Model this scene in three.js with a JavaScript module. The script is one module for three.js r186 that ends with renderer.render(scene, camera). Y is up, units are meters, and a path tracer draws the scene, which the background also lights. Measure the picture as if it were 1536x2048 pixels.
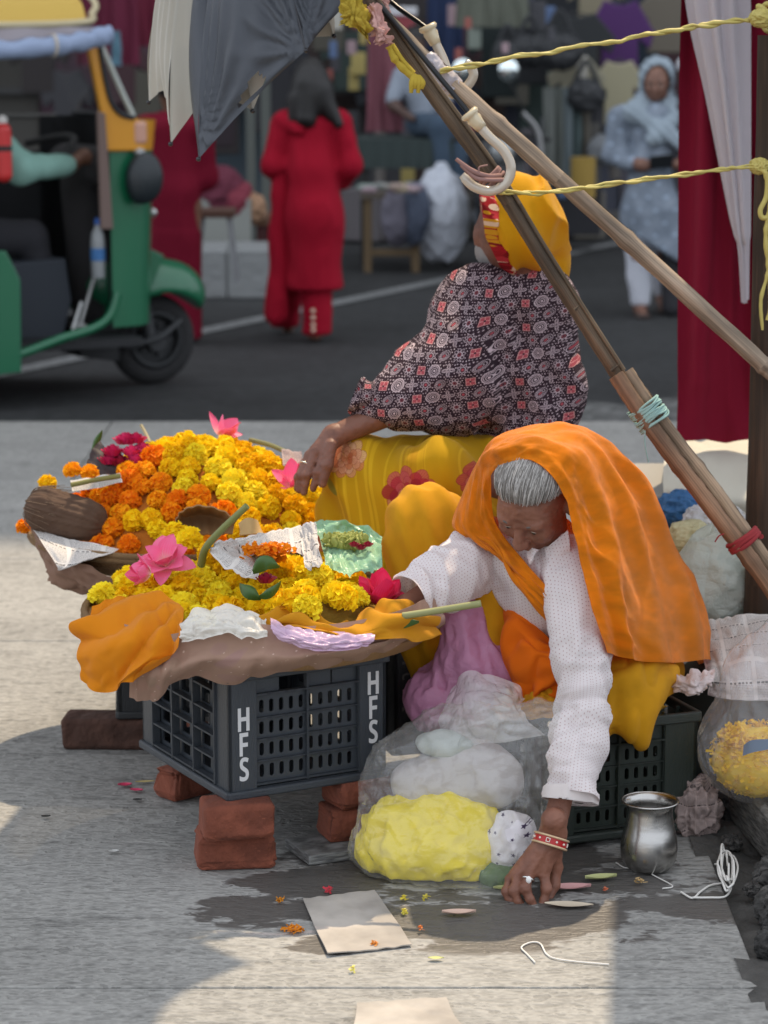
import * as THREE from 'three';
import { mergeGeometries } from 'three/addons/utils/BufferGeometryUtils.js';
import { RoundedBoxGeometry } from 'three/addons/geometries/RoundedBoxGeometry.js';
import { FontLoader } from 'three/addons/loaders/FontLoader.js';

// ---------- camera, sky, sun, exposure ----------
const scene = new THREE.Scene();
const F = 5000, EYE = 1.67, PITCH = -0.1883;
const camera = new THREE.PerspectiveCamera(23.15, 0.75, 0.1, 400);
camera.position.set(0, EYE, 0);
camera.rotation.x = PITCH;
camera.focus = 4.97;
camera.userData.fStop = 4.4;
scene.add(camera);
const renderer = new THREE.WebGLRenderer({ antialias: true });
renderer.setSize(768, 1024);
renderer.toneMapping = THREE.LinearToneMapping;
renderer.toneMappingExposure = 1.2;
renderer.shadowMap.enabled = true;
const SUN = new THREE.Vector3(0.15, 0.86, -0.47).normalize();
const sun = new THREE.DirectionalLight(0xffe8c6, 3.9);
sun.position.copy(SUN).multiplyScalar(40);
sun.castShadow = true;
sun.shadow.radius = 1.2;
sun.shadow.mapSize.set(4096, 4096);
Object.assign(sun.shadow.camera, { left: -14, right: 14, top: 14, bottom: -14, far: 90 });
scene.add(sun, sun.target);
{ // hazy bright sky, a little brighter round the sun
  const w = 128, h = 64, a = new Float32Array(w * h * 4);
  for (let j = 0; j < h; j++) for (let i = 0; i < w; i++) {
    const el = ((j + 0.5) / h - 0.5) * Math.PI, az = ((i + 0.5) / w - 0.5) * 2 * Math.PI;
    const v = new THREE.Vector3(Math.cos(el) * Math.cos(az), Math.sin(el), Math.cos(el) * Math.sin(az));
    const up = Math.max(0, v.y), glow = Math.pow(Math.max(0, v.dot(SUN)), 6), k = (j * w + i) * 4;
    const b = 0.97 + 0.15 * (1 - up) + 0.5 * glow;
    a[k] = b * (0.90 + 0.05 * glow); a[k + 1] = b * 0.96; a[k + 2] = b * (1.06 - 0.1 * glow); a[k + 3] = 1;
    if (v.y < 0) { a[k] = 0.3; a[k + 1] = 0.3; a[k + 2] = 0.29; }
  }
  const t = new THREE.DataTexture(a, w, h, THREE.RGBAFormat, THREE.FloatType);
  t.mapping = THREE.EquirectangularReflectionMapping; t.magFilter = THREE.LinearFilter; t.needsUpdate = true;
  scene.background = t; scene.environment = t;
}

// ---------- helpers ----------
const V = (x, y, z) => new THREE.Vector3(x, y, z);
const cP = Math.cos(PITCH), sP = Math.sin(PITCH);
const ray = (px, py) => { const x = (px - 768) / F, y = (1024 - py) / F; return V(x, y * cP + sP, y * sP - cP); };
const P = (px, py, d) => { const r = ray(px, py); return V(0, EYE, 0).addScaledVector(r, d / -r.z); };   // the point of the vertical plane at distance d
const G = (px, py, Y = 0) => { const r = ray(px, py); return V(0, EYE, 0).addScaledVector(r, (Y - EYE) / r.y); }; // the point at height Y
const rng = (s) => () => { s = (s + 0x6d2b79f5) | 0; let t = Math.imul(s ^ (s >>> 15), 1 | s); t = (t + Math.imul(t ^ (t >>> 7), 61 | t)) ^ t; return ((t ^ (t >>> 14)) >>> 0) / 4294967296; };
const R0 = rng(7), rr = (a, b, R = R0) => a + (b - a) * R();
const lerp = (a, b, t) => a + (b - a) * t, cl = (x, a = 0, b = 1) => Math.min(b, Math.max(a, x));
const ss = (a, b, x) => { const t = cl((x - a) / (b - a)); return t * t * (3 - 2 * t); };
const ORD = ['', 'second ', 'third ', 'fourth ', 'fifth ', 'sixth ', 'seventh ', 'eighth ', 'ninth ', 'tenth ', 'eleventh ', 'twelfth ', 'thirteenth ', 'fourteenth ', 'fifteenth ', 'sixteenth ', 'seventeenth ', 'eighteenth ', 'nineteenth ', 'twentieth ', 'twenty-first ', 'twenty-second ', 'twenty-third ', 'twenty-fourth ', 'twenty-fifth ', 'twenty-sixth ', 'twenty-seventh ', 'twenty-eighth ', 'twenty-ninth ', 'thirtieth ', 'thirty-first ', 'thirty-second ', 'thirty-third ', 'thirty-fourth ', 'thirty-fifth ', 'thirty-sixth ', 'thirty-seventh ', 'thirty-eighth '];
function labelByMarks(list, marks, make) {                            // each thing is named by the landmark nearest to it and by its rank from there
  const by = {}; for (const o of list) { const m = marks.map((q) => [o.position.distanceTo(q[1]), q[0]]).sort((a, b) => a[0] - b[0])[0]; (by[m[1] + '|' + make(o, '', '')] ??= []).push([m[0], o, m[1]]); }
  for (const k in by) by[k].sort((a, b) => a[0] - b[0]).forEach(([, o, m], i) => { o.userData.label = make(o, ORD[Math.min(i, ORD.length - 1)] + (i ? 'nearest to ' : 'closest to '), m); });
}
const hash = (x, y, z) => { let h = Math.imul(x, 374761393) ^ Math.imul(y, 668265263) ^ Math.imul(z, 2147483647 - 1274126177); h = Math.imul(h ^ (h >>> 13), 1274126177); return ((h ^ (h >>> 16)) >>> 0) / 4294967296; };
function noise(x, y, z = 0) {                                         // smooth value noise, -1..1
  const X = Math.floor(x), Y = Math.floor(y), Z = Math.floor(z); let u = x - X, v = y - Y, w = z - Z;
  u = u * u * (3 - 2 * u); v = v * v * (3 - 2 * v); w = w * w * (3 - 2 * w);
  const f = (a, b, c) => hash(X + a, Y + b, Z + c);
  return 2 * lerp(lerp(lerp(f(0, 0, 0), f(1, 0, 0), u), lerp(f(0, 1, 0), f(1, 1, 0), u), v), lerp(lerp(f(0, 0, 1), f(1, 0, 1), u), lerp(f(0, 1, 1), f(1, 1, 1), u), v), w) - 1;
}
const fbm = (x, y, z = 0, n = 4) => { let s = 0, a = 0.5; for (let i = 0; i < n; i++) { s += a * noise(x, y, z); x = x * 2.03 + 17.1; y = y * 2.03 + 3.7; z = z * 2.03 + 9.2; a *= 0.5; } return s; };
const ridge = (x) => 1 - Math.abs(2 * (x - Math.floor(x)) - 1);       // triangle wave 0..1
const used = {};
const numbered = (n) => { const k = used[n] = (used[n] ?? -1) + 1; return k ? n + '_' + String(k).padStart(3, '0') : n; };
function tag(o, label, category, group, kind) {
  Object.assign(o.userData, { label, category }); if (group) o.userData.group = group; if (kind) o.userData.kind = kind; return o;
}
const shade = (o) => { o.castShadow = o.receiveShadow = true; return o; };
function thing(name, label, category, p = V(0, 0, 0), group) {        // a Group at the thing's base; its children are its parts
  const o = new THREE.Group(); o.name = numbered(name); o.position.copy(p); scene.add(o); return tag(o, label, category, group);
}
function part(parent, name, geo, mat, label) {                        // geo in world axes: moved to the parent's origin
  let x = 0, y = 0, z = 0; for (let q = parent; q && q !== scene; q = q.parent) { x += q.position.x; y += q.position.y; z += q.position.z; }
  if (Array.isArray(geo)) geo = merge(geo);
  geo.translate(-x, -y, -z);
  const m = shade(new THREE.Mesh(geo, mat)); m.name = name; if (label) m.userData.label = label; parent.add(m); return m;
}
function local(parent, name, geo, mat, label) {                       // geo in the parent's own axes
  if (Array.isArray(geo)) geo = merge(geo);
  const m = shade(new THREE.Mesh(geo, mat)); m.name = name; if (label) m.userData.label = label; parent.add(m); return m;
}
function solo(name, geo, mat, label, category, group, p) {            // a thing that is one mesh (geo in world axes, or placed at p)
  if (Array.isArray(geo)) geo = merge(geo);
  if (!p) { geo.computeBoundingBox(); const b = geo.boundingBox; p = V((b.min.x + b.max.x) / 2, b.min.y, (b.min.z + b.max.z) / 2); geo.translate(-p.x, -p.y, -p.z); }
  const m = shade(new THREE.Mesh(geo, mat)); m.name = numbered(name); m.position.copy(p); scene.add(m); return tag(m, label, category, group);
}
function struct(name, geo, mat, parent) {
  if (Array.isArray(geo)) geo = merge(geo);
  const m = shade(new THREE.Mesh(geo, mat)); m.name = parent ? name : numbered(name); (parent || scene).add(m); if (!parent) m.userData.kind = 'structure'; return m;
}
function merge(list) {
  return mergeGeometries(list.map((g) => { g = g.index ? g.toNonIndexed() : g; for (const k of Object.keys(g.attributes)) if (!['position', 'normal', 'uv', 'color'].includes(k)) g.deleteAttribute(k); if (!g.attributes.uv) g.setAttribute('uv', new THREE.BufferAttribute(new Float32Array(g.attributes.position.count * 2), 2)); return g; }));
}
const std = (color, o = {}) => new THREE.MeshStandardMaterial({ color, roughness: 0.8, side: THREE.DoubleSide, ...o });
const phy = (color, o = {}) => new THREE.MeshPhysicalMaterial({ color, roughness: 0.6, side: THREE.DoubleSide, ...o });
const lin = (r, g, b) => new THREE.Color().setRGB(r, g, b);
function canvasTex(w, h, draw, srgb = true, rep) {
  const c = document.createElement('canvas'); c.width = w; c.height = h; draw(c.getContext('2d'), w, h);
  const t = new THREE.CanvasTexture(c); if (srgb) t.colorSpace = THREE.SRGBColorSpace; t.wrapS = t.wrapT = THREE.RepeatWrapping; if (rep) t.repeat.set(rep[0], rep[1]); return t;
}
function dataTex(w, h, f, srgb = true, rep) {                          // f(u, v, x, y) gives a grey or [r, g, b] in 0..1
  const a = new Uint8Array(w * h * 4);
  for (let y = 0; y < h; y++) for (let x = 0; x < w; x++) { const v = f(x / w, y / h, x, y), k = (y * w + x) * 4; for (let c = 0; c < 3; c++) a[k + c] = 255 * cl(v.length ? v[c] : v); a[k + 3] = 255; }
  const t = new THREE.DataTexture(a, w, h, THREE.RGBAFormat); if (srgb) t.colorSpace = THREE.SRGBColorSpace; t.wrapS = t.wrapT = THREE.RepeatWrapping; t.magFilter = THREE.LinearFilter; t.minFilter = THREE.LinearMipmapLinearFilter; t.generateMipmaps = true; t.needsUpdate = true; if (rep) t.repeat.set(rep[0], rep[1]); return t;
}
const withRep = (t, x, y) => { const c = t.clone(); c.repeat.set(x, y); c.needsUpdate = true; return c; };
// tiling noise: sampled on a torus of period n cells
const tile = (u, v, n, seed = 0) => { const x = u * n, y = v * n, X = Math.floor(x), Y = Math.floor(y); let a = x - X, b = y - Y; a = a * a * (3 - 2 * a); b = b * b * (3 - 2 * b); const h = (i, j) => hash(((X + i) % n + n) % n, ((Y + j) % n + n) % n, seed); return lerp(lerp(h(0, 0), h(1, 0), a), lerp(h(0, 1), h(1, 1), a), b); };
const tileF = (u, v, n, seed = 0, oct = 4) => { let s = 0, a = 0.5, t = 0; for (let i = 0; i < oct; i++) { s += a * tile(u, v, n, seed + i); t += a; n *= 2; a *= 0.5; } return s / t; };

function bx(w, h, d, x = 0, y = 0, z = 0, r = 0) { const g = r ? new RoundedBoxGeometry(w, h, d, 2, r) : new THREE.BoxGeometry(w, h, d); g.translate(x, y, z); return g; }
function grid(nu, nv, f, closeU = false) {                             // indexed sheet; f(u, v) -> Vector3; uv follows the lengths of its middle lines (metres)
  const pos = [], uv = [], idx = [], pts = [];
  for (let j = 0; j <= nv; j++) for (let i = 0; i <= nu; i++) pts.push(f(i / nu, j / nv));
  const at = (i, j) => pts[j * (nu + 1) + i];
  const jm = nv >> 1, im = nu >> 1, U = [0], W = [0];
  for (let i = 1; i <= nu; i++) U.push(U[i - 1] + at(i, jm).distanceTo(at(i - 1, jm)));
  for (let j = 1; j <= nv; j++) W.push(W[j - 1] + at(im, j).distanceTo(at(im, j - 1)));
  for (let j = 0; j <= nv; j++) for (let i = 0; i <= nu; i++) { const p = at(i, j); pos.push(p.x, p.y, p.z); uv.push(U[i], W[j]); }
  for (let j = 0; j < nv; j++) for (let i = 0; i < nu; i++) { const a = j * (nu + 1) + i, b = a + 1, c = a + nu + 1, d = c + 1; idx.push(a, b, d, a, d, c); }
  const g = new THREE.BufferGeometry(); g.setAttribute('position', new THREE.Float32BufferAttribute(pos, 3)); g.setAttribute('uv', new THREE.Float32BufferAttribute(uv, 2)); g.setIndex(idx); g.computeVertexNormals();
  if (closeU) { const n = g.attributes.normal; for (let j = 0; j <= nv; j++) { const a = j * (nu + 1), b = a + nu, s = V(n.getX(a) + n.getX(b), n.getY(a) + n.getY(b), n.getZ(a) + n.getZ(b)).normalize(); n.setXYZ(a, s.x, s.y, s.z); n.setXYZ(b, s.x, s.y, s.z); } }
  return g;
}
const cr = (a, b, c, d, t) => 0.5 * (2 * b + (c - a) * t + (2 * a - 5 * b + 4 * c - d) * t * t + (3 * b - a - 3 * c + d) * t * t * t);
function crv(pts, t) {                                                 // Catmull-Rom through points, t in 0..1
  const n = pts.length - 1, x = cl(t) * n, i = Math.min(n - 1, Math.floor(x)), f = x - i, q = (k) => pts[cl(k, 0, n)];
  const A = i ? q(i - 1) : q(0).clone().multiplyScalar(2).sub(q(1)), B = q(i), C = q(i + 1), D = i + 2 <= n ? q(i + 2) : C.clone().multiplyScalar(2).sub(B);
  return V(cr(A.x, B.x, C.x, D.x, f), cr(A.y, B.y, C.y, D.y, f), cr(A.z, B.z, C.z, D.z, f));
}
// cloth sheet through rows of control points; fold(u, v) moves it along its normal, thick gives it a second side
function sheet(rows, nu, nv, fold, thick = 0) {
  const f = (u, v) => crv(rows.map((r) => crv(r, u)), v), e = 1e-3;
  const h = (u, v, off = 0) => {
    const p = f(u, v), k = (fold ? fold(u, v) : 0) + off; if (!k) return p;
    const a = f(Math.min(1, u + e), v).sub(f(Math.max(0, u - e), v)), b = f(u, Math.min(1, v + e)).sub(f(u, Math.max(0, v - e)));
    return p.addScaledVector(a.cross(b).normalize(), k);
  };
  const g = grid(nu, nv, h);
  if (!thick) return g;
  const ring = []; for (let i = 0; i <= nu; i++) ring.push([i / nu, 0]); for (let j = 1; j <= nv; j++) ring.push([1, j / nv]); for (let i = nu - 1; i >= 0; i--) ring.push([i / nu, 1]); for (let j = nv - 1; j >= 0; j--) ring.push([0, j / nv]);
  const rim = grid(ring.length - 1, 1, (u, v) => { const [a, b] = ring[Math.round(u * (ring.length - 1))]; return h(a, b, -thick * v); });
  return merge([g, grid(nu, nv, (u, v) => h(u, v, -thick)), rim]);
}
const PX = (list) => list.map((q) => P(q[0], q[1], q[2]));
// tube along points; radius r(t, angle) or [radii]; closed ends
function tube(pts, r, nu = 10, nv = 24, cap = true, squash = 1) {
  const fr = [], T = (t) => crv(pts, Math.min(1, t + 1e-3)).sub(crv(pts, Math.max(0, t - 1e-3))).normalize();
  const rad = typeof r === 'function' ? r : Array.isArray(r) ? (t) => { const x = t * (r.length - 1), i = Math.min(r.length - 2, Math.floor(x)); return lerp(r[i], r[i + 1], x - i); } : () => r;
  let t0 = T(0), n = Math.abs(t0.y) < 0.9 ? V(0, 1, 0) : V(0, 0, 1); n.addScaledVector(t0, -n.dot(t0)).normalize();
  for (let j = 0; j <= nv; j++) { const t = T(j / nv); n.addScaledVector(t, -n.dot(t)).normalize(); fr.push([crv(pts, j / nv), n.clone(), t.clone().cross(n)]); }
  const g = grid(nu, nv, (u, v) => { const [c, a, b] = fr[Math.round(v * nv)], th = u * 2 * Math.PI, q = rad(v, th); return c.clone().addScaledVector(a, Math.cos(th) * q).addScaledVector(b, Math.sin(th) * q * squash); }, true);
  if (!cap) return g;
  const caps = [0, nv].map((j) => grid(nu, 1, (u, v) => { const [c, a, b] = fr[j], th = u * 2 * Math.PI, q = rad(j / nv, th) * v; return c.clone().addScaledVector(a, Math.cos(th) * q).addScaledVector(b, Math.sin(th) * q * squash); }));
  return merge([g, ...caps]);
}
// ---------- bodies as distance fields, meshed by surface nets ----------
const cap = (a, b, ra, rb = ra, k) => ({ a, b, ra, rb, k });
const ell = (c, r, q, k) => ({ c, r, q: q ? q.clone().invert() : null, k });
function field(prims, k = 0.03) {
  const t = V(0, 0, 0);
  const fs = prims.map((p) => {
    if (p.c) return (x, y, z) => { t.set(x - p.c.x, y - p.c.y, z - p.c.z); if (p.q) t.applyQuaternion(p.q); const [a, b, c] = p.r, k0 = Math.hypot(t.x / a, t.y / b, t.z / c), k1 = Math.hypot(t.x / a / a, t.y / b / b, t.z / c / c); return k1 < 1e-9 ? -Math.min(a, b, c) : k0 * (k0 - 1) / k1; };
    const { a, b, ra, rb } = p, dx = b.x - a.x, dy = b.y - a.y, dz = b.z - a.z, L = dx * dx + dy * dy + dz * dz || 1e-9;
    return (x, y, z) => { const px = x - a.x, py = y - a.y, pz = z - a.z, s = cl((px * dx + py * dy + pz * dz) / L); return Math.hypot(px - dx * s, py - dy * s, pz - dz * s) - ra - (rb - ra) * s; };
  });
  return (x, y, z) => {
    let d = 1e9;
    for (let i = 0; i < fs.length; i++) { const e = fs[i](x, y, z), p = prims[i], kk = p.k ?? k; if (p.cut) { const h = Math.max(kk - Math.abs(d + e), 0) / kk; d = Math.max(d, -e) + h * h * kk / 4; } else if (d > 1e8) d = e; else { const h = Math.max(kk - Math.abs(d - e), 0) / kk; d = Math.min(d, e) - h * h * kk / 4; } }
    return d;
  };
}
function bounds(prims, m = 0.03) {
  const b = new THREE.Box3();
  for (const p of prims) if (!p.cut) for (const [c, r] of p.c ? [[p.c, Math.max(...p.r)]] : [[p.a, p.ra], [p.b, p.rb]]) { b.expandByPoint(c.clone().addScalar(r + m)); b.expandByPoint(c.clone().addScalar(-r - m)); }
  return b;
}
function nets(f, box, cell, uvf) {
  const n = box.max.clone().sub(box.min).divideScalar(cell).ceil().addScalar(1), nx = n.x | 0, ny = n.y | 0, nz = n.z | 0, o = box.min;
  const g = new Float32Array(nx * ny * nz), vi = new Int32Array(nx * ny * nz).fill(-1), pos = [], idx = [];
  const at = (i, j, k) => (k * ny + j) * nx + i;
  // coarse pass skips cells far from the surface
  const st = 4, far = new Float32Array(Math.ceil(nx / st) * Math.ceil(ny / st) * Math.ceil(nz / st)), cx = Math.ceil(nx / st), cy = Math.ceil(ny / st);
  for (let k = 0; k < nz; k += st) for (let j = 0; j < ny; j += st) for (let i = 0; i < nx; i += st) {
    const d = f(o.x + (i + 1.5) * cell, o.y + (j + 1.5) * cell, o.z + (k + 1.5) * cell), skip = Math.abs(d) > cell * 7;
    for (let c = k; c < Math.min(nz, k + st); c++) for (let b = j; b < Math.min(ny, j + st); b++) for (let a = i; a < Math.min(nx, i + st); a++) g[at(a, b, c)] = skip ? d : f(o.x + a * cell, o.y + b * cell, o.z + c * cell);
  }
  const E = [[0, 1], [2, 3], [4, 5], [6, 7], [0, 2], [1, 3], [4, 6], [5, 7], [0, 4], [1, 5], [2, 6], [3, 7]], v = new Float32Array(8);
  for (let k = 0; k < nz - 1; k++) for (let j = 0; j < ny - 1; j++) for (let i = 0; i < nx - 1; i++) {
    let m = 0; for (let c = 0; c < 8; c++) { v[c] = g[at(i + (c & 1), j + ((c >> 1) & 1), k + (c >> 2))]; if (v[c] < 0) m |= 1 << c; }
    if (m === 0 || m === 255) continue;
    let x = 0, y = 0, z = 0, q = 0;
    for (const [a, b] of E) if ((v[a] < 0) !== (v[b] < 0)) { const t = v[a] / (v[a] - v[b]); x += lerp(a & 1, b & 1, t); y += lerp((a >> 1) & 1, (b >> 1) & 1, t); z += lerp(a >> 2, b >> 2, t); q++; }
    vi[at(i, j, k)] = pos.length / 3; pos.push(o.x + (i + x / q) * cell, o.y + (j + y / q) * cell, o.z + (k + z / q) * cell);
  }
  const quad = (a, b, c, d, flip) => { if (a < 0 || b < 0 || c < 0 || d < 0) return; flip ? idx.push(a, c, b, a, d, c) : idx.push(a, b, c, a, c, d); };
  for (let k = 1; k < nz - 1; k++) for (let j = 1; j < ny - 1; j++) for (let i = 1; i < nx - 1; i++) {
    const s = g[at(i, j, k)] < 0;
    if (s !== g[at(i + 1, j, k)] < 0) quad(vi[at(i, j, k)], vi[at(i, j - 1, k)], vi[at(i, j - 1, k - 1)], vi[at(i, j, k - 1)], s);
    if (s !== g[at(i, j + 1, k)] < 0) quad(vi[at(i, j, k)], vi[at(i, j, k - 1)], vi[at(i - 1, j, k - 1)], vi[at(i - 1, j, k)], s);
    if (s !== g[at(i, j, k + 1)] < 0) quad(vi[at(i, j, k)], vi[at(i - 1, j, k)], vi[at(i - 1, j - 1, k)], vi[at(i, j - 1, k)], s);
  }
  const geo = new THREE.BufferGeometry(); geo.setAttribute('position', new THREE.Float32BufferAttribute(pos, 3)); geo.setIndex(idx); geo.computeVertexNormals();
  const uv = []; for (let i = 0; i < pos.length; i += 3) { const q = uvf ? uvf(pos[i], pos[i + 1], pos[i + 2]) : [pos[i] * 0.92 + pos[i + 2] * 0.39, pos[i + 1] + pos[i + 2] * 0.1]; uv.push(q[0], q[1]); }
  geo.setAttribute('uv', new THREE.Float32BufferAttribute(uv, 2)); return geo;
}
function flesh(prims, { cell = 0.01, k = 0.03, disp, uv, clip } = {}) {
  const f = field(prims, k), h = disp || clip ? (x, y, z) => { let d = f(x, y, z); if (disp && Math.abs(d) < 0.09) d -= disp(x, y, z); if (clip) d = Math.max(d, clip(x, y, z)); return d; } : f;
  return nets(h, bounds(prims, 0.02 + cell * 3), cell, uv);
}
// crumpled closed form: an icosphere pushed about
function crumple(c, r, amp, freq, seed, detail = 5, sharp = true, shape) {
  const g = new THREE.IcosahedronGeometry(1, detail * 4), p = g.attributes.position, v = V(0, 0, 0), uv = [];
  for (let i = 0; i < p.count; i++) {
    v.fromBufferAttribute(p, i).normalize();
    const n1 = noise(v.x * freq + seed, v.y * freq, v.z * freq), n2 = noise(v.x * freq * 2.3, v.y * freq * 2.3 + seed, v.z * freq * 2.3);
    const n = sharp ? 0.5 - Math.abs(n1) + 0.5 * (0.5 - Math.abs(n2)) : n1 + 0.4 * n2, s = (shape ? shape(v) : 1) * (1 + amp * n);
    uv.push(Math.atan2(v.z, v.x) * 0.1, v.y * 0.1);
    p.setXYZ(i, c.x + v.x * r[0] * s, c.y + v.y * r[1] * s, c.z + v.z * r[2] * s);
  }
  g.setAttribute('uv', new THREE.Float32BufferAttribute(uv, 2));
  return smooth(g);
}
function smooth(g) {                                                   // join equal corners, then smooth normals
  const p = g.attributes.position, map = new Map(), idx = [], pos = [], uv = [], u = g.attributes.uv;
  for (let i = 0; i < p.count; i++) { const k = [p.getX(i), p.getY(i), p.getZ(i)].map((x) => Math.round(x * 1e5)).join(); let j = map.get(k); if (j === undefined) { j = pos.length / 3; map.set(k, j); pos.push(p.getX(i), p.getY(i), p.getZ(i)); uv.push(u ? u.getX(i) : 0, u ? u.getY(i) : 0); } idx.push(j); }
  const o = new THREE.BufferGeometry(); o.setAttribute('position', new THREE.Float32BufferAttribute(pos, 3)); o.setAttribute('uv', new THREE.Float32BufferAttribute(uv, 2)); o.setIndex(idx); o.computeVertexNormals(); return o;
}
const qEuler = (x, y, z) => new THREE.Quaternion().setFromEuler(new THREE.Euler(x, y, z, 'YXZ'));
const place = (g, p, q, s = 1) => { if (s !== 1) g.scale(s, s, s); if (q) g.applyQuaternion(q); g.translate(p.x, p.y, p.z); return g; };
const font = await new FontLoader().loadAsync('fonts/droid/droid_sans_bold.typeface.json');
function letters(text, size, sx = 1) { const g = new THREE.ShapeGeometry(font.generateShapes(text, size), 4); g.computeBoundingBox(); const b = g.boundingBox; g.translate(-(b.min.x + b.max.x) / 2, -(b.min.y + b.max.y) / 2, 0); g.scale(sx, 1, 1); return g; }
// shared weaves and grains
const weave = dataTex(128, 128, (u, v, x, y) => 0.5 + 0.25 * Math.sin(x * Math.PI / 2) * (((y >> 2) + (x >> 2)) & 1 ? 1 : 0.2) + 0.25 * Math.sin(y * Math.PI / 2) * (((y >> 2) + (x >> 2)) & 1 ? 0.2 : 1), false);
const grain = dataTex(512, 512, (u, v) => tileF(u, v, 8, 3, 6), false);
const crumpled = dataTex(512, 512, (u, v) => { let s = 0, a = .5; for (let i = 0, n = 5; i < 4; i++, n *= 2, a *= .55) { const w = tile(u, v, n, 200 + i) - .5, z = tile((u + .37) % 1, (v + .61) % 1, n, 240 + i) - .5; s += a * (1 - 2.6 * Math.min(Math.abs(w), Math.abs(z))); } return s; }, false);
const clothy = (color, o = {}) => phy(color, { roughness: 0.9, specularIntensity: 0.35, bumpMap: withRep(weave, 55, 55), bumpScale: 0.0004, ...o });
// ---------- ground ----------
function n2(x, y, s = 0) { const X = Math.floor(x), Y = Math.floor(y); let a = x - X, b = y - Y; a = a * a * (3 - 2 * a); b = b * b * (3 - 2 * b); const u = hash(X, Y, s), v = hash(X + 1, Y, s), w = hash(X, Y + 1, s), z = hash(X + 1, Y + 1, s); return lerp(lerp(u, v, a), lerp(w, z, a), b) * 2 - 1; }
const f2 = (x, y, n = 4, s = 0) => { let t = 0, a = 0.5; for (let i = 0; i < n; i++) { t += a * n2(x, y, s + i); x = x * 2.07 + 5.3; y = y * 2.07 + 1.9; a *= 0.5; } return t; };
// broom-finished concrete: drag marks run along x
function concreteAt(x, z) {
  const w = z + 0.006 * n2(x * 4, z * 6, 5), streak = 1.5 * f2(x * 32, w * 84, 4, 11), fine = 1.5 * f2(x * 90, z * 160, 2, 21), low = f2(x * 1.7, z * 2.3, 4, 31), pit = ss(0.28, 0.62, streak + 0.3 * fine);
  const groove = ss(0.15, 0.8, n2(x * 5, w * 48, 77)) * ss(-0.2, 0.3, n2(x * 13, z * 20, 78));
  const h = 0.6 + 0.3 * streak + 0.12 * fine - 0.45 * pit - 0.3 * groove;
  const c = 0.29 + 0.06 * low + 0.085 * streak + 0.07 * fine - 0.13 * pit - 0.06 * groove + 0.012 * n2(x * 300, z * 300, 3);
  return [c, h];
}
const slabMat = (x0, z0, w, d, n, stain) => {
  const m = Math.round(n * d / w), H = new Uint8Array(n * m * 4), C = new Uint8Array(n * m * 4), Q = new Uint8Array(n * m * 4);
  for (let j = 0; j < m; j++) for (let i = 0; i < n; i++) {
    const x = x0 + w * (i + 0.5) / n, z = z0 - d * (j + 0.5) / m, k = (j * n + i) * 4; let [c, h] = concreteAt(x, -z), rough = 0.93, t = [1, 0.98, 0.925];
    if (stain) { const s = stain(x, -z, h); c = lerp(c, lerp(c, .3, .65) * .30, s[0]); rough = lerp(rough, 0.5, s[0]); if (s[0] > 0) t = [1, lerp(0.985, 0.93, s[0]), lerp(0.945, 0.86, s[0])]; c = lerp(c, 0.62, s[1]); h = lerp(h, h * 0.7 + 0.1, s[0]); }
    for (let q = 0; q < 3; q++) { const l = c * t[q]; C[k + q] = 255 * cl(l <= 0.0031 ? l * 12.92 : 1.055 * Math.pow(l, 1 / 2.4) - 0.055); H[k + q] = 255 * cl(h); Q[k + q] = 255 * rough; }
    C[k + 3] = H[k + 3] = Q[k + 3] = 255;
  }
  const tx = (a, srgb) => { const t = new THREE.DataTexture(a, n, m, THREE.RGBAFormat); if (srgb) t.colorSpace = THREE.SRGBColorSpace; t.magFilter = THREE.LinearFilter; t.minFilter = THREE.LinearMipmapLinearFilter; t.generateMipmaps = true; t.wrapS = t.wrapT = THREE.MirroredRepeatWrapping; t.needsUpdate = true; return t; };
  return std(0xffffff, { map: tx(C, true), bumpMap: tx(H), bumpScale: 0.006, roughnessMap: stain ? tx(Q) : null, roughness: stain ? 1 : 0.93 });
};
const JOINT = -G(768, 1975).z;
const wetSpots = [[520, 1815, 0.14, 0.10], [640, 1770, 0.16, 0.12], [800, 1830, 0.22, 0.17], [960, 1850, 0.2, 0.13], [1130, 1830, 0.2, 0.15], [1250, 1760, 0.2, 0.13], [1390, 1810, 0.16, 0.10], [660, 1890, 0.08, 0.07], [800, 1725, 0.26, 0.1], [1060, 1720, 0.26, 0.12]].map(([a, b, r, q]) => [G(a, b).x, -G(a, b).z, r, q]);
const wet = (x, d, h) => {
  let m = -1; for (const [a, b, r, q] of wetSpots) m = Math.max(m, 1 - Math.hypot((x - a) / r, (d - b) / q));
  const s = ss(0.02, 0.2, m + 0.9 * f2(x * 10, d * 15, 5, 41) + 0.5 * (0.55 - h)) * ss(-0.35, -0.1, m), a = x + 0.40, b = d - 5.05;
  const chalk = ss(0.10, 0.42, f2(x * 10, d * 22, 4, 51)) * ss(0.3, 0.0, Math.hypot(a / 0.9, b / 0.75)) * 0.5 * (h > 0.45 ? 1 : 0.3);
  return [s * 0.95, chalk * (1 - s)];
};
const EDGE = 0.675;
const ground = (() => {
  const m = std(lin(0.048, 0.050, 0.052), { map: dataTex(512, 512, (u, v) => 0.72 + 0.32 * (tileF(u, v, 6, 1, 5) - 0.5) + 0.25 * (tile(u, v, 128, 9) - 0.5), true, [60, 60]), bumpMap: withRep(grain, 300, 300), bumpScale: 0.004, roughness: 0.86 });
  const g = new THREE.PlaneGeometry(240, 240); g.rotateX(-Math.PI / 2); g.translate(0, -0.10, -60);
  return struct('road', g, m);
})();
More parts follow.
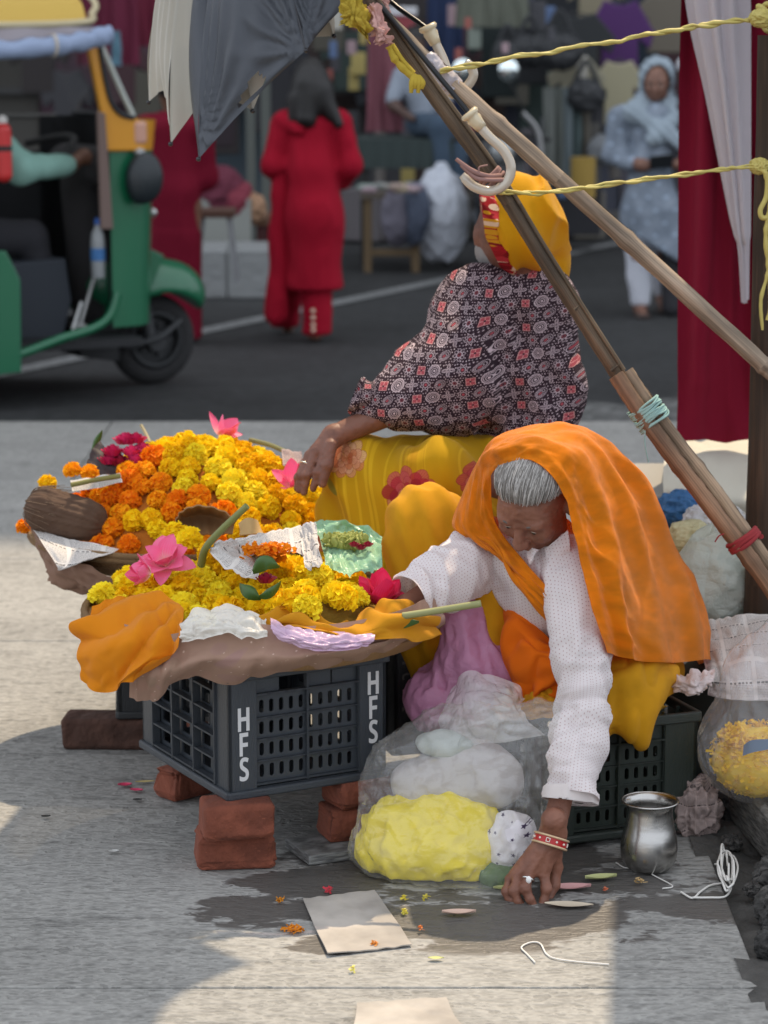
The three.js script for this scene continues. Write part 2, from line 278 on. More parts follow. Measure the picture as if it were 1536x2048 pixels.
{
  const pave = new THREE.Group(); pave.name = 'concrete_pavement'; pave.userData.kind = 'structure'; scene.add(pave);
  const slab = (x0, x1, d0, d1, mat) => { const b = new RoundedBoxGeometry(x1 - x0, 0.12, d1 - d0, 2, 0.004), p = b.attributes.position, u = []; for (let i = 0; i < p.count; i++) u.push((p.getX(i) + (x1 - x0) / 2) / mat.userData.w, (-p.getZ(i) + (d1 - d0) / 2) / mat.userData.d); b.setAttribute('uv', new THREE.Float32BufferAttribute(u, 2)); b.translate((x0 + x1) / 2, -0.06, -(d0 + d1) / 2); local(pave, 'slab', b, mat); };
  const mB = slabMat(-1.25, -JOINT - 0.003, 1.925, 2.6, 1500, wet); mB.userData = { w: 1.925, d: 2.6 };
  slab(-1.25, EDGE, JOINT + 0.003, JOINT + 2.6, mB);
  const mA = slabMat(-1.25, -JOINT + 1.2, 1.925, 1.2, 1400); mA.userData = { w: 1.925, d: 1.2 };
  slab(-1.25, EDGE, JOINT - 1.2, JOINT - 0.003, mA);
  slab(-4.2, -1.256, JOINT + 0.003, JOINT + 2.6, mA); slab(-4.2, -1.256, JOINT - 1.2, JOINT - 0.003, mA);
  slab(-4.2, -1.256, JOINT + 2.606, 7.95, mA); slab(-1.25, EDGE, JOINT + 2.606, 7.95, mA);
  slab(-4.2, -1.9, 7.956, 9.4, mA); slab(-1.894, .3, 7.956, 9.4, mA); slab(.306, 2.6, 7.956, 9.4, mA); slab(-4.2, -1.2, 9.406, 10.9, mA); slab(-1.194, 2.6, 9.406, 10.9, mA);
}
const soil = std(lin(0.10, 0.095, 0.088), { map: dataTex(256, 256, (u, v) => 0.6 + 0.5 * tileF(u, v, 6, 31, 5), true, [3, 3]), bumpMap: withRep(grain, 3, 3), bumpScale: 0.02, roughness: 0.95 });
{
  const g = grid(60, 90, (u, v) => { const x = EDGE - 0.03 + u * 2.2, d = 2.9 + v * 5.0; return V(x, -0.012 + 0.05 * fbm(x * 6, d * 6, 3, 4), -d); });
  struct('bare_ground', g, soil);
}
{ // white edge line on the far side of the road, worn
  const a = V(-2.4, -0.092, -12.4), b = V(3.4, -0.092, -24.6), n = b.clone().sub(a).normalize(), s = V(-n.z, 0, n.x).multiplyScalar(0.075);
  const g = grid(60, 1, (u, v) => a.clone().lerp(b, u).addScaledVector(s, v * 2 - 1));
  struct('road_line', g, std(lin(0.36, 0.37, 0.37), { map: withRep(grain, 6, 6), roughness: 0.85 }));
  const g2 = grid(40, 12, (u, v) => { const p = V(0.85 + u * 1.6, 0, -10.6 - v * 1.5 - 0.6 * u + 0.2 * noise(u * 9, v * 3)); p.y = -0.092 + 0.012 * fbm(p.x * 5, p.z * 5); return p; });
  struct('dusty_verge', g2, std(lin(0.2, 0.2, 0.195), { map: withRep(grain, 2, 2), bumpMap: withRep(grain, 2, 2), bumpScale: 0.02, roughness: 0.95 }));
}
// ---------- the old building across the street: its bulk shades the road ----------
const dark = (r, g, b, o) => std(lin(r, g, b), { roughness: 0.9, ...o });
{
  const b = thing('shop_building', 'dark old shop building with open ground floor across the street', 'building', V(0, -0.1, -24));
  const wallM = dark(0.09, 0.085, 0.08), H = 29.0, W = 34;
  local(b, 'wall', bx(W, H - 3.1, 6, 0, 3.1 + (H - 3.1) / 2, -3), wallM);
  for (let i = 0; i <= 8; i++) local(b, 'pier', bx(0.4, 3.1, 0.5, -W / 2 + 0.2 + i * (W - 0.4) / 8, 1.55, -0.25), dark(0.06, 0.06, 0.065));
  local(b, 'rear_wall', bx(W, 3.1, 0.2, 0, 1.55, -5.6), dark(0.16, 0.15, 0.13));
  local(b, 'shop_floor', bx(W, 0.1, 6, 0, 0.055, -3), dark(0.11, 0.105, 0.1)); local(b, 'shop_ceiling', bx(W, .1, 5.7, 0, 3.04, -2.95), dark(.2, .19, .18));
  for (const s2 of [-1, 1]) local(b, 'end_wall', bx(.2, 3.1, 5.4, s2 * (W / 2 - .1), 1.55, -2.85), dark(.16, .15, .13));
  for (let f = 0; f < 8; f++) { local(b, 'ledge', bx(W, 0.14, 0.4, 0, 3.2 + f * 3.3, 0.19), dark(0.1, 0.095, 0.09)); for (let i = 0; i < 8; i++) { const w = local(b, 'window', bx(1.3, 1.5, 0.06, -W / 2 + 2.3 + i * 4.2, 4.9 + f * 3.3, 0.02), dark(0.02, 0.025, 0.03, { roughness: 0.3 })); local(w, 'sill', bx(1.5, 0.08, 0.2, -W / 2 + 2.3 + i * 4.2, 4.1 + f * 3.3, 0.08), dark(0.12, 0.11, 0.1)); } }
}
// ---------- stalls across the street (out of focus) ----------
const shirtShape = (w, h) => { const s = new THREE.Shape(); s.moveTo(-w * .28, 0); s.lineTo(-w * .3, h * .62); s.lineTo(-w * .5, h * .5); s.lineTo(-w * .56, h * .66); s.lineTo(-w * .26, h); s.quadraticCurveTo(0, h * .9, w * .26, h); s.lineTo(w * .56, h * .66); s.lineTo(w * .5, h * .5); s.lineTo(w * .3, h * .62); s.lineTo(w * .28, 0); s.closePath(); return s; };
function shirt(px, py, d, w, h, color, label, group = 'garments hung up in the shop') {
  const g = new THREE.ExtrudeGeometry(shirtShape(w, h), { depth: 0.06, bevelEnabled: true, bevelSize: 0.015, bevelThickness: 0.02, bevelSegments: 2, steps: 1 });
  const t = thing('hanging_shirt', label, 'shirt', P(px, py, d).add(V(0, -h, 0)), group);
  local(t, 'garment', g, std(color, { roughness: 0.95 })); local(t, 'hanger', [tube([V(-w * .3, h * .95, .03), V(0, h * 1.03, .03), V(w * .3, h * .95, .03)], 0.008, 5, 8), tube([V(0, h * 1.03, .03), V(0.01, h * 1.1, .03)], 0.005, 5, 3)], dark(0.05, 0.05, 0.05)); return t;
}
function drop(name, px, py, d, w, h, color, label, cat, group, amp = 0.03) { // a length of cloth hanging in folds
  const c = P(px, py, d); return solo(name, sheet([0, 1, 2].map((j) => [0, 1, 2, 3].map((i) => c.clone().add(V((i / 3 - .5) * w * (1 + .06 * j), -h * j / 2, .02 * ((i + j) % 2))))), 40, 6, (u, v) => amp * (0.4 + 0.6 * v) * Math.sin(u * w * 60 + 2 * noise(u * 6, v * 2, px)), 0.012), std(color, { roughness: 0.95 }), label, cat, group);
}
{ // hanging stock
  const mg = lin(0.10, 0.012, 0.03);
  drop('hanging_cloth', 215, -40, 19, 0.42, 0.62, lin(0.12, 0.012, 0.035), 'dark magenta cloth hanging above the rickshaw windscreen post', 'cloth', 'cloth lengths hung in the shop', .03);
  drop('hanging_cloth', 310, -40, 19.6, 0.3, 0.5, lin(0.13, 0.01, 0.03), 'narrow dark red cloth hanging beside the white umbrella panel', 'cloth', 'cloth lengths hung in the shop', .02);
  drop('hanging_cloth', 232, 62, 18, 0.06, 0.24, lin(0.10, 0.2, 0.26), 'short pale blue strip hanging behind the rickshaw roof tip', 'cloth', 'cloth lengths hung in the shop', .005);
  drop('hanging_cloth', 770, 70, 20, 0.26, 0.75, lin(0.2, 0.07, 0.09), 'faded pink cloth hanging beside the red crate', 'cloth', 'cloth lengths hung in the shop', .03);
  drop('hanging_cloth', 890, -60, 22, 0.3, 1.5, lin(0.02, 0.035, 0.09), 'long navy blue cloth hanging behind the umbrella shaft', 'cloth', 'cloth lengths hung in the shop', .03);
  drop('hanging_cloth', 985, -70, 21, 0.55, 0.5, lin(0.13, 0.14, 0.11), 'grey green cloth hanging at the top edge over the stalls', 'cloth', 'cloth lengths hung in the shop', .02);
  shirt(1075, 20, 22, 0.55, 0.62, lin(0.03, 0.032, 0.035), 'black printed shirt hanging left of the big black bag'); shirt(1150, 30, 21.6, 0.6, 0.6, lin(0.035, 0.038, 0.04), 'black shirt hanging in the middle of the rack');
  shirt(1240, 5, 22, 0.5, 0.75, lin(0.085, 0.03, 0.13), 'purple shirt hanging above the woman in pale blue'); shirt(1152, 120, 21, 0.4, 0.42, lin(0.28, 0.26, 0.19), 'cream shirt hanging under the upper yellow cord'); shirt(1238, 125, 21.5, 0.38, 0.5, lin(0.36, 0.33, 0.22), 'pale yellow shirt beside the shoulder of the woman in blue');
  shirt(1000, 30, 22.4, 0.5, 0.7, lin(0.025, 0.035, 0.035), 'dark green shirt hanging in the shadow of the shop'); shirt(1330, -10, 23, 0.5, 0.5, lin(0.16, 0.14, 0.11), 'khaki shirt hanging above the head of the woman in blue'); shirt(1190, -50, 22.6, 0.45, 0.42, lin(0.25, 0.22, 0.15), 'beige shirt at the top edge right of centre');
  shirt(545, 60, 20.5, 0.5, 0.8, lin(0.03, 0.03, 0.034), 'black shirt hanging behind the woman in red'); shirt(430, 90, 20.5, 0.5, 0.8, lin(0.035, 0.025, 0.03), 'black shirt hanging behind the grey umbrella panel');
  for (const [i, px] of [1098, 1116, 1134, 1152, 1170].entries()) drop('hanging_trousers', px, 175, 20.4 + .1 * i, 0.085, 0.78, [lin(.12, .13, .12), lin(.09, .1, .09), lin(.13, .16, .17), lin(.07, .1, .1), lin(.12, .11, .09)][i], ['leftmost grey trousers on the low rail', 'second dark trousers on the low rail', 'pale grey trousers in the middle of the low rail', 'teal trousers on the low rail', 'khaki trousers at the right end of the low rail'][i], 'trousers', 'trousers on the low rail', .008);
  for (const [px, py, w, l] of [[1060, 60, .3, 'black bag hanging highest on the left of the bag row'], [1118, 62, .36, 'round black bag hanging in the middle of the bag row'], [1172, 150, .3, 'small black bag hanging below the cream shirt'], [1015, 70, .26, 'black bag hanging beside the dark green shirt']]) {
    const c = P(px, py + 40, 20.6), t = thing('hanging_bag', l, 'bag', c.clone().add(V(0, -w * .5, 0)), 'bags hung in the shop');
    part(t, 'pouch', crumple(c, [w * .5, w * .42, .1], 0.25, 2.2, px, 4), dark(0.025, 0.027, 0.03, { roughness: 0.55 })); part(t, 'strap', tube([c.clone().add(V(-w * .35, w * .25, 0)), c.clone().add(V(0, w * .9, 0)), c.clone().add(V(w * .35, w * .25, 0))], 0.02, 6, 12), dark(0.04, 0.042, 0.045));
  }
  { // more stock: shirts on the rear rail, cartons, rolls
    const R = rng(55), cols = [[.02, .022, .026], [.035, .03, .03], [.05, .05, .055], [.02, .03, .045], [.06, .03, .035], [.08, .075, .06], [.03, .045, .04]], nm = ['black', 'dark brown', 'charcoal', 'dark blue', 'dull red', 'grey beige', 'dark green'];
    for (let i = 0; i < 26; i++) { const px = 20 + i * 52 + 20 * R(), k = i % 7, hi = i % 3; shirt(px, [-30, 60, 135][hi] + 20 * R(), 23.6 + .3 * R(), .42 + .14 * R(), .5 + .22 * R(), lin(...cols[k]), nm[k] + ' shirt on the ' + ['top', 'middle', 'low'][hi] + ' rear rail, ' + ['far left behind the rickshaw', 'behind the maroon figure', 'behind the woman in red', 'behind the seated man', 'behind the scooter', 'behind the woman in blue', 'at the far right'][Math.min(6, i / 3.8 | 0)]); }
    for (let i = 0; i < 16; i++) { const px = 560 + i * 40 + 16 * R(), w = .18 + .2 * R(), h = .16 + .3 * R(), q = P(px, 455, 21.8 + R() * .6), g = .03 + .12 * R(), o = solo('carton', bx(w, h, .3, 0, h / 2, 0, .015), dark(g * 1.1, g, g * (.8 + .4 * R())), ['grey', 'brown', 'dark', 'pale'][i % 4] + ' carton stacked at the shop floor edge', 'carton', 'cartons on the shop floor', V(q.x, -.08, q.z)); o.rotation.y = R() - .5; }
    for (let i = 0; i < 12; i++) { const px = 700 + i * 48 + 20 * R(), q = P(px, 200 + 60 * R(), 22.4 + .5 * R()), g = .04 + .2 * R() * R(); solo('cloth_roll', tube([q, q.clone().add(V(.03 * R(), -.5 - .3 * R(), .05))], .05 + .03 * R(), 10, 8), dark(g, g * (.9 + .2 * R()), g * (.8 + .4 * R())), 'upright roll of cloth standing in the dim shop', 'cloth roll', 'rolls of cloth in the shop'); }
  }
  { const R = rng(71); for (let i = 0; i < 54; i++) { const hi = R(), px = 560 + R() * 660, q = P(px, hi < .6 ? 10 + 150 * R() : 250 + 150 * R(), 20.2 + 1.6 * R()), s = .03 + .07 * R() * R(), c = [[.5, .48, .42], [.35, .1, .08], [.1, .16, .3], [.45, .36, .12], [.06, .06, .07], [.22, .26, .22], [.4, .28, .3]][R() * 7 | 0]; solo('hung_goods', new RoundedBoxGeometry(s * 1.5, s * (1.6 + 2 * R()), s * .5, 2, s * .12), dark(...c, { roughness: .5 }), 'small hanging packet', 'packet', 'small packets hung in the shops', q); } }
  // rear screens keep the shop dim
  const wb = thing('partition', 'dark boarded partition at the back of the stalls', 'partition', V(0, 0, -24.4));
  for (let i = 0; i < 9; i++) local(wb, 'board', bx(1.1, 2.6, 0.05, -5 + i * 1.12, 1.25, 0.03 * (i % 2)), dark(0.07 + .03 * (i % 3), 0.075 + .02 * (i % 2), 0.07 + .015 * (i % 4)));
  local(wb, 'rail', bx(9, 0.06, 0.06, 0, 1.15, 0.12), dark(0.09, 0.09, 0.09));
}
function table(px0, px1, py, d, depth, topM, label, legM, name = 'stall_table', cloth) { // top edge row at py
  const a = P(px0, py, d), b = P(px1, py, d), w = b.x - a.x, h = a.y + 0.1, t = thing(name, label, 'table', V((a.x + b.x) / 2, -0.1, -d - depth / 2));
  local(t, 'tabletop', bx(w, 0.05, depth, 0, h - 0.025, 0), topM);
  for (const [sx, sz] of [[-1, -1], [1, -1], [-1, 1], [1, 1]]) local(t, 'leg', bx(0.06, h - 0.05, 0.06, sx * (w / 2 - .05), (h - .05) / 2, sz * (depth / 2 - .05)), legM);
  if (cloth) local(t, 'cloth_skirt', sheet([0, 1].map((j) => [0, 1, 2, 3, 4].map((i) => V((i / 4 - .5) * w * 1.02, h - .005 - j * cloth, depth / 2 + .03 + .01 * (i % 2)))), 40, 6, (u, v) => .012 * Math.sin(u * 40) * v, .006), topM);
  else local(t, 'stretcher', bx(w - .1, 0.05, 0.04, 0, h * .25, depth / 2 - .05), legM);
  return t;
}
{
  const wood = dark(0.16, 0.11, 0.06), grn = dark(0.035, 0.05, 0.048);
  table(716, 905, 278, 19.6, 0.9, grn, 'long table under a dark green cloth behind the woman in red', dark(.03, .03, .03), 'stall_table', 0.22);
  table(722, 845, 385, 19.0, 0.8, dark(.12, .1, .08), 'low wooden display table with pale legs and goods on top', wood);
  const R = rng(31);
  for (let i = 0; i < 14; i++) { const c = P(730 + i * 8, 380 - 8 * R(), 18.9 - .3 * R()); solo('trinket', crumple(c, [.04 + .02 * R(), .025, .04], .3, 2, i, 3), dark(.2 + .2 * R(), .2 + .15 * R(), .2 + .1 * R()), 'small pale trinket on the low wooden display table', 'trinket', 'trinkets on the low display table'); }
  table(418, 535, 437, 18.2, 0.7, dark(.14, .07, .04), 'small brown table with red goods between the two red figures', dark(.09, .03, .03));
  for (const [px, py, r, c, l] of [[468, 400, .14, [.2, .03, .05], 'red round bundle on the small brown table'], [502, 415, .1, [.34, .2, .12], 'tan round bundle on the small brown table'], [440, 380, .16, [.12, .02, .04], 'dark maroon bundle leaning on the small brown table']]) solo('bundle', crumple(P(px, py, 18.0), [r, r, r], .25, 2, px, 4), dark(...c), l, 'bundle', 'bundles on the brown table');
  for (const [px, py, w, h, c, l] of [[795, 430, .17, .4, [.17, .16, .2], 'mauve grey sack beside the wooden table leg'], [828, 425, .17, .42, [.09, .11, .16], 'slate blue sack between the mauve and white sacks']]) solo('sack', crumple(P(px, py, 19.0), [w * .7, h * .55, .16], .16, 1.8, px, 5), dark(...c), l, 'sack', 'full sacks on the far pavement');
  const c = P(880, 410, 19.2), ws = thing('sack', 'white plastic sack tied into a peak on far pavement', 'sack', V(c.x, -.1, c.z), 'full sacks on the far pavement');
  part(ws, 'bag', crumple(c, [.18, .33, .17], .2, 2.3, 4, 6, true, (v) => 1.15 - .35 * cl(v.y, -.2, 1)), dark(.55, .58, .64)); part(ws, 'neck', crumple(P(883, 350, 19.2), [.06, .09, .06], .3, 3, 9, 4), dark(.55, .58, .64));
  // concrete step, panel, posts, stool
  const st = thing('concrete_step', 'long pale grey concrete step behind the maroon figure', 'step', V(-1.0, -0.1, -17.4));
  for (let i = 0; i < 3; i++) local(st, 'step_block', bx(0.58, 0.34, 0.7, -0.95 + i * 0.585, 0.17, 0, 0.02), dark(.24, .25, .25, { bumpMap: grain, bumpScale: .01 }));
  solo('panel_board', bx(0.36, 0.44, 0.04, P(452, 460, 17.9).x, P(452, 460, 17.9).y, -17.9), dark(.26, .27, .25), 'grey upright board standing on the concrete step', 'board');
  for (const [px, l] of [[502, 'slim grey post nearest the concrete step'], [532, 'greenish post behind the woman in red']]) solo('post', bx(.07, 2.6, .07, P(px, 300, 19.4).x, 1.2, -19.4), dark(.10, .11, .10), l, 'post', 'posts holding the stall roof');
  const sp = P(432, 425, 15.6), sl = thing('stool', 'wooden topped stool with splayed grey legs beside maroon figure', 'stool', V(sp.x, -.1, sp.z));
  part(sl, 'seat', bx(.24, .05, .26, sp.x, sp.y, sp.z, .01), dark(.10, .05, .035)); const base = P(432, 565, 15.6).y;
  for (const [sx, sz] of [[-1, 1], [1, 1], [-1, -1], [1, -1]]) part(sl, 'leg', tube([V(sp.x + sx * .08, sp.y, sp.z + sz * .08), V(sp.x + sx * .13, base, sp.z + sz * .12)], .014, 6, 3), dark(.26, .27, .28, { metalness: .3, roughness: .5 }));
  // red and white crate high on the left of the blue cloth
  const rc = P(795, 48, 20.4), k = thing('plastic_crate', 'red crate with white rim on shelf behind the umbrella shaft', 'crate', rc.clone().add(V(0, -.14, 0)));
  part(k, 'box', bx(.28, .18, .24, rc.x, rc.y - .02, rc.z), dark(.28, .06, .07)); part(k, 'rim', bx(.31, .07, .27, rc.x, rc.y + .1, rc.z, .01), dark(.6, .6, .62));
  solo('yellow_drum', new THREE.CylinderGeometry(.1, .1, .32, 18).translate(P(1166, 355, 20).x, P(1166, 355, 20).y, -20), dark(.33, .22, .05), 'yellow drum at the foot of the trouser rail', 'drum');
  solo('storage_box', bx(.5, .4, .4, P(1140, 395, 21).x, P(1140, 395, 21).y - .1, -21, .02), dark(.03, .03, .035), 'black box on the ground behind woman in blue', 'box');
  const pk = thing('grey_parcel', 'grey wrapped parcel on the box near woman in blue', 'parcel', P(1215, 315, 20.6)); part(pk, 'wrap', crumple(P(1215, 300, 20.6), [.16, .13, .14], .15, 1.6, 8, 4), dark(.16, .17, .18));
}
{ // parked black scooter seen nearly head-on between the stalls
  const g = P(1000, 440, 18.6), s = thing('parked_scooter', 'black parked scooter with round white mirror facing the road', 'scooter', V(g.x, -.1, g.z));
  const B = dark(.018, .02, .023, { roughness: .25 }), C = std(lin(.5, .5, .5), { metalness: .9, roughness: .3 }), y0 = -.1;
  const at = (x, y, z) => V(g.x + x, y0 + y, g.z + z);
  part(s, 'front_apron', flesh([ell(at(0, .62, .25), [.2, .33, .1]), ell(at(0, .95, .2), [.2, .12, .12]), ell(at(0, .45, -.1), [.2, .15, .5])], { cell: .03, k: .08 }), B);
  part(s, 'seat', flesh([cap(at(0, .78, -.3), at(0, .8, -.9), .13, .1)], { cell: .03 }), dark(.03, .03, .03)); part(s, 'rear_body', flesh([ell(at(0, .55, -.7), [.19, .2, .45])], { cell: .04 }), B);
  for (const z of [.42, -.85]) { const w = part(s, 'wheel', place(new THREE.TorusGeometry(.2, .055, 10, 28), at(0, .25, z), qEuler(0, Math.PI / 2, 0)), dark(.02, .02, .02)); part(w, 'rim', place(new THREE.CylinderGeometry(.15, .15, .05, 20), at(0, .25, z), qEuler(0, 0, Math.PI / 2)), C); }
  part(s, 'front_fender', place(new THREE.TorusGeometry(.26, .07, 8, 20, 2.2), at(0, .25, .42), qEuler(0, Math.PI / 2, 0)), B);
  part(s, 'headlight', place(new THREE.SphereGeometry(.09, 16, 12), at(0, .95, .31)), std(lin(.4, .42, .42), { roughness: .15, metalness: .3 }));
  part(s, 'handlebar', tube([at(-.36, 1.02, .08), at(-.1, 1.06, .14), at(.1, 1.06, .14), at(.36, 1.02, .08)], .02, 8, 14), dark(.03, .03, .03));
  for (const x of [-.3, .26]) { const m = part(s, 'mirror', place(new THREE.SphereGeometry(.075, 16, 12).scale(1, 1.1, .3), P(x > 0 ? 1017 : 925, 140, 18.3)), std(lin(.85, .95, .95), { metalness: 1, roughness: .15 })); const c = P(x > 0 ? 1017 : 925, 140, 18.3); part(m, 'mirror_stem', tube([at(x, 1.04, .1), c.clone().add(V(0, -.06, 0))], .008, 6, 4), dark(.03, .03, .03)); }
  part(s, 'leg_guard', tube([P(1045, 225, 18.2), P(1075, 262, 18.2), P(1083, 330, 18.2), P(1078, 400, 18.2)], .02, 8, 16), std(lin(.3, .3, .3), { metalness: .7, roughness: .35 }));
}
for (const [c, f] of [['trinket', 'small pale trinket, @from the left, on the low wooden display table'], ['carton', ' carton, @from the left, stacked at the shop floor edge'], ['cloth roll', 'upright roll of cloth, @from the left, in the dim shop']]) scene.children.filter((o) => o.userData.category === c).sort((a, b) => a.position.x - b.position.x).forEach((o, i) => { o.userData.label = (c === 'carton' ? o.userData.label.split(' ')[0] : '') + f.replace('@', (ORD[i] || 'first ')); });
labelByMarks(scene.children.filter((o) => o.userData.category === 'packet'), [['the red crate', P(795, 48, 20.4)], ['the scooter mirror', P(1017, 140, 20)], ['the purple shirt', P(1240, 40, 21.5)], ['the yellow drum', P(1166, 355, 20)], ['the white sack', P(880, 400, 19.4)], ['the pink cloth', P(770, 150, 20.4)], ['the navy cloth', P(890, 60, 21.5)], ['the woman in red', P(625, 120, 20.5)], ['the low trouser rail', P(1130, 220, 20.6)]], (o, r, m) => 'small packet hung ' + r + m);
// ---------- crates ----------
const plastic = (r, g, b, o) => std(lin(r, g, b), { roughness: 0.42, bumpMap: withRep(grain, 3, 3), bumpScale: 0.0008, ...o });
function slotPanel(w, h, cols, rows, mx, my, gap, rowGap, R = 0.5) {            // plate with rounded slots
  const s = new THREE.Shape(); s.moveTo(0, 0); s.lineTo(w, 0); s.lineTo(w, h); s.lineTo(0, h); s.closePath();
  const cw = (w - 2 * mx - (cols - 1) * gap) / cols, ch = (h - 2 * my - (rows - 1) * rowGap) / rows, r = Math.min(cw, ch) * R;
  for (let i = 0; i < cols; i++) for (let j = 0; j < rows; j++) {
    const x = mx + i * (cw + gap), y = my + j * (ch + rowGap), p = new THREE.Path();
    p.moveTo(x + r, y); p.lineTo(x + cw - r, y); p.absarc(x + cw - r, y + r, r, -Math.PI / 2, 0, false); p.lineTo(x + cw, y + ch - r); p.absarc(x + cw - r, y + ch - r, r, 0, Math.PI / 2, false); p.lineTo(x + r, y + ch); p.absarc(x + r, y + ch - r, r, Math.PI / 2, Math.PI, false); p.lineTo(x, y + r); p.absarc(x + r, y + r, r, Math.PI, 1.5 * Math.PI, false); s.holes.push(p);
  }
  return new THREE.ExtrudeGeometry(s, { depth: 0.004, bevelEnabled: false, curveSegments: 4 });
}
function crate(name, label, p, turn, [w, h, l], mat, o = {}) {                   // origin: near left lower corner; x along the front, -z to the back
  const t = thing(name, label, 'crate', p, 'plastic crates under the flowers'); t.rotation.y = turn;
  const pw = o.post ?? 0.062, ft = 0.012, ph = h - 0.075;
  for (const [x, z, sx, sz] of [[0, 0, 1, -1], [w, 0, -1, -1], [0, -l, 1, 1], [w, -l, -1, 1]]) local(t, 'corner_post', [bx(pw, h - .02, .006, x + sx * pw / 2, h / 2, z + sz * .003), bx(.006, h - .02, pw, x + sx * .003, h / 2, z + sz * pw / 2), bx(.012, h, .012, x + sx * .006, h / 2, z + sz * .006, .005)], mat);
  for (const [z, f] of [[-.016, 1], [-l + .012, -1]]) {                          // long slotted plates with ribs proud of them
    const q = slotPanel(w - 2 * pw, ph, o.cols ?? 10, o.rows ?? 4, .012, .014, .012, .018); q.translate(pw, .022, z); local(t, 'front_panel', q, mat);
    const ribs = [bx(w - 2 * pw, .004, .012, w / 2, .024, z + .004 + f * .004), bx(w - 2 * pw, .004, .014, w / 2, .022 + ph, z + .004 + f * .004), bx(.005, ph + .06, .014, w / 2, .02 + (ph + .06) / 2, z + .003 + f * .004), bx(.004, ph + .06, .012, pw, .02 + (ph + .06) / 2, z + .003 + f * .004), bx(.004, ph + .06, .012, w - pw, .02 + (ph + .06) / 2, z + .003 + f * .004)];
    for (let j = 1; j < (o.rows ?? 4); j++) ribs.push(bx(w - 2 * pw, .003, .01, w / 2, .022 + .014 + (ph - .028 + .018) * j / (o.rows ?? 4) - .009, z + .003 + f * .004)); local(t, 'rib', ribs, mat);
    for (const k of [0, 1, 2, 3]) if (k !== 1 || !o.gap) { const a = (w - 2 * pw) / 4; local(t, 'upper_panel', bx(a - .004, .045, .004, pw + a * (k + .5), h - .03, z + .002), mat); }
  }
  for (const [x, f] of [[.002, -1], [w - .006, 1]]) {                            // end plates: open lattice with deep ribs
    const q = slotPanel(l - 2 * pw, ph, 6, o.rows ?? 4, .01, .012, .012, .016, .12); q.rotateY(Math.PI / 2); q.translate(x + (f < 0 ? .014 : -.012), .022, -pw); local(t, 'side_panel', q, mat);
    const ribs = []; for (let j = 0; j <= (o.rows ?? 4); j++) ribs.push(bx(.016, .004, l - 2 * pw, x + .002, .024 + ph * j / (o.rows ?? 4), -l / 2)); for (const k of [0, .33, .67, 1]) ribs.push(bx(.018, ph + .05, .005, x + .002, .02 + (ph + .05) / 2, -pw - (l - 2 * pw) * k)); local(t, 'side_rib', ribs, mat);
  }
  local(t, 'rim', [bx(w + ft, .022, ft, w / 2, h - .008, .002, .004), bx(w + ft, .022, ft, w / 2, h - .008, -l - .002, .004), bx(ft, .022, l + ft, -.002, h - .008, -l / 2, .004), bx(ft, .022, l + ft, w + .002, h - .008, -l / 2, .004)], mat);
  local(t, 'foot_rim', [bx(w + ft, .018, ft, w / 2, .009, .003, .005), bx(w + ft, .018, ft, w / 2, .009, -l - .003, .005), bx(ft, .018, l + ft, -.003, .009, -l / 2, .005), bx(ft, .018, l + ft, w + .003, .009, -l / 2, .005)], mat);
  local(t, 'floor', bx(w - .01, .004, l - .01, w / 2, .016, -l / 2), mat);
  for (const [txt, x, y, size, sx, turnL, gap] of o.text ?? []) [...txt].forEach((c, i) => { const g = letters(c, size, sx); if (turnL) g.rotateZ(turnL); g.translate(x, y - i * gap, .0012); local(t, 'lettering', g, o.ink); });
  return t;
}
const white = std(lin(.62, .63, .64), { roughness: 0.7, bumpMap: withRep(grain, 20, 20), bumpScale: .0006 });
const GREY = plastic(.038, .046, .056);
const nearC = G(459, 1602, 0.150);
crate('plastic_crate', 'dark grey crate with white HFS lettering standing on brick stacks', nearC, 0.50, [.36, .265, .44], GREY, { ink: white, gap: true, text: [['HFS', .033, .166, .049, .70, 0, .052], ['HFS', .36 - .030, .205, .049, .70, 0, .052]] });
crate('plastic_crate', 'black crate with faint vertical lettering behind the HFS crate', V(nearC.x + .335, .14, nearC.z - .36), 0.30, [.34, .27, .34], plastic(.016, .016, .018), { ink: std(lin(.11, .1, .09)), text: [['NCDIV', .03, .21, .026, .8, -Math.PI / 2, .036]] });
crate('plastic_crate', 'black crate under the back basket resting on the long brick', V(G(238, 1440, .078).x, .078, G(238, 1440, .078).z - .01), 0.1, [.42, .38, .4], plastic(.022, .024, .026));
crate('plastic_crate', 'dark green crate that the old woman sits on', V(G(1100, 1705, 0).x - .02, .012, G(1100, 1705, 0).z), 0.36, [.36, .255, .42], plastic(.022, .03, .024), { post: .075, cols: 9, rows: 4 });
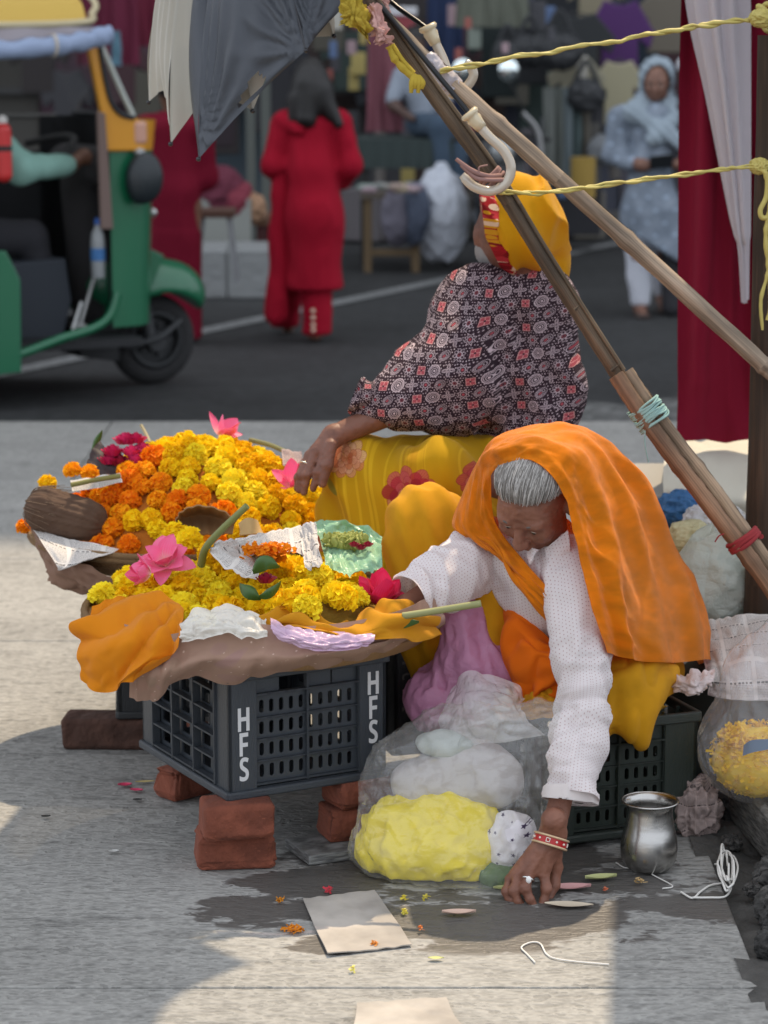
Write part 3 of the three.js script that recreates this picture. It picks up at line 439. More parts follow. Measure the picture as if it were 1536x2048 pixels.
// ---------- bricks and stone ----------
const brickMat = std(lin(.27, .078, .042), { map: dataTex(256, 256, (u, v) => { const n = tileF(u, v, 5, 71, 6), s = tile(u, v, 90, 3); return [.62 + .5 * n + (s > .93 ? .25 : 0), .62 + .5 * n + (s > .93 ? .3 : 0), .64 + .48 * n + (s > .93 ? .3 : 0)]; }), bumpMap: grain, bumpScale: .012, roughness: .95 });
function brick(px, py, Y, turn, [w, h, l], seed, label, rough = 1, tint) {       // px, py: middle of the near lower edge
  const g = new RoundedBoxGeometry(w, h, l, 22, Math.min(.008 + .011 * rough, h * .3)), p = g.attributes.position, u = [], n = g.attributes.normal;
  for (let i = 0; i < p.count; i++) { const x = p.getX(i), y = p.getY(i), z = p.getZ(i), e = Math.max(Math.abs(x) / w, Math.abs(z) / l) * 2, k = 1 - rough * (.10 * ss(.74, 1, e) * (.5 + 2.6 * Math.max(0, fbm(x * 30 + seed, y * 40, z * 30, 3))) - .05 * fbm(x * 60 + seed, y * 60, z * 60, 3)); u.push(x * 4 + z * 1.7 + seed, y * 4 + z * 3); p.setXYZ(i, x * k, y * (1 + rough * .07 * fbm(x * 14 + seed, z * 14, seed, 2)), z * k); }
  g.setAttribute('uv', new THREE.Float32BufferAttribute(u, 2)); const sg = smooth(g);
  const c = G(px, py, Y), m = brickMat.clone(); if (tint) m.color = lin(...tint);
  const o = solo('brick', sg, m, label, 'brick', 'bricks holding up the crates', V(c.x, Y + h / 2, c.z - l / 2 * Math.cos(turn))); o.rotation.y = turn; return o;
}
brick(468, 1745, 0, .12, [.178, .078, .11], 3, 'rounded lower brick of the front stack', 1.3);
brick(470, 1683, .078, .22, [.15, .074, .10], 5, 'upper brick of the front stack under crate corner', .5);
brick(372, 1598, 0, .75, [.15, .072, .09], 8, 'red lower brick with broken end left of front stack', 1.7);
brick(378, 1524, .072, .7, [.13, .076, .09], 9, 'red upper brick hidden under the left side of the crate', 1.2);
brick(216, 1502, 0, -.03, [.228, .076, .105], 12, 'long dark brown brick alone on the sunlit concrete', .5, [.105, .05, .034]);
brick(706, 1684, 0.022, .35, [.15, .07, .1], 14, 'lower brick standing on the marble slab', 1.5);
brick(716, 1618, .092, .5, [.14, .06, .1], 15, 'upper brick under the right corner of the HFS crate', 1.1);
{
  const c = G(672, 1722), g = new RoundedBoxGeometry(.19, .022, .13, 3, .004), p = g.attributes.position; for (let i = 0; i < p.count; i++) { const k = 1 + .03 * noise(p.getX(i) * 40, p.getZ(i) * 40, 3); p.setX(i, p.getX(i) * k); p.setZ(i, p.getZ(i) * k); }
  const o = solo('stone_slab', g, std(lin(.34, .34, .33), { map: grain, bumpMap: grain, bumpScale: .002, roughness: .6 }), 'small grey stone tile under the brick beside the clear bag', 'stone tile', null, V(c.x + .005, .012, c.z - .06)); o.rotation.y = .42;
}
// ---------- baskets ----------
const C1 = V(-.25, .462, -5.2), R1 = .385, C2 = V(-.48, .49, -5.93), R2 = .37;
const cane = std(lin(.36, .21, .09), { bumpMap: withRep(weave, 8, 3), bumpScale: .004, roughness: .8 });
function basket(label, C, R, moundH, moundC) {
  const t = thing('flower_basket', label, 'basket', V(C.x, C.y - .075, C.z));
  const prof = [[.001, 0], [R * .62, 0], [R * .9, .035], [R, .078], [R + .006, .085], [R - .008, .082], [R * .87, .045], [R * .6, .012], [.001, .012]].map((q) => new THREE.Vector2(...q));
  local(t, 'bowl', new THREE.LatheGeometry(prof, 56), cane);
  const rim = []; for (let i = 0; i < 2; i++) rim.push(new THREE.TorusGeometry(R + .002, .008, 8, 64).rotateX(Math.PI / 2).translate(0, .078 + i * .011, 0)); local(t, 'rim', rim, cane);
  const m = grid(40, 40, (u, v) => { const a = u * 2 * Math.PI, r = v * R * .96; return V(Math.cos(a) * r, .055 + moundH(C.x + Math.cos(a) * r, C.z + Math.sin(a) * r), Math.sin(a) * r); });
  local(t, 'flower_litter', m, std(moundC, { roughness: 1, bumpMap: withRep(grain, 5, 5), bumpScale: .012 }));
  return t;
}
const h2 = (x, z) => { const a = (x + .45) / .36, b = (z + 5.95) / .37, r = a * a + b * b; return .205 * Math.max(0, 1 - r) + .012 * noise(x * 14, z * 14); };
const h1 = (x, z) => { const a = (x + .28) / .40, b = (z + 5.24) / .40, r = a * a + b * b, e = ((x + .10) / .16) ** 2 + ((z + 5.03) / .15) ** 2; return .055 * Math.max(0, 1 - r) + .065 * Math.max(0, 1 - e) + .008 * noise(x * 16, z * 16); };
basket('round cane basket heaped with orange and yellow marigolds behind', C2, R2, h2, lin(.42, .13, .01));
basket('round cane basket of yellow marigolds on the HFS crate', C1, R1, h1, lin(.28, .17, .02));
// ---------- marigolds ----------
function marigold(seed, n = 150) {
  const R = rng(seed), gs = [], core = new THREE.IcosahedronGeometry(.76, 2); gs.push(core);
  for (let i = 0; i < n; i++) {
    const y = 1 - 1.5 * (i + .5) / n, r = Math.sqrt(1 - y * y), a = i * 2.39996 + R() * .5, N = V(Math.cos(a) * r, y, Math.sin(a) * r), t1 = N.clone().cross(V(R() - .5, R() - .5, R() - .5)).normalize();
    const w = .15 + .12 * R(), k = .35 + .6 * R(), rad = .88 + .26 * R(), wob = R() * 6;
    const dn = N.clone().cross(t1).multiplyScalar(R() < .5 ? -1 : 1).addScaledVector(V(0, -.5, 0), 1 - Math.abs(N.y)).normalize();
    gs.push(grid(4, 2, (u, v) => { const s = (u - .5) * 2, q = .70 + (rad - .70) * v - .07 * s * s * v, f = v * (.10 + .05 * Math.sin(wob + u * 9)); return N.clone().multiplyScalar(q).addScaledVector(t1, s * w * (.6 + .7 * v)).addScaledVector(dn, v * k * .34).addScaledVector(N, f * .9 * (Math.sin(wob + s * 5) * .5)); }));
  }
  const g = merge(gs); g.deleteAttribute('uv'); return g;
}
const flowerGeo = [1, 2, 3, 4].map((s) => marigold(s));
const petal = (r, g, b) => phy(lin(r, g, b), { roughness: .9, specularIntensity: .3, transmission: .2, thickness: 0 });
const FC = { yellow: [petal(.98, .72, .010), petal(.97, .64, .006), petal(.98, .80, .03)], orange: [petal(.95, .34, .004), petal(.93, .26, .003), petal(.96, .42, .006)] };
const flowers = [];
const RF = rng(91), proto = {};
function flower(p, size, kind, where, up = V(0, 1, 0)) {
  if (flowers.some((q) => q.distanceTo(p) < size * .80)) return false; flowers.push(p.clone());
  const key = kind + where; let o;
  if (!proto[key]) { o = shade(new THREE.Mesh(flowerGeo[0], FC[kind][0])); proto[key] = o; tag(o, where[0].replace('@', kind), 'marigold', where[1].replace('@', kind)); } else o = proto[key].clone();
  o.name = numbered('marigold'); o.geometry = flowerGeo[RF() * 4 | 0]; o.material = FC[kind][RF() * 3 | 0]; scene.add(o);
  o.position.copy(p); const s = size / 2; o.scale.set(s, s * rr(.82, 1, RF), s);
  o.quaternion.setFromUnitVectors(V(0, 1, 0), up.clone().add(V(rr(-.4, .4, RF), 0, rr(-.4, .4, RF))).normalize()); return true;
}
const W2 = ['@ marigold head in the tall heap on the back basket', '@ marigolds heaped on the back basket'], W1 = ['@ marigold head lying in the front basket', '@ marigolds in the front basket'];
let tries = 0, made = 0;
while (made < 165 && tries++ < 5200) {                                   // the heap, near side and top
  const a = RF() * 2 * Math.PI, r = Math.sqrt(RF()), x = -.45 + Math.cos(a) * r * .345, z = -5.93 + Math.sin(a) * r * .35; if (z < -6.12) continue;
  const Y = C2.y - .02 + h2(x, z) + .018, n = V((x + .44) * 3, 1, (z + 5.95) * 3).normalize(), p = V(x, Y, z);
  const band = noise(x * 7 + 3, z * 6, 2) + .55 * noise(x * 22, z * 22, 5); if (x < -.70 && z > -5.97) continue;
  if (flower(p, rr(.048, .066, RF), band > -.02 ? 'yellow' : 'orange', W2, n)) made++;
}
for (const [px, py, k] of [[50, 1055, 'orange'], [95, 965, 'yellow'], [120, 968, 'orange'], [145, 940, 'orange'], [160, 920, 'yellow'], [180, 945, 'orange'], [72, 975, 'orange'], [200, 960, 'yellow'], [225, 975, 'orange'], [110, 950, 'yellow'], [155, 962, 'orange']]) flower(P(px, py, 5.86), .042, k, W2);
made = tries = 0;
while (made < 95 && tries++ < 4000) {                                    // front basket: clusters
  const [cx, cy, sx, sy] = [[310, 1165, 120, 60], [420, 1180, 60, 35], [455, 1095, 60, 35], [630, 1185, 85, 55], [530, 1215, 50, 25], [255, 1195, 60, 45], [690, 1190, 50, 50], [400, 1210, 90, 35], [520, 1150, 90, 50]][RF() * 9 | 0], px = cx + sx * (RF() + RF() - 1), py = cy + sy * (RF() + RF() - 1);
  let p = G(px, py, .5); for (let i = 0; i < 4; i++) p = G(px, py, C1.y - .01 + h1(p.x, p.z) + .012);
  if (Math.hypot(p.x - C1.x, p.z - C1.z) > R1 - .02) continue;
  if (flower(p, rr(.052, .076, RF), 'yellow', W1)) made++;
}
for (const [px, py, d] of [[352, 1068, 5.45], [380, 1078, 5.4], [505, 1105, 5.3], [545, 1110, 5.28], [575, 1120, 5.26], [420, 1110, 5.3], [330, 1180, 5.1], [395, 1130, 5.25], [640, 1150, 5.08], [640, 1195, 4.98], [700, 1180, 5.0], [600, 1205, 4.98]]) flower(P(px, py, d), .056, py < 1125 && px > 490 && px < 600 ? 'orange' : 'yellow', W1);
// ---------- lotuses, roses, stems, coconut ----------
const petalTex = dataTex(64, 128, (u, v) => { const k = ss(0, .45, v), vein = .06 * Math.sin(u * 60) * (1 - v); return [.98, lerp(.82, .46, k) + vein, lerp(.78, .64, k) + vein]; });
const petalDeep = dataTex(64, 128, (u, v) => { const vein = .05 * Math.sin(u * 60); return [.92, lerp(.35, .12, v) + vein, lerp(.5, .36, v) + vein]; });
function lotus(p, axis, size, open, map, label, n = 12) {
  const t = thing('lotus', label, 'lotus flower', p), m = phy(0xffffff, { map, roughness: .6, transmission: .2, thickness: 0 }), q = new THREE.Quaternion().setFromUnitVectors(V(0, 1, 0), axis.clone().normalize()), R = rng(label.length * 13);
  for (let i = 0; i < n; i++) {
    const w = i < n / 3 ? 0 : i < n * .66 ? 1 : 2, a = i * 2.4 + R() * .5, tilt = open * (.25 + .45 * w) + .12 * R(), L = size * (.85 + .2 * R()), W = L * (.36 + .08 * R()), c = Math.cos(a), s = Math.sin(a), curl = .25 * R();
    const g = grid(8, 10, (u, v) => { const e = (u - .5) * 2, wd = W * Math.pow(Math.sin(Math.PI * Math.min(1, .08 + .92 * Math.pow(v, .8))), .75) * e, th = tilt + (v - .5) * (.5 * open) - curl * v * v, up = Math.cos(th) * L * v, out = Math.sin(th) * L * v + .006 - .5 * W * (1 - e * e) * Math.sin(Math.PI * v) * -.55; return V(c * out - s * wd, up + .08 * W * e * e, s * out + c * wd); });
    const uv = g.attributes.uv, nu = 8, nv = 10; for (let j = 0, k = 0; j <= nv; j++) for (let b = 0; b <= nu; b++, k++) uv.setXY(k, b / nu, j / nv);
    g.applyQuaternion(q); local(t, 'petal', g, m);
  }
  return t;
}
lotus(P(330, 1128, 5.2), V(-.1, .8, .5), .062, 1.25, petalTex, 'open pink lotus between the two marigold baskets', 14);
lotus(P(300, 1148, 5.14), V(-.9, .3, .4), .05, .5, petalTex, 'half closed pink lotus pointing left on the front basket', 7);
lotus(P(758, 1205, 5.0), V(.1, 1, .35), .066, .8, petalDeep, 'deep pink pointed lotus beside the white sleeve', 14);
lotus(P(440, 872, 6.05), V(.5, .9, .1), .06, .75, petalTex, 'pale pink lotus standing highest on the back heap', 6);
lotus(P(365, 890, 6.05), V(-.1, 1, .1), .03, .3, petalTex, 'small pink lotus bud behind the marigold heap', 5);
lotus(P(590, 972, 5.78), V(-.3, .9, .3), .062, .8, petalTex, 'pale pink lotus lying beside the hand on the knee', 8);
{
  const roseM = [phy(lin(.50, .01, .09), { roughness: .6 }), phy(lin(.62, .03, .15), { roughness: .6 }), phy(lin(.30, .004, .03), { roughness: .6 })], R = rng(5);
  const rose = (p, s, m, label) => { const t = thing('rose', label, 'rose', p, 'roses on the baskets'); for (let i = 0; i < 11; i++) { const a = i * 2.4, r = .15 + .8 * i / 11, tl = .2 + i * .11; local(t, 'petal', grid(6, 5, (u, v) => { const e = (u - .5) * (2.6 - .1 * i), rad = s * r * (.6 + .5 * v * Math.sin(tl)); return V(Math.cos(a + e) * rad, s * (.9 - .05 * i) * v * (1 - .12 * Math.abs(e)) - s * .2, Math.sin(a + e) * rad); }), m); } return t; };
  for (const [px, py, i] of [[225, 905, 0], [248, 882, 1], [272, 880, 0], [285, 900, 1], [262, 905, 1], [240, 925, 2], [218, 922, 0], [272, 920, 1], [255, 862 + 20, 0]]) rose(P(px, py, 5.95 - .04 * (py > 900)), .03 + .005 * R(), roseM[i], ['crimson rose in the bunch at the back left', 'lighter magenta rose in the bunch at the back left', 'dark rose low in the bunch at the back left'][i]);
  rose(P(532, 1160, 5.0), .026, roseM[2], 'dark red rose in a leaf cup among yellow marigolds');
  const leafM = phy(lin(.05, .12, .02), { roughness: .5, transmission: .15, thickness: 0 });
  const leaf = (pts, w, label) => solo('leaf', (() => { const P0 = PX(pts); return grid(8, 16, (u, v) => { const e = (u - .5) * 2, c = crv(P0, v), t = crv(P0, Math.min(1, v + .02)).sub(crv(P0, Math.max(0, v - .02))).normalize(), s = t.clone().cross(V(0, .35, .94)).normalize(); return c.addScaledVector(s, w * e * Math.sin(Math.PI * Math.min(1, .06 + .94 * v))).add(V(0, -.006 * e * e, .006 * (1 - e * e))); }); })(), leafM, label, 'leaf', 'green leaves on the baskets');
  leaf([[505, 1140, 4.99], [530, 1120, 4.97], [560, 1130, 4.97]], .016, 'green leaf standing over the dark red rose'); leaf([[480, 1165, 4.99], [500, 1180, 4.96], [522, 1195, 4.96]], .014, 'green leaf left of the dark red rose');
  leaf([[518, 1190, 4.96], [540, 1180, 4.94], [562, 1160, 4.95]], .010, 'green leaf curled under the dark red rose');
  leaf([[742, 1248, 4.86], [790, 1238, 4.84], [838, 1240, 4.84]], .017, 'broad green leaf lying on the ochre cloth edge');
  leaf([[182, 905, 6.0], [195, 875, 6.0], [205, 858, 6.0]], .008, 'thin green leaf behind the rose bunch');
  const stemM = std(lin(.20, .22, .07), { roughness: .55 });
  solo('cut_stalk', tube(PX([[402, 1130, 5.15], [412, 1095, 5.12], [445, 1058, 5.1], [494, 1012, 5.08]]), [.0085, .008, .0075, .007], 10, 20), stemM, 'green cut stem standing up between the two baskets', 'cut stalk');
  solo('cut_stalk', tube(PX([[805, 1232, 4.83], [870, 1222, 4.83], [962, 1207, 4.82]]), .0072, 10, 16), std(lin(.27, .27, .11), { roughness: .55 }), 'pale green stem pointing right past the white sleeve', 'cut stalk');
  solo('cut_stalk', tube(PX([[142, 970, 5.72], [190, 960, 5.74], [240, 952, 5.76]]), .006, 8, 8), std(lin(.22, .2, .06)), 'flat green stem lying above the coconut', 'cut stalk');
  solo('cut_stalk', tube(PX([[282, 850, 6.05], [292, 868, 6.03], [300, 885, 6.0]]), .004, 8, 6), std(lin(.4, .34, .2)), 'thin pale stick behind the roses', 'cut stalk');
  solo('cut_stalk', tube(PX([[500, 880, 6.1], [540, 890, 6.05], [575, 905, 6.0]]), .006, 8, 8), std(lin(.2, .2, .08)), 'dull green stem behind the heap on the right', 'cut stalk');
  // coconut: fibrous, tuft at the left
  const a = P(88, 1020, 5.76), b = P(165, 1042, 5.72), ax = b.clone().sub(a).normalize(), sd = ax.clone().cross(V(0, 1, 0)).normalize(), up = sd.clone().cross(ax);
  const fib = (x, y, z) => { const q = V(x, y, z).sub(a), th = Math.atan2(q.dot(up), q.dot(sd)), s = q.dot(ax); return .0022 * noise(th * 11, s * 9, 1) + .0013 * noise(th * 30, s * 16, 2) + .002 * noise(x * 60, y * 60, z * 60); };
  const cn = thing('coconut', 'brown husked coconut lying at the left of back basket', 'coconut', V(a.x, a.y - .06, a.z)), cm = std(lin(.085, .045, .026), { roughness: .9 });
  part(cn, 'husk', flesh([cap(a, b, .044, .05), cap(a.clone().addScaledVector(ax, .02), b.clone().addScaledVector(ax, .015), .05, .042)], { cell: .0032, k: .03, disp: fib }), cm);
  const fibres = []; for (let i = 0; i < 90; i++) { const th = R() * 6.28, r = .02 + .033 * R(), s0 = a.clone().addScaledVector(ax, -.044), e = a.clone().addScaledVector(ax, .015 + .07 * R()).addScaledVector(up, Math.sin(th) * (r + .018)).addScaledVector(sd, Math.cos(th) * (r + .018)); fibres.push(tube([s0.add(V(.004 * R(), .006 * R() - .003, 0)), a.clone().addScaledVector(ax, -.028).addScaledVector(up, Math.sin(th) * r * .9).addScaledVector(sd, Math.cos(th) * r * .9), e], [.0012, .001, .0005], 4, 8, false)); }
  const ft = part(cn, 'fibre', fibres, std(lin(.17, .11, .07), { roughness: .9 })); ft.userData.kind = 'stuff';
  // herbs in the green bag
  const cut = [], hp = P(690, 1090, 5.22); for (let i = 0; i < 300; i++) cut.push(place(new THREE.IcosahedronGeometry(.005 + .004 * R(), 0).scale(1, .5, 1.6), hp.clone().add(V((R() + R() - 1) * .05, .012 * R() * 1.6, (R() + R() - 1) * .045)), qEuler(R() * 6, R() * 6, R() * 6)));
  const hb = solo('chopped_herbs', cut, std(lin(.30, .32, .07), { roughness: .7 }), 'pile of chopped green leaves and buds in the pale green plastic bag', 'herbs'); hb.userData.kind = 'stuff';
  for (let i = 0; i < 3; i++) rose(P(708 + 14 * i, 1090 + 6 * (i % 2), 5.16), .014, roseM[2], 'tiny dark red bud on the chopped leaves');
}
{
  const mk = [['the brown coconut', P(125, 1030, 5.72)], ['the crimson rose bunch', P(250, 900, 5.95)], ['the tipped leaf bowl', P(410, 1045, 5.5)], ['the lotus on the crest', P(440, 870, 6.0)], ['the hand on the knee', P(610, 950, 5.65)], ['the open pink lotus', P(330, 1120, 5.2)], ['the newspaper fold', P(530, 1110, 5.15)], ['the green plastic bag', P(690, 1090, 5.22)], ['the deep pink lotus', P(758, 1190, 5.0)], ['the white plastic sheet', P(440, 1235, 4.85)], ['the bright orange cloth', P(250, 1230, 4.95)], ['the dark red rose', P(532, 1160, 5.0)], ['the thin pink bud', P(365, 890, 6.05)], ['the dull stalk right of the crest', P(540, 892, 6.0)]];
  labelByMarks(scene.children.filter((o) => o.userData.category === 'marigold'), mk, (o, r, m) => o.userData.group.split(' ')[0].replace(/s$/, '') + ' marigold ' + r + m + (/back/.test(o.userData.group) ? ' in the back heap' : ' in the front basket'));
  labelByMarks(scene.children.filter((o) => o.userData.category === 'rose'), mk.filter((q) => /coconut|crest|green|dark/.test(q[0])), (o, r, m) => o.userData.label.split(' in the')[0].split(' low in')[0].split(' on the')[0] + ' ' + r + m);
}
// ---------- newspaper, plastic, cloth on the baskets ----------
const newsTex = canvasTex(512, 512, (c, w, h) => { const R = rng(3); c.fillStyle = '#d8d2cc'; c.fillRect(0, 0, w, h); for (let k = 0; k < 4; k++) for (let y = 14; y < h - 8; y += 7) { if (y % 126 < 20) { c.fillStyle = 'rgba(40,38,40,.75)'; if (y % 126 < 7) for (let x = k * 128 + 8; x < k * 128 + 110; x += 13 + R() * 8) c.fillRect(x, y, 9 + R() * 5, 10); continue; } c.fillStyle = 'rgba(60,56,60,.55)'; for (let x = k * 128 + 8; x < k * 128 + 118;) { const l = 3 + R() * 11; c.fillRect(x, y, Math.min(l, k * 128 + 118 - x), 2.6); x += l + 3; } } });
const paper = (o = {}) => phy(0xffffff, { map: withRep(newsTex, 4, 4), roughness: .95, transmission: .12, thickness: 0, ...o });
const film = (r, g, b, o = {}) => phy(lin(r, g, b), { bumpMap: withRep(crumpled, 5, 5), bumpScale: .004, roughness: .25, transmission: .45, thickness: 0, ior: 1.3, ...o });
const crink = (s, a = .006, q = 9) => (u, v) => a * (1 - 2 * Math.abs(noise(u * q + s, v * q)) + .6 * (1 - 2 * Math.abs(noise(u * q * 2.3, v * q * 2.3 + s))) - .5);
const px4 = (rows) => rows.map((r) => PX(r));
solo('newspaper', sheet(px4([[[62, 1052, 5.76], [110, 1072, 5.70], [170, 1085, 5.66], [238, 1098, 5.62]], [[80, 1080, 5.66], [120, 1098, 5.62], [170, 1108, 5.60], [225, 1108, 5.58]], [[110, 1125, 5.58], [125, 1130, 5.57], [150, 1128, 5.56], [190, 1115, 5.57]], [[116, 1140, 5.57], [118, 1141, 5.57], [121, 1141, 5.565], [126, 1138, 5.565]]]), 24, 16, crink(1, .002, 4), .0006), paper({ transmission: .05 }), 'white newspaper corner hanging down under the coconut', 'newspaper', 'newspapers');
solo('newspaper', sheet(px4([[[415, 1100, 5.12], [440, 1125, 5.05], [480, 1150, 5.02], [515, 1158, 5.02]], [[430, 1085, 5.12], [460, 1108, 5.08], [495, 1128, 5.06], [520, 1140, 5.06]], [[452, 1082, 5.18], [480, 1095, 5.2], [510, 1108, 5.2], [530, 1120, 5.2]], [[470, 1080, 5.24], [520, 1068, 5.28], [570, 1060, 5.3], [598, 1055, 5.3]]]), 26, 20, crink(4, .006, 5), .0006), paper(), 'crumpled newspaper fold cupping orange petals', 'newspaper', 'newspapers');
solo('newspaper', sheet(px4([[[470, 1078, 5.26], [515, 1068, 5.28], [560, 1060, 5.29], [602, 1055, 5.3]], [[478, 1098, 5.2], [520, 1092, 5.22], [565, 1088, 5.23], [606, 1082, 5.22]], [[486, 1118, 5.14], [525, 1112, 5.16], [570, 1108, 5.17], [612, 1110, 5.14]]]), 24, 14, crink(8, .004, 4), .0006), paper(), 'flat newspaper with a boxed notice behind the orange petals', 'newspaper', 'newspapers');
solo('newspaper', sheet(px4([[[602, 1055, 5.28], [618, 1050, 5.26], [632, 1045, 5.24]], [[606, 1095, 5.18], [622, 1090, 5.16], [636, 1080, 5.16]], [[612, 1140, 5.06], [628, 1138, 5.05], [645, 1126, 5.06]]]), 14, 20, crink(11, .005, 4), .0006), paper(), 'narrow upright newspaper strip beside the green bag', 'newspaper', 'newspapers');
solo('newspaper', sheet(px4([[[563, 900, 5.96], [585, 903, 5.95], [604, 905, 5.94]], [[566, 930, 5.9], [585, 934, 5.89], [606, 940, 5.88]]]), 10, 8, crink(13, .003, 3), .0006), paper({ color: lin(.75, .6, .6) }), 'small pinkish newspaper piece behind the wrist', 'newspaper', 'newspapers');
solo('newspaper', sheet(px4([[[140, 962, 5.75], [190, 955, 5.78], [240, 948, 5.8]], [[145, 985, 5.72], [195, 975, 5.74], [245, 965, 5.77]]]), 12, 6, crink(17, .003, 3), .0006), paper(), 'strip of newspaper sticking out above the coconut', 'newspaper', 'newspapers');
solo('paper_wrapper', sheet(px4([[[168, 950, 5.9], [182, 905, 5.93], [200, 880, 5.96]], [[195, 958, 5.86], [215, 935, 5.9], [225, 915, 5.93]], [[240, 955, 5.84], [258, 945, 5.88], [300, 930, 5.92]]]), 16, 16, crink(19, .004, 4), .0006), std(lin(.05, .035, .035), { roughness: .7 }), 'dark wrapper folded round the rose bunch', 'wrapper');
solo('plastic_bag', sheet(px4([[[620, 1048, 5.3], [660, 1040, 5.3], [715, 1050, 5.32], [765, 1072, 5.3]], [[640, 1085, 5.24], [668, 1072, 5.27], [715, 1070, 5.3], [762, 1092, 5.26]], [[650, 1120, 5.14], [680, 1110, 5.16], [720, 1112, 5.15], [764, 1105, 5.14]], [[648, 1140, 5.1], [690, 1150, 5.06], [735, 1148, 5.06], [765, 1140, 5.08]]]), 40, 30, crink(23, .007, 6), 0), film(.35, .62, .42, { transmission: .3 }), 'pale green plastic bag opened flat with chopped leaves', 'plastic bag');
solo('plastic_sheet', sheet(px4([[[360, 1240, 4.836], [395, 1222, 4.846], [445, 1212, 4.876], [500, 1222, 4.876], [530, 1245, 4.846]], [[362, 1262, 4.796], [400, 1250, 4.786], [450, 1240, 4.796], [500, 1246, 4.796], [532, 1258, 4.796]], [[365, 1285, 4.786], [400, 1278, 4.766], [450, 1272, 4.766], [495, 1275, 4.766], [535, 1272, 4.776]]]), 60, 34, crink(29, .007, 4), 0), film(.82, .79, .72, { transmission: .25, roughness: .4 }), 'crumpled white plastic sheet on the front edge of the basket', 'plastic sheet');
solo('plastic_sheet', sheet(px4([[[540, 1240, 4.812], [600, 1255, 4.792], [670, 1262, 4.792], [750, 1268, 4.812]], [[545, 1262, 4.772], [605, 1278, 4.757], [670, 1285, 4.757], [748, 1280, 4.782]], [[575, 1290, 4.772], [615, 1300, 4.757], [675, 1302, 4.757], [735, 1290, 4.782]]]), 60, 30, crink(37, .006, 4), 0), film(.72, .52, .70, { transmission: .3 }), 'lilac plastic sheet hanging over the front edge of the basket', 'plastic sheet');
const ochre = clothy(lin(.62, .27, .012), { transmission: .12, thickness: 0 });
solo('folded_cloth', sheet(px4([[[520, 1240, 4.864], [580, 1220, 4.884], [640, 1240, 4.864], [700, 1250, 4.864], [740, 1215, 4.904], [800, 1208, 4.924], [870, 1235, 4.964]], [[525, 1255, 4.834], [585, 1240, 4.824], [645, 1258, 4.804], [705, 1268, 4.794], [760, 1245, 4.804], [815, 1235, 4.844], [878, 1250, 4.934]], [[540, 1262, 4.844], [590, 1256, 4.814], [650, 1268, 4.794], [712, 1278, 4.794], [790, 1278, 4.804], [830, 1285, 4.844], [875, 1268, 4.934]]]), 70, 24, (u, v) => .009 * Math.sin(v * 13 + 5 * noise(u * 5, v, 2)) + .006 * noise(u * 14, v * 5, 4), .002), ochre, 'ochre cloth folded along the right edge of front basket', 'cloth', 'cloths on the front basket');
solo('draped_cloth', sheet(px4([[[185, 1215, 4.988], [230, 1190, 5.028], [280, 1182, 5.028], [330, 1190, 4.988], [368, 1220, 4.898]], [[165, 1235, 4.928], [215, 1225, 4.938], [275, 1220, 4.928], [325, 1225, 4.898], [366, 1250, 4.828]], [[142, 1258, 4.918], [200, 1268, 4.858], [262, 1270, 4.828], [318, 1270, 4.818], [362, 1285, 4.788]], [[165, 1320, 4.888], [205, 1330, 4.833], [250, 1325, 4.808], [300, 1320, 4.798], [345, 1310, 4.783]], [[165, 1360, 4.878], [190, 1385, 4.838], [228, 1380, 4.808], [258, 1355, 4.798], [300, 1335, 4.788]]]), 70, 60, (u, v) => { const th = Math.atan2(v + .1, 1.05 - u), r = Math.hypot(v, 1 - u); return .024 * (Math.pow(ridge(th * 2.6 + .3 * noise(u * 4, v * 4, 8)), 1.4) - .4) * ss(0, .5, r) + .003 * noise(u * 14, v * 11, 2) + .004 * (1 - 2 * Math.abs(noise(u * 5 + v * 4, v * 3 - u * 2, 4))); }, .0015), clothy(lin(.80, .27, .008), { transmission: .2, thickness: 0 }), 'bright orange cloth hanging over left front of basket', 'cloth', 'cloths on the front basket');
const dustTex = canvasTex(512, 256, (c, w, h) => { const R = rng(8); c.fillStyle = '#ab8c7b'; c.fillRect(0, 0, w, h); for (let i = 0; i < 26; i++) { c.fillStyle = ['rgba(120,120,90,.12)', 'rgba(150,110,140,.12)', 'rgba(180,140,130,.15)'][i % 3]; c.beginPath(); c.ellipse(R() * w, R() * h, 10 + R() * 30, 6 + R() * 16, R() * 3, 0, 7); c.fill(); } c.fillStyle = 'rgba(225,205,190,.8)'; for (let i = 0; i < 60; i++) { const a = R() * w, b = R() * h; c.beginPath(); c.arc(a, b, 1 + R() * 1.6, 0, 7); c.fill(); } });
solo('draped_cloth', (() => { const top = [[250, 1290, 4.9], [320, 1312, 4.84], [400, 1300, 4.82], [500, 1290, 4.815], [600, 1295, 4.815], [700, 1285, 4.83], [790, 1265, 4.88], [885, 1225, 4.99]], bot = [[262, 1392, 4.92], [305, 1402, 4.87], [370, 1358, 4.86], [470, 1365, 4.86], [580, 1342, 4.87], [690, 1322, 4.89], [790, 1292, 4.93], [888, 1250, 5.02]]; top.forEach((q) => { q[2] -= .022; }); const mid = top.map((q, i) => [(q[0] + bot[i][0]) / 2, (q[1] + bot[i][1]) / 2, q[2] - .008]); const up = top.map(([a, b, c]) => [a, b - 42, c + .012]); return sheet(px4([up, top, mid, bot]), 110, 30, (u, v) => .005 * noise(u * 34, v * 2.5, 3) + .005 * (1 - 2 * Math.abs(noise(u * 12, v * 4, 9))) * v, .0015); })(), clothy(0xffffff, { map: withRep(dustTex, 2, 4) }), 'dusty brown cloth with pale dots round the front basket side', 'cloth', 'cloths on the front basket');
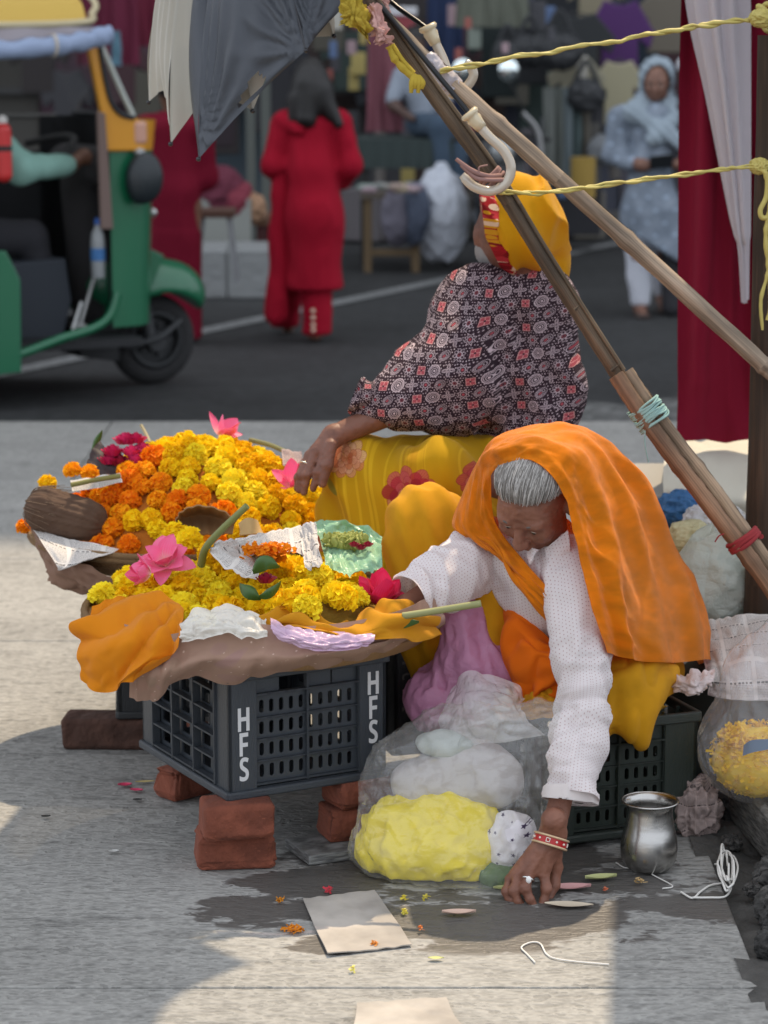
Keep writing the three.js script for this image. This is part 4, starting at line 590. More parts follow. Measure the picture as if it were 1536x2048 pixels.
solo('paper_lining', sheet(px4([[[60, 1050, 5.78], [100, 1090, 5.66], [170, 1130, 5.58], [245, 1165, 5.54]], [[78, 1085, 5.76], [110, 1125, 5.66], [175, 1165, 5.59], [240, 1180, 5.56]], [[92, 1130, 5.74], [115, 1160, 5.67], [175, 1180, 5.62], [225, 1190, 5.6]], [[98, 1160, 5.78], [120, 1172, 5.7], [175, 1185, 5.66], [215, 1195, 5.64]]]), 50, 24, crink(41, .008, 5), .0012), std(lin(.22, .125, .085), { roughness: .85 }), 'brown paper lining folded round back basket side', 'paper');
{ // leaf cup shells beside the marigold heap
  const dry = std(lin(.30, .17, .075), { roughness: .85, bumpMap: grain, bumpScale: .004 });
  solo('leaf_bowl', sheet(px4([[[350, 1040, 5.5], [362, 1022, 5.48], [395, 1010, 5.47], [440, 1018, 5.46], [475, 1040, 5.46]], [[352, 1048, 5.52], [372, 1035, 5.56], [400, 1028, 5.57], [436, 1034, 5.56], [468, 1050, 5.5]], [[360, 1064, 5.5], [380, 1068, 5.5], [405, 1070, 5.5], [435, 1070, 5.5], [465, 1068, 5.48]]]), 36, 16, (u, v) => .003 * Math.sin(u * 40) * .5, .003), dry, 'brown dry leaf bowl tipped up in front of the heap', 'leaf bowl', 'dry leaf bowls');
  solo('leaf_bowl', sheet(px4([[[478, 1048, 5.42], [495, 1038, 5.42], [515, 1042, 5.42]], [[482, 1062, 5.4], [500, 1056, 5.38], [520, 1058, 5.4]], [[480, 1072, 5.38], [500, 1070, 5.36], [526, 1068, 5.38]]]), 16, 10, null, .003), std(lin(.42, .27, .11), { roughness: .85 }), 'small tan leaf bowl flap right of the tipped bowl', 'leaf bowl', 'dry leaf bowls');
  const R = rng(44), sh = [], c = P(535, 1108, 5.14); for (let i = 0; i < 260; i++) { const a = place(new THREE.PlaneGeometry(.007, .012), c.clone().add(V((R() + R() - 1) * .06, .02 * (1 - 2 * Math.abs(R() - .5)), (R() + R() - 1) * .05)), qEuler(R() * 6, R() * 6, R() * 6)); sh.push(a); }
  const o = solo('loose_petals', sh, petal(.82, .25, .005), 'heap of loose orange petals in the newspaper fold', 'petals'); o.userData.kind = 'stuff';
}
// ---------- people ----------
const skinMat = (r, g, b) => phy(lin(r, g, b), { roughness: 0.55, bumpMap: withRep(grain, 14, 14), bumpScale: 0.0012, map: dataTex(256, 256, (u, v) => { const n = tileF(u, v, 6, 61, 5); return [.78 + .4 * n, .76 + .42 * n, .76 + .42 * n]; }, true, [7, 7]) });
// a head in its own frame: x to the person's left, y up, z out of the face; unit = half the head height
function headPrims(c, q, s) {
  const L = (x, y, z) => V(x, y, z).multiplyScalar(s).applyQuaternion(q).add(c), e = (x, y, z, a, b, d, k = .22) => ell(L(x, y, z), [a * s, b * s, d * s], q, k * s), o = [];
  o.push(e(0, .22, -.12, .70, .78, .86), e(0, -.3, .18, .56, .62, .60), e(0, -.78, .42, .24, .2, .24), e(0, .1, .5, .56, .34, .24));
  for (const x of [-1, 1]) o.push(e(x * .36, -.22, .58, .2, .18, .18), e(x * .4, -.62, .2, .2, .24, .34), e(x * .26, .14, .69, .22, .09, .12, .12));
  for (const x of [-1, 1]) o.push({ ...e(x * .29, -.02, .80, .17, .11, .12, .12), cut: true });
  for (const x of [-1, 1]) o.push(e(x * .29, -.02, .62, .125, .115, .12, .04), e(x * .29, .045, .655, .14, .05, .11, .05), e(x * .29, -.085, .66, .13, .04, .09, .05));
  o.push({ ...cap(L(0, .08, .74), L(0, -.30, .95), .07 * s, .115 * s), k: .1 * s }, e(.1, -.33, .86, .085, .075, .1, .08), e(-.1, -.33, .86, .085, .075, .1, .08));
  o.push(e(0, -.53, .74, .2, .05, .1, .08), e(0, -.62, .72, .19, .06, .1, .08)); o.push({ ...e(0, -.575, .84, .2, .014, .08, .03), cut: true });
  for (const x of [-1, 1]) { o.push(e(x * .73, -.08, -.1, .09, .24, .15, .08)); o.push({ ...cap(L(x * .22, -.3, .84), L(x * .33, -.58, .72), .022 * s, .02 * s), cut: true, k: .08 * s }); }
  return o;
}
const faceQ = (fwd, up) => { const z = fwd.clone().normalize(), x = up.clone().cross(z).normalize(), y = z.clone().cross(x); return new THREE.Quaternion().setFromRotationMatrix(new THREE.Matrix4().makeBasis(x, y, z)); };
function eyes(parent, c, q, s, open = 1) {
  const L = (x, y, z) => V(x, y, z).multiplyScalar(s).applyQuaternion(q).add(c);
  for (const x of [-1, 1]) { const e = part(parent, 'eye', place(new THREE.SphereGeometry(.122 * s, 16, 12), L(x * .29, -.02, .635)), std(lin(.45, .42, .38), { roughness: .25 })); part(e, 'iris', place(new THREE.SphereGeometry(.06 * s, 12, 10), L(x * .29, -.06, .705)), std(lin(.012, .008, .006), { roughness: .2 })); part(parent, 'eyebrow', tube([L(x * .13, .15, .80), L(x * .28, .2, .79), L(x * .43, .15, .70)], [.018 * s, .026 * s, .01 * s], 6, 8), std(lin(.12, .10, .09), { roughness: .9 })); }
}
const chain = (pts, r) => pts.slice(1).map((p, i) => cap(pts[i], p, r[i], r[i + 1]));
// ================= old woman in the orange veil =================
const oldSkin = skinMat(.23, .095, .058);
const OW = thing('person', 'person in orange veil and white blouse bending to pick petals from the ground', 'person', V(.42, 0, -5.15));
{
  const headC = P(1070, 1000, 4.995), HS = .101, hq = faceQ(V(-.42, -.66, .60), V(-.27, .66, .66));
  const sh = { r: P(985, 1105, 5.16), l: P(1150, 1150, 5.0) }, pelvis = P(1235, 1320, 5.42);
  const elbL = P(1172, 1370, 4.875), wrL = P(1106, 1668, 4.715), elbR = P(905, 1165, 5.08), wrR = P(812, 1212, 4.98);
  const neck = P(1085, 1085, 5.08);
  const torso = [cap(neck, headC, .045, .05, .03), cap(P(1085, 1130, 5.12), pelvis, .08, .11, .08), cap(sh.r, sh.l, .045, .045, .06), ...chain([sh.l, elbL, wrL], [.038, .026, .024]), ...chain([sh.r, elbR, wrR], [.042, .036, .024]),
    ...chain([P(1170, 1310, 5.44), P(868, 1040, 5.36), P(930, 1440, 5.28)], [.075, .06, .04]), ...chain([P(1290, 1320, 5.4), P(1255, 1390, 5.08), P(1200, 1480, 5.25)], [.075, .06, .05])];
  // left hand, fingers down on the ground
  const K = { i: P(1087, 1748, 4.697), m: P(1060, 1745, 4.692), r: P(1037, 1748, 4.697), p: P(1020, 1758, 4.707) };
  const hand = [cap(wrL, P(1108, 1640, 4.702), .0235, .026), cap(wrL, K.i, .021, .0125, .015), cap(wrL, K.m, .02, .0125, .015), cap(wrL, K.r, .02, .012, .015), cap(wrL, K.p, .018, .0105, .015)];
  const fin = [[K.i, P(1093, 1778, 4.682), P(1088, 1800, 4.677), P(1082, 1812, 4.672)], [K.m, P(1050, 1776, 4.672), P(1060, 1798, 4.667), P(1068, 1812, 4.667)], [K.r, P(1028, 1782, 4.677), P(1036, 1802, 4.672), P(1046, 1813, 4.672)], [K.p, P(1013, 1782, 4.692), P(1018, 1798, 4.687), P(1028, 1808, 4.682)]], fr = [[.0105, .0098, .0088, .0072], [.0108, .0102, .009, .0074], [.0104, .0096, .0085, .007], [.0092, .0085, .0076, .0062]];
  fin.forEach((f, i) => hand.push(...chain(f, fr[i]).map((c) => ({ ...c, k: .004 })), { ...ell(f[1], [fr[i][1] * 1.12, fr[i][1] * 1.1, fr[i][1] * 1.12]), k: .006 }));
  hand.push(...chain([P(1108, 1690, 4.712), P(1112, 1735, 4.727), P(1108, 1770, 4.717), P(1098, 1795, 4.702)], [.017, .013, .011, .0085]).map((c) => ({ ...c, k: .008 })));
  for (const k of ['i', 'm', 'r', 'p']) hand.push({ ...cap(wrL.clone().lerp(K[k], .35).add(V(0, .003, .018)), K[k].clone().add(V(0, .002, .0095)), .0028, .0034), k: .006 });  // tendons
  const wrinkle = (x, y, z) => .0007 * noise(x * 160, y * 420, z * 160) + .0008 * noise(x * 90, y * 90, z * 90);
  const rh = [cap(elbR.clone().lerp(wrR, .5), wrR, .027, .024), cap(wrR, P(790, 1222, 4.95), .022, .018), ...chain([P(795, 1216, 4.955), P(780, 1226, 4.94), P(774, 1236, 4.94)], [.011, .01, .008]), ...chain([P(790, 1224, 4.945), P(775, 1236, 4.93), P(772, 1246, 4.93)], [.011, .01, .008]), ...chain([P(790, 1232, 4.94), P(778, 1244, 4.93), P(778, 1252, 4.93)], [.011, .01, .008]), ...chain([P(800, 1236, 4.945), P(790, 1250, 4.935), P(790, 1256, 4.935)], [.01, .009, .007]), ...chain([P(806, 1222, 4.93), P(795, 1222, 4.915), P(786, 1228, 4.915)], [.012, .011, .009])];
  const feet = [...chain([P(930, 1440, 5.28), P(925, 1490, 5.26), P(880, 1500, 5.16)], [.04, .035, .026])];
  const face = flesh(headPrims(headC, hq, HS), { cell: .0028, k: .02, disp: (x, y, z) => .0011 * (1 - 2 * Math.abs(noise(x * 70, y * 130, z * 70))) + .0006 * noise(x * 190, y * 260, z * 190) });
  part(OW, 'body', [flesh(torso, { cell: .01 }), flesh(hand, { cell: .0024, k: .006, disp: wrinkle }), flesh(rh, { cell: .0035, k: .008 }), flesh(feet, { cell: .006 }), face], oldSkin);
  eyes(OW, headC, hq, HS);
  const L = (x, y, z) => V(x, y, z).multiplyScalar(HS).applyQuaternion(hq).add(headC);
  // grey hair combed back: strands over the skull
  const strands = [[], []], R = rng(77), HC = L(0, .27, -.14), er = [.80, .84, .93];
  for (let i = 0; i < 2400; i++) {
    const ph = (R() - .5) * 3.3, la = .52 + .22 * R() - .15 * Math.abs(ph) + (R() < .6 ? R() * .75 : 0), s0 = V(Math.sin(ph) * Math.cos(la), Math.sin(la), Math.cos(ph) * Math.cos(la)), e0 = V(.25 * Math.sin(ph) + .18 * (R() - .5), .12 + .1 * (R() - .5), -1).normalize(), len = .35 + .6 * R(), lift = 1.0 + .035 * R(), pts = [], wob = R() * 9;
    for (let k = 0; k < 6; k++) { const t = k / 5 * len, q = s0.clone().lerp(e0, t).addScaledVector(V(0, 1, 0), .28 * Math.sin(Math.PI * t)).normalize(), m = lift - .045 * (1 - ss(0, .16, t)) + .05 * Math.sin(Math.PI * Math.min(1, t * 1.6)) + .006 * Math.sin(wob + k) + (R() < .04 ? .03 : 0); pts.push(V(q.x * er[0], q.y * er[1], q.z * er[2]).multiplyScalar(HS * m).applyQuaternion(hq).add(HC)); }
    strands[R() < .45 ? 0 : 1].push(tube(pts, [.0005, .0008, .0008, .0007, .0003], 3, 8, false));
  }
  const cap0 = flesh([ell(HC, [.775 * HS, .815 * HS, .90 * HS], hq)], { cell: .004, k: .02, clip: (x, y, z) => { const p = V(x, y, z).sub(HC).applyQuaternion(hq.clone().invert()).divideScalar(HS); return (p.z * .55 - p.y + .06 + .1 * p.x * p.x) * HS * .8; } });
  const hair = part(OW, 'hair', cap0, std(lin(.20, .185, .17), { roughness: .7 }));
  part(hair, 'strand', strands[0], std(lin(.60, .57, .54), { roughness: .4 })).userData.kind = 'stuff'; part(hair, 'strand', strands[1], std(lin(.26, .24, .22), { roughness: .4 })).userData.kind = 'stuff';
  // bangle and ring
  const wd = wrL.clone().sub(elbL).normalize(), bc = P(1101, 1682, 4.708), bq = new THREE.Quaternion().setFromUnitVectors(V(0, 0, 1), V(-.28, -.88, .30).normalize());
  const bg = part(OW, 'bangle', place(new THREE.CylinderGeometry(.0335, .0335, .015, 36, 1, true).rotateX(Math.PI / 2), bc, bq), std(lin(.42, .012, .014), { roughness: .35 }));
  part(bg, 'gold_edge', [-1, 1].map((k) => place(new THREE.TorusGeometry(.0345, .0024, 8, 40).translate(0, 0, k * .0085), bc, bq)), std(lin(.62, .45, .28), { roughness: .35, metalness: .4 }));
  const studs = []; for (let i = 0; i < 12; i++) studs.push(place(i % 3 ? new THREE.IcosahedronGeometry(.0024, 1) : new THREE.TorusGeometry(.005, .0012, 6, 4).rotateZ(.78).rotateY(Math.PI / 2), V(Math.cos(i * .5236) * .0345, Math.sin(i * .5236) * .0345, 0).applyQuaternion(bq).add(bc), bq.clone().multiply(qEuler(0, 0, 0)).multiply(new THREE.Quaternion().setFromAxisAngle(V(0, 0, 1), i * .5236)))); part(bg, 'stud', studs, std(lin(.75, .68, .6), { roughness: .3 }));
  const rc = K.m.clone().lerp(fin[1][1], .45), rgd = fin[1][1].clone().sub(K.m).normalize(); const ring = part(OW, 'ring', place(new THREE.TorusGeometry(.0113, .0024, 8, 24), rc, new THREE.Quaternion().setFromUnitVectors(V(0, 0, 1), rgd)), std(lin(.75, .74, .72), { metalness: 1, roughness: .25 })); part(ring, 'ring_stone', place(new THREE.SphereGeometry(.0055, 14, 10).scale(1, 1.4, .8), rc.clone().add(V(.001, .004, .0135))), std(lin(.85, .84, .82), { roughness: .15 }));
  // ---- white blouse with small dots
  const dotTex = dataTex(256, 256, (u, v) => { const a = (u * 16) % 1, b = (v * 16 + ((u * 16 | 0) & 1 ? .5 : 0)) % 1, d = Math.hypot(a - .5, b - .5); return d < .15 ? [.80, .69, .69] : [.95, .92, .92]; }, true, [8.5, 8.5]);
  const blouse = clothy(0xffffff, { map: dotTex, transmission: .22, thickness: 0, sheen: 0 });
  const fold = (f, a) => (x, y, z) => a * (1 - 2 * Math.abs(noise(x * f, y * f * .8, z * f))) + a * .5 * (1 - 2 * Math.abs(noise(x * f * 2.2 + 9, y * f * 2, z * f * 2)));
  part(OW, 'blouse', flesh([cap(P(1080, 1120, 5.1), P(1110, 1270, 5.22), .098, .118, .06), cap(P(1000, 1110, 5.15), P(1140, 1140, 5.03), .062, .062, .05), ell(P(1080, 1190, 5.08), [.06, .085, .07])], { cell: .006, disp: fold(16, .006) }), blouse);
  const slL = part(OW, 'sleeve', tube(PX([[1128, 1095, 5.03], [1150, 1180, 4.965], [1162, 1290, 4.905], [1166, 1390, 4.865], [1160, 1455, 4.825], [1149, 1530, 4.785], [1141, 1596, 4.75]]), (t, a) => { const b = [.056, .062, .058, .053, .046, .050, .051], x = t * 6, i = Math.min(5, x | 0), r = lerp(b[i], b[i + 1], x - i); return r + .0075 * Math.sin(a * 2 + t * 15) * ss(.3, .6, t) + .006 * (ridge(t * 7 + .28 * Math.cos(a + 1)) - .5) * ss(.25, .5, t) * (1 - ss(.86, .95, t)) + .006 * (1 - 2 * Math.abs(noise(t * 9 + Math.cos(a) * 1.2, Math.sin(a) * 1.4, 5))) + .004 * (1 - 2 * Math.abs(noise(t * 26, Math.cos(a) * 1.3, 8 + Math.sin(a) * 1.3))) + .004 * ss(.93, 1, t); }, 48, 90, false), blouse);
  part(slL, 'cuff', tube(PX([[1142.5, 1582, 4.757], [1141, 1598, 4.749], [1140.5, 1603, 4.747]]), (t, a) => .0565 + .004 * Math.sin(a * 2 + 13) + .003 * noise(Math.cos(a) * 3, Math.sin(a) * 3, 2), 48, 6, false), clothy(lin(.78, .72, .70), { transmission: .2, thickness: 0, sheen: 0 }));
  part(OW, 'sleeve', tube(PX([[1010, 1092, 5.16], [965, 1112, 5.12], [905, 1148, 5.06], [855, 1182, 5.01], [822, 1202, 4.985]]), (t, a) => { const b = [.06, .064, .063, .058, .054], x = t * 4, i = Math.min(3, x | 0), r = lerp(b[i], b[i + 1], x - i); return r + .007 * (1 - 2 * Math.abs(noise(t * 7 + Math.cos(a), Math.sin(a) * 1.3, 15))) + .005 * (1 - 2 * Math.abs(noise(t * 16, Math.cos(a) * 1.3, 18 + Math.sin(a) * 1.3))); }, 44, 60, false), blouse);
  part(OW, 'collar', [sheet(px4([[[1058, 1092, 4.99], [1066, 1096, 4.97], [1078, 1100, 4.965]], [[1055, 1110, 4.985], [1062, 1122, 4.965], [1070, 1108, 4.96]], [[1058, 1118, 4.985], [1060, 1128, 4.97], [1064, 1122, 4.965]]]), 10, 10, null, .0015), sheet(px4([[[1090, 1098, 4.975], [1110, 1082, 4.965], [1136, 1060, 4.96]], [[1096, 1118, 4.965], [1118, 1108, 4.955], [1140, 1090, 4.955]], [[1106, 1140, 4.965], [1122, 1135, 4.96], [1140, 1120, 4.96]]]), 12, 12, null, .0015)], blouse);
  // ---- ochre skirt over knees
  const printTex = dataTex(256, 256, (u, v) => { const n = tileF(u, v, 8, 19, 4); return [.9 + .16 * n, .9 + .16 * n, .9 + .16 * n]; }, true, [3, 3]);
  const skirt = clothy(lin(.66, .31, .010), { map: printTex, transmission: .1, thickness: 0 });
  const fk = (x, y, z) => .006 * (1 - 2 * Math.abs(noise(x * 17 + y * 5, y * 6, z * 14))) + .004 * Math.sin(x * 95 + y * 30 + 8 * noise(x * 7, y * 6, z * 7));
  part(OW, 'skirt', flesh([cap(P(1180, 1300, 5.44), P(852, 1055, 5.36), .11, .080, .07), cap(P(852, 1055, 5.36), P(848, 1240, 5.28), .080, .082, .05), cap(P(848, 1240, 5.28), P(925, 1420, 5.28), .082, .10, .05), cap(P(940, 1100, 5.42), P(985, 1300, 5.36), .06, .09, .06), cap(P(985, 1150, 5.14), P(970, 1290, 5.14), .05, .06, .05), ell(P(1230, 1330, 5.4), [.15, .10, .12])], { cell: .0065, disp: fk, k: .05 }), skirt);
  part(OW, 'skirt_hem', sheet(px4([[[1165, 1290, 5.08], [1215, 1290, 5.04], [1260, 1290, 5.03], [1310, 1292, 5.06], [1345, 1310, 5.16]], [[1160, 1345, 5.0], [1210, 1340, 4.955], [1260, 1335, 4.95], [1315, 1340, 5.0], [1358, 1350, 5.12]], [[1150, 1410, 4.975], [1200, 1405, 4.935], [1255, 1400, 4.94], [1312, 1395, 4.985], [1356, 1380, 5.1]], [[1140, 1460, 4.97], [1185, 1478, 4.94], [1245, 1470, 4.95], [1290, 1478, 4.99], [1335, 1412, 5.09]], [[1145, 1462, 5.03], [1190, 1478, 5.04], [1245, 1468, 5.05], [1288, 1478, 5.07], [1332, 1410, 5.15]]]), 80, 60, (u, v) => .012 * Math.sin(u * 17 + 3 * noise(u * 4, v * 3, 2)) * ss(.25, .75, v) + .006 * (1 - 2 * Math.abs(noise(u * 7, v * 6, 5))), .0015), skirt);
  part(OW, 'lap_cloth', sheet(px4([[[1005, 1205, 5.12], [1035, 1215, 5.05], [1075, 1255, 5.03], [1120, 1285, 5.0], [1150, 1300, 5.0]], [[985, 1265, 5.12], [1020, 1262, 5.03], [1060, 1275, 4.99], [1110, 1300, 4.98], [1150, 1320, 4.99]], [[990, 1320, 5.1], [1025, 1318, 5.02], [1062, 1310, 4.97], [1105, 1325, 4.965], [1145, 1350, 4.98]], [[1025, 1370, 5.06], [1045, 1375, 5.01], [1068, 1372, 4.985], [1100, 1372, 4.975], [1130, 1380, 4.98]], [[1055, 1410, 5.04], [1062, 1412, 5.02], [1072, 1412, 5.0], [1092, 1408, 4.99], [1120, 1410, 5.0]]]), 60, 60, (u, v) => .008 * Math.sin(u * 12 + v * 7 + 4 * noise(u * 3, v * 3, 6)) + .006 * (1 - 2 * Math.abs(noise(u * 5 + v * 3, v * 5, 3))), .0015), clothy(lin(.88, .17, .004), { transmission: .2, thickness: 0 }));
  part(OW, 'skirt_fold', sheet(px4([[[990, 1375, 5.12], [1040, 1385, 5.04], [1085, 1370, 5.0], [1140, 1395, 4.98]], [[985, 1412, 5.1], [1040, 1418, 5.0], [1090, 1405, 4.965], [1140, 1420, 4.96]], [[1000, 1440, 5.06], [1050, 1440, 4.99], [1095, 1435, 4.96], [1140, 1440, 4.96]]]), 40, 20, crink(5, .008, 4), .0015), skirt);
  // ---- orange veil: from the chest up over the head and down the back
  const veil = clothy(lin(1, .31, .001), { transmission: .42, thickness: 0, bumpMap: withRep(weave, 60, 60), bumpScale: .0004, map: dataTex(256, 256, (u, v) => .82 + .26 * tileF(u, v, 10, 23, 4) * (.9 + .1 * Math.sin(u * 800)), true, [4, 4]) });
  const inner = [[1122, 1262, 4.945], [1112, 1200, 4.93], [1048, 1122, 4.975], [992, 1045, 5.03], [982, 956, 5.0], [1010, 926, 4.945], [1060, 920, 4.92], [1110, 960, 4.90], [1140, 1022, 4.89], [1160, 1110, 4.865], [1184, 1210, 4.84], [1212, 1305, 4.85]];
  const b1 = [[1118, 1262, 4.95], [1085, 1195, 4.945], [1015, 1126, 4.985], [962, 1052, 5.04], [960, 950, 5.03], [994, 896, 4.975], [1066, 884, 4.95], [1150, 920, 4.935], [1190, 1010, 4.935], [1222, 1110, 4.915], [1254, 1220, 4.91], [1280, 1322, 4.94]];
  const b2 = [[1114, 1260, 4.96], [1055, 1180, 4.96], [995, 1112, 5.0], [930, 1056, 5.06], [948, 950, 5.08], [990, 884, 5.05], [1075, 862, 5.03], [1170, 880, 5.04], [1240, 970, 5.06], [1288, 1090, 5.08], [1330, 1210, 5.1], [1355, 1325, 5.12]];
  const b3 = [[1110, 1256, 4.98], [1030, 1160, 4.98], [985, 1078, 5.02], [908, 1052, 5.10], [940, 962, 5.16], [988, 888, 5.14], [1085, 850, 5.13], [1185, 866, 5.16], [1290, 965, 5.24], [1345, 1090, 5.32], [1398, 1190, 5.34], [1418, 1318, 5.32]];
  const b4 = [[1106, 1250, 5.04], [1022, 1145, 5.05], [980, 1070, 5.10], [915, 1048, 5.18], [945, 970, 5.26], [990, 905, 5.26], [1088, 872, 5.28], [1180, 890, 5.34], [1275, 985, 5.46], [1330, 1105, 5.52], [1385, 1210, 5.54], [1400, 1330, 5.5]];
  const lowR = (u) => ss(.55, .78, u);
  part(OW, 'veil', sheet(px4([inner, b1, b2, b3, b4]), 150, 100, (u, v) => { const w = v * 4.4 + .5 * noise(u * 4, v * 3, 5) + (u - .6) * .8, a = lowR(u); return .0034 * (1 - 2 * Math.abs(noise(u * 15 - v * 5, v * 6 + u * 5, 63))) * ss(0, .1, v) + .0028 * noise(u * 24 + v * 5, v * 8 - u * 3, 17) * ss(0, .08, v) + .0012 * noise(u * 60 - v * 9, v * 26, 27) + a * (.020 * (Math.pow(.5 + .5 * Math.cos(6.283 * (w * .9 + .25 * noise(u * 3, v * 2, 41))), 1.7) - .35) * ss(0, .12, v) * (1 - ss(.8, .98, v)) + .005 * noise(u * 9, v * 14, 3)) + .0035 * (1 - 2 * Math.abs(noise(u * 12, v * 5, 7))) + (1 - a) * .007 * (ridge(u * 6 + v * 1.5 + .6 * noise(u * 5, v * 4, 1)) - .5) * (1 - ss(.55, .8, v)) * ss(0, .15, v); }, .0012), veil);
}
// ================= seated woman seen from behind =================
const midSkin = skinMat(.20, .085, .055);
const SW = thing('person', 'person with yellow headscarf and block printed tunic seated facing the road', 'person', V(.30, 0, -5.95));
{
  const head = P(1018, 455, 5.92), sh = [P(930, 615, 5.9), P(1110, 610, 6.0)], elb = P(835, 800, 5.72), wr = P(668, 872, 5.66);
  const K = [P(634, 902, 5.645), P(618, 912, 5.655), P(612, 925, 5.675), P(650, 905, 5.635)];
  const body = [cap(P(1035, 560, 5.95), head, .05, .06, .04), ell(head, [.072, .10, .08]), cap(P(1030, 640, 5.97), P(1030, 930, 5.99), .11, .13), cap(sh[0], sh[1], .05, .05), ...chain([sh[0], elb, wr], [.047, .037, .025]), ...chain([sh[1], P(1115, 800, 5.92), P(1070, 900, 5.78)], [.047, .04, .03]), ...chain([P(990, 960, 5.95), P(735, 935, 5.73), P(700, 1110, 5.74), P(690, 1200, 5.72)], [.07, .05, .045, .035]), ...chain([P(1080, 970, 5.97), P(900, 955, 5.63), P(880, 1110, 5.63)], [.06, .04, .04]), ell(P(955, 470, 5.93), [.012, .03, .02], null, .01)];
  const hand = [cap(elb.clone().lerp(wr, .55), wr, .028, .0235), ...K.map((k) => cap(wr, k, .02, .0115, .014))];
  const fp = [[K[3], P(636, 945, 5.62), P(626, 978, 5.62)], [K[0], P(614, 950, 5.63), P(608, 985, 5.63)], [K[1], P(602, 950, 5.64), P(598, 980, 5.64)], [K[2], P(598, 955, 5.66), P(594, 978, 5.66)]];
  fp.forEach((f) => hand.push(...chain(f, [.0112, .0102, .0078]).map((c) => ({ ...c, k: .004 })), { ...ell(f[1], [.0116, .0116, .0116]), k: .005 }));
  hand.push(...chain([P(662, 890, 5.63), P(655, 930, 5.615), P(645, 968, 5.61)], [.015, .0125, .009]).map((c) => ({ ...c, k: .008 })));
  part(SW, 'body', [flesh(body, { cell: .011 }), flesh(hand, { cell: .003, k: .008, disp: (x, y, z) => .0008 * noise(x * 90, y * 200, z * 90) })], midSkin);
  const rp = K[1].clone().lerp(fp[2][1], .4); part(SW, 'ring', place(new THREE.TorusGeometry(.0118, .002, 8, 20), rp, new THREE.Quaternion().setFromUnitVectors(V(0, 0, 1), fp[2][1].clone().sub(K[1]).normalize())), std(lin(.75, .72, .62), { metalness: 1, roughness: .25 }));
  part(SW, 'hair', flesh([ell(P(1000, 500, 5.95), [.06, .05, .06])], { cell: .006, disp: (x, y, z) => .002 * noise(x * 120, y * 40, z * 120) }), std(lin(.30, .28, .27), { roughness: .7 }));
  // block print: circles, paisleys, stars, red squares and dots on near black maroon
  const print = canvasTex(1024, 1024, (c, w) => {
    const R = rng(12), N = 6, s = w / N; c.fillStyle = '#32232c'; c.fillRect(0, 0, w, w); const ink = '#cdbac0', red = '#a84c56';
    c.lineWidth = 5; c.strokeStyle = ink; c.fillStyle = ink;
    for (let i = 0; i < 30; i++) for (let j = 0; j < 30; j++) { c.beginPath(); c.arc((i + .5 * (j & 1) + .25 + .3 * R()) * w / 30, (j + .5 + .3 * R()) * w / 30, 6 + 2 * R(), 0, 7); c.fill(); }
    for (let i = -1; i <= N; i++) for (let j = -1; j <= N; j++) {
      const k = ((i + N) % N * 5 + (j + N) % N * 3) % 6, x = (i + .5 + (j & 1 ? .5 : 0)) * s, y = (j + .5) * s; c.save(); c.translate(x, y); c.rotate(k * .3);
      c.fillStyle = '#32232c'; c.beginPath(); c.arc(0, 0, s * .43, 0, 7); c.fill(); c.fillStyle = ink;
      const circ = (r, lw = 5, col = ink) => { c.lineWidth = lw * 1.5; c.strokeStyle = col; c.beginPath(); c.arc(0, 0, r, 0, 7); c.stroke(); };
      if (k === 0) { circ(s * .40, 7); circ(s * .30, 5); circ(s * .18, 5); c.beginPath(); c.arc(0, 0, s * .08, 0, 7); c.fill(); }
      else if (k === 1) { c.rotate(-.3); c.fillStyle = red; c.fillRect(-s * .26, -s * .26, s * .52, s * .52); c.strokeStyle = '#e0a8a4'; c.lineWidth = 6; c.strokeRect(-s * .28, -s * .28, s * .56, s * .56); c.beginPath(); for (let q = 0; q < 4; q++) { c.moveTo(0, 0); c.lineTo(Math.cos(q * 1.5708) * s * .26, Math.sin(q * 1.5708) * s * .26); } c.stroke(); c.fillStyle = '#32232c'; c.beginPath(); c.arc(0, 0, s * .07, 0, 7); c.fill(); }
      else if (k === 2) { for (let q = 0; q < 8; q++) { c.save(); c.rotate(q * .7854); c.lineWidth = 5; c.strokeStyle = ink; c.beginPath(); c.ellipse(0, -s * .29, s * .09, s * .12, 0, 0, 7); c.stroke(); c.restore(); } circ(s * .18); circ(s * .09, 4, red); }
      else if (k === 3) { c.strokeStyle = ink; for (const r of [.40, .30, .2]) { c.beginPath(); c.lineWidth = 5; c.ellipse(0, s * (.4 - r) * .3, s * r * .72, s * r, 0, 0, 7); c.stroke(); } c.fillStyle = red; c.beginPath(); c.ellipse(0, s * .05, s * .07, s * .12, 0, 0, 7); c.fill(); }
      else if (k === 4) { c.strokeStyle = ink; c.lineWidth = 6; c.beginPath(); for (let q = 0; q <= 16; q++) { const r = s * (q & 1 ? .28 : .42); c.lineTo(Math.cos(q * .3927) * r, Math.sin(q * .3927) * r); } c.stroke(); circ(s * .2, 5); c.fillStyle = red; c.beginPath(); c.arc(0, 0, s * .1, 0, 7); c.fill(); }
      else { for (let q = 0; q < 4; q++) { c.save(); c.rotate(q * 1.5708); c.strokeStyle = ink; c.lineWidth = 5; for (const r of [1, .6]) { c.beginPath(); c.ellipse(0, -s * .25, s * .11 * r, s * .19 * r, 0, 0, 7); c.stroke(); } c.restore(); } }
      c.restore();
    }
  }, true, [5.8, 5.8]);
  const kurta = clothy(0xffffff, { map: print, sheen: 0 });
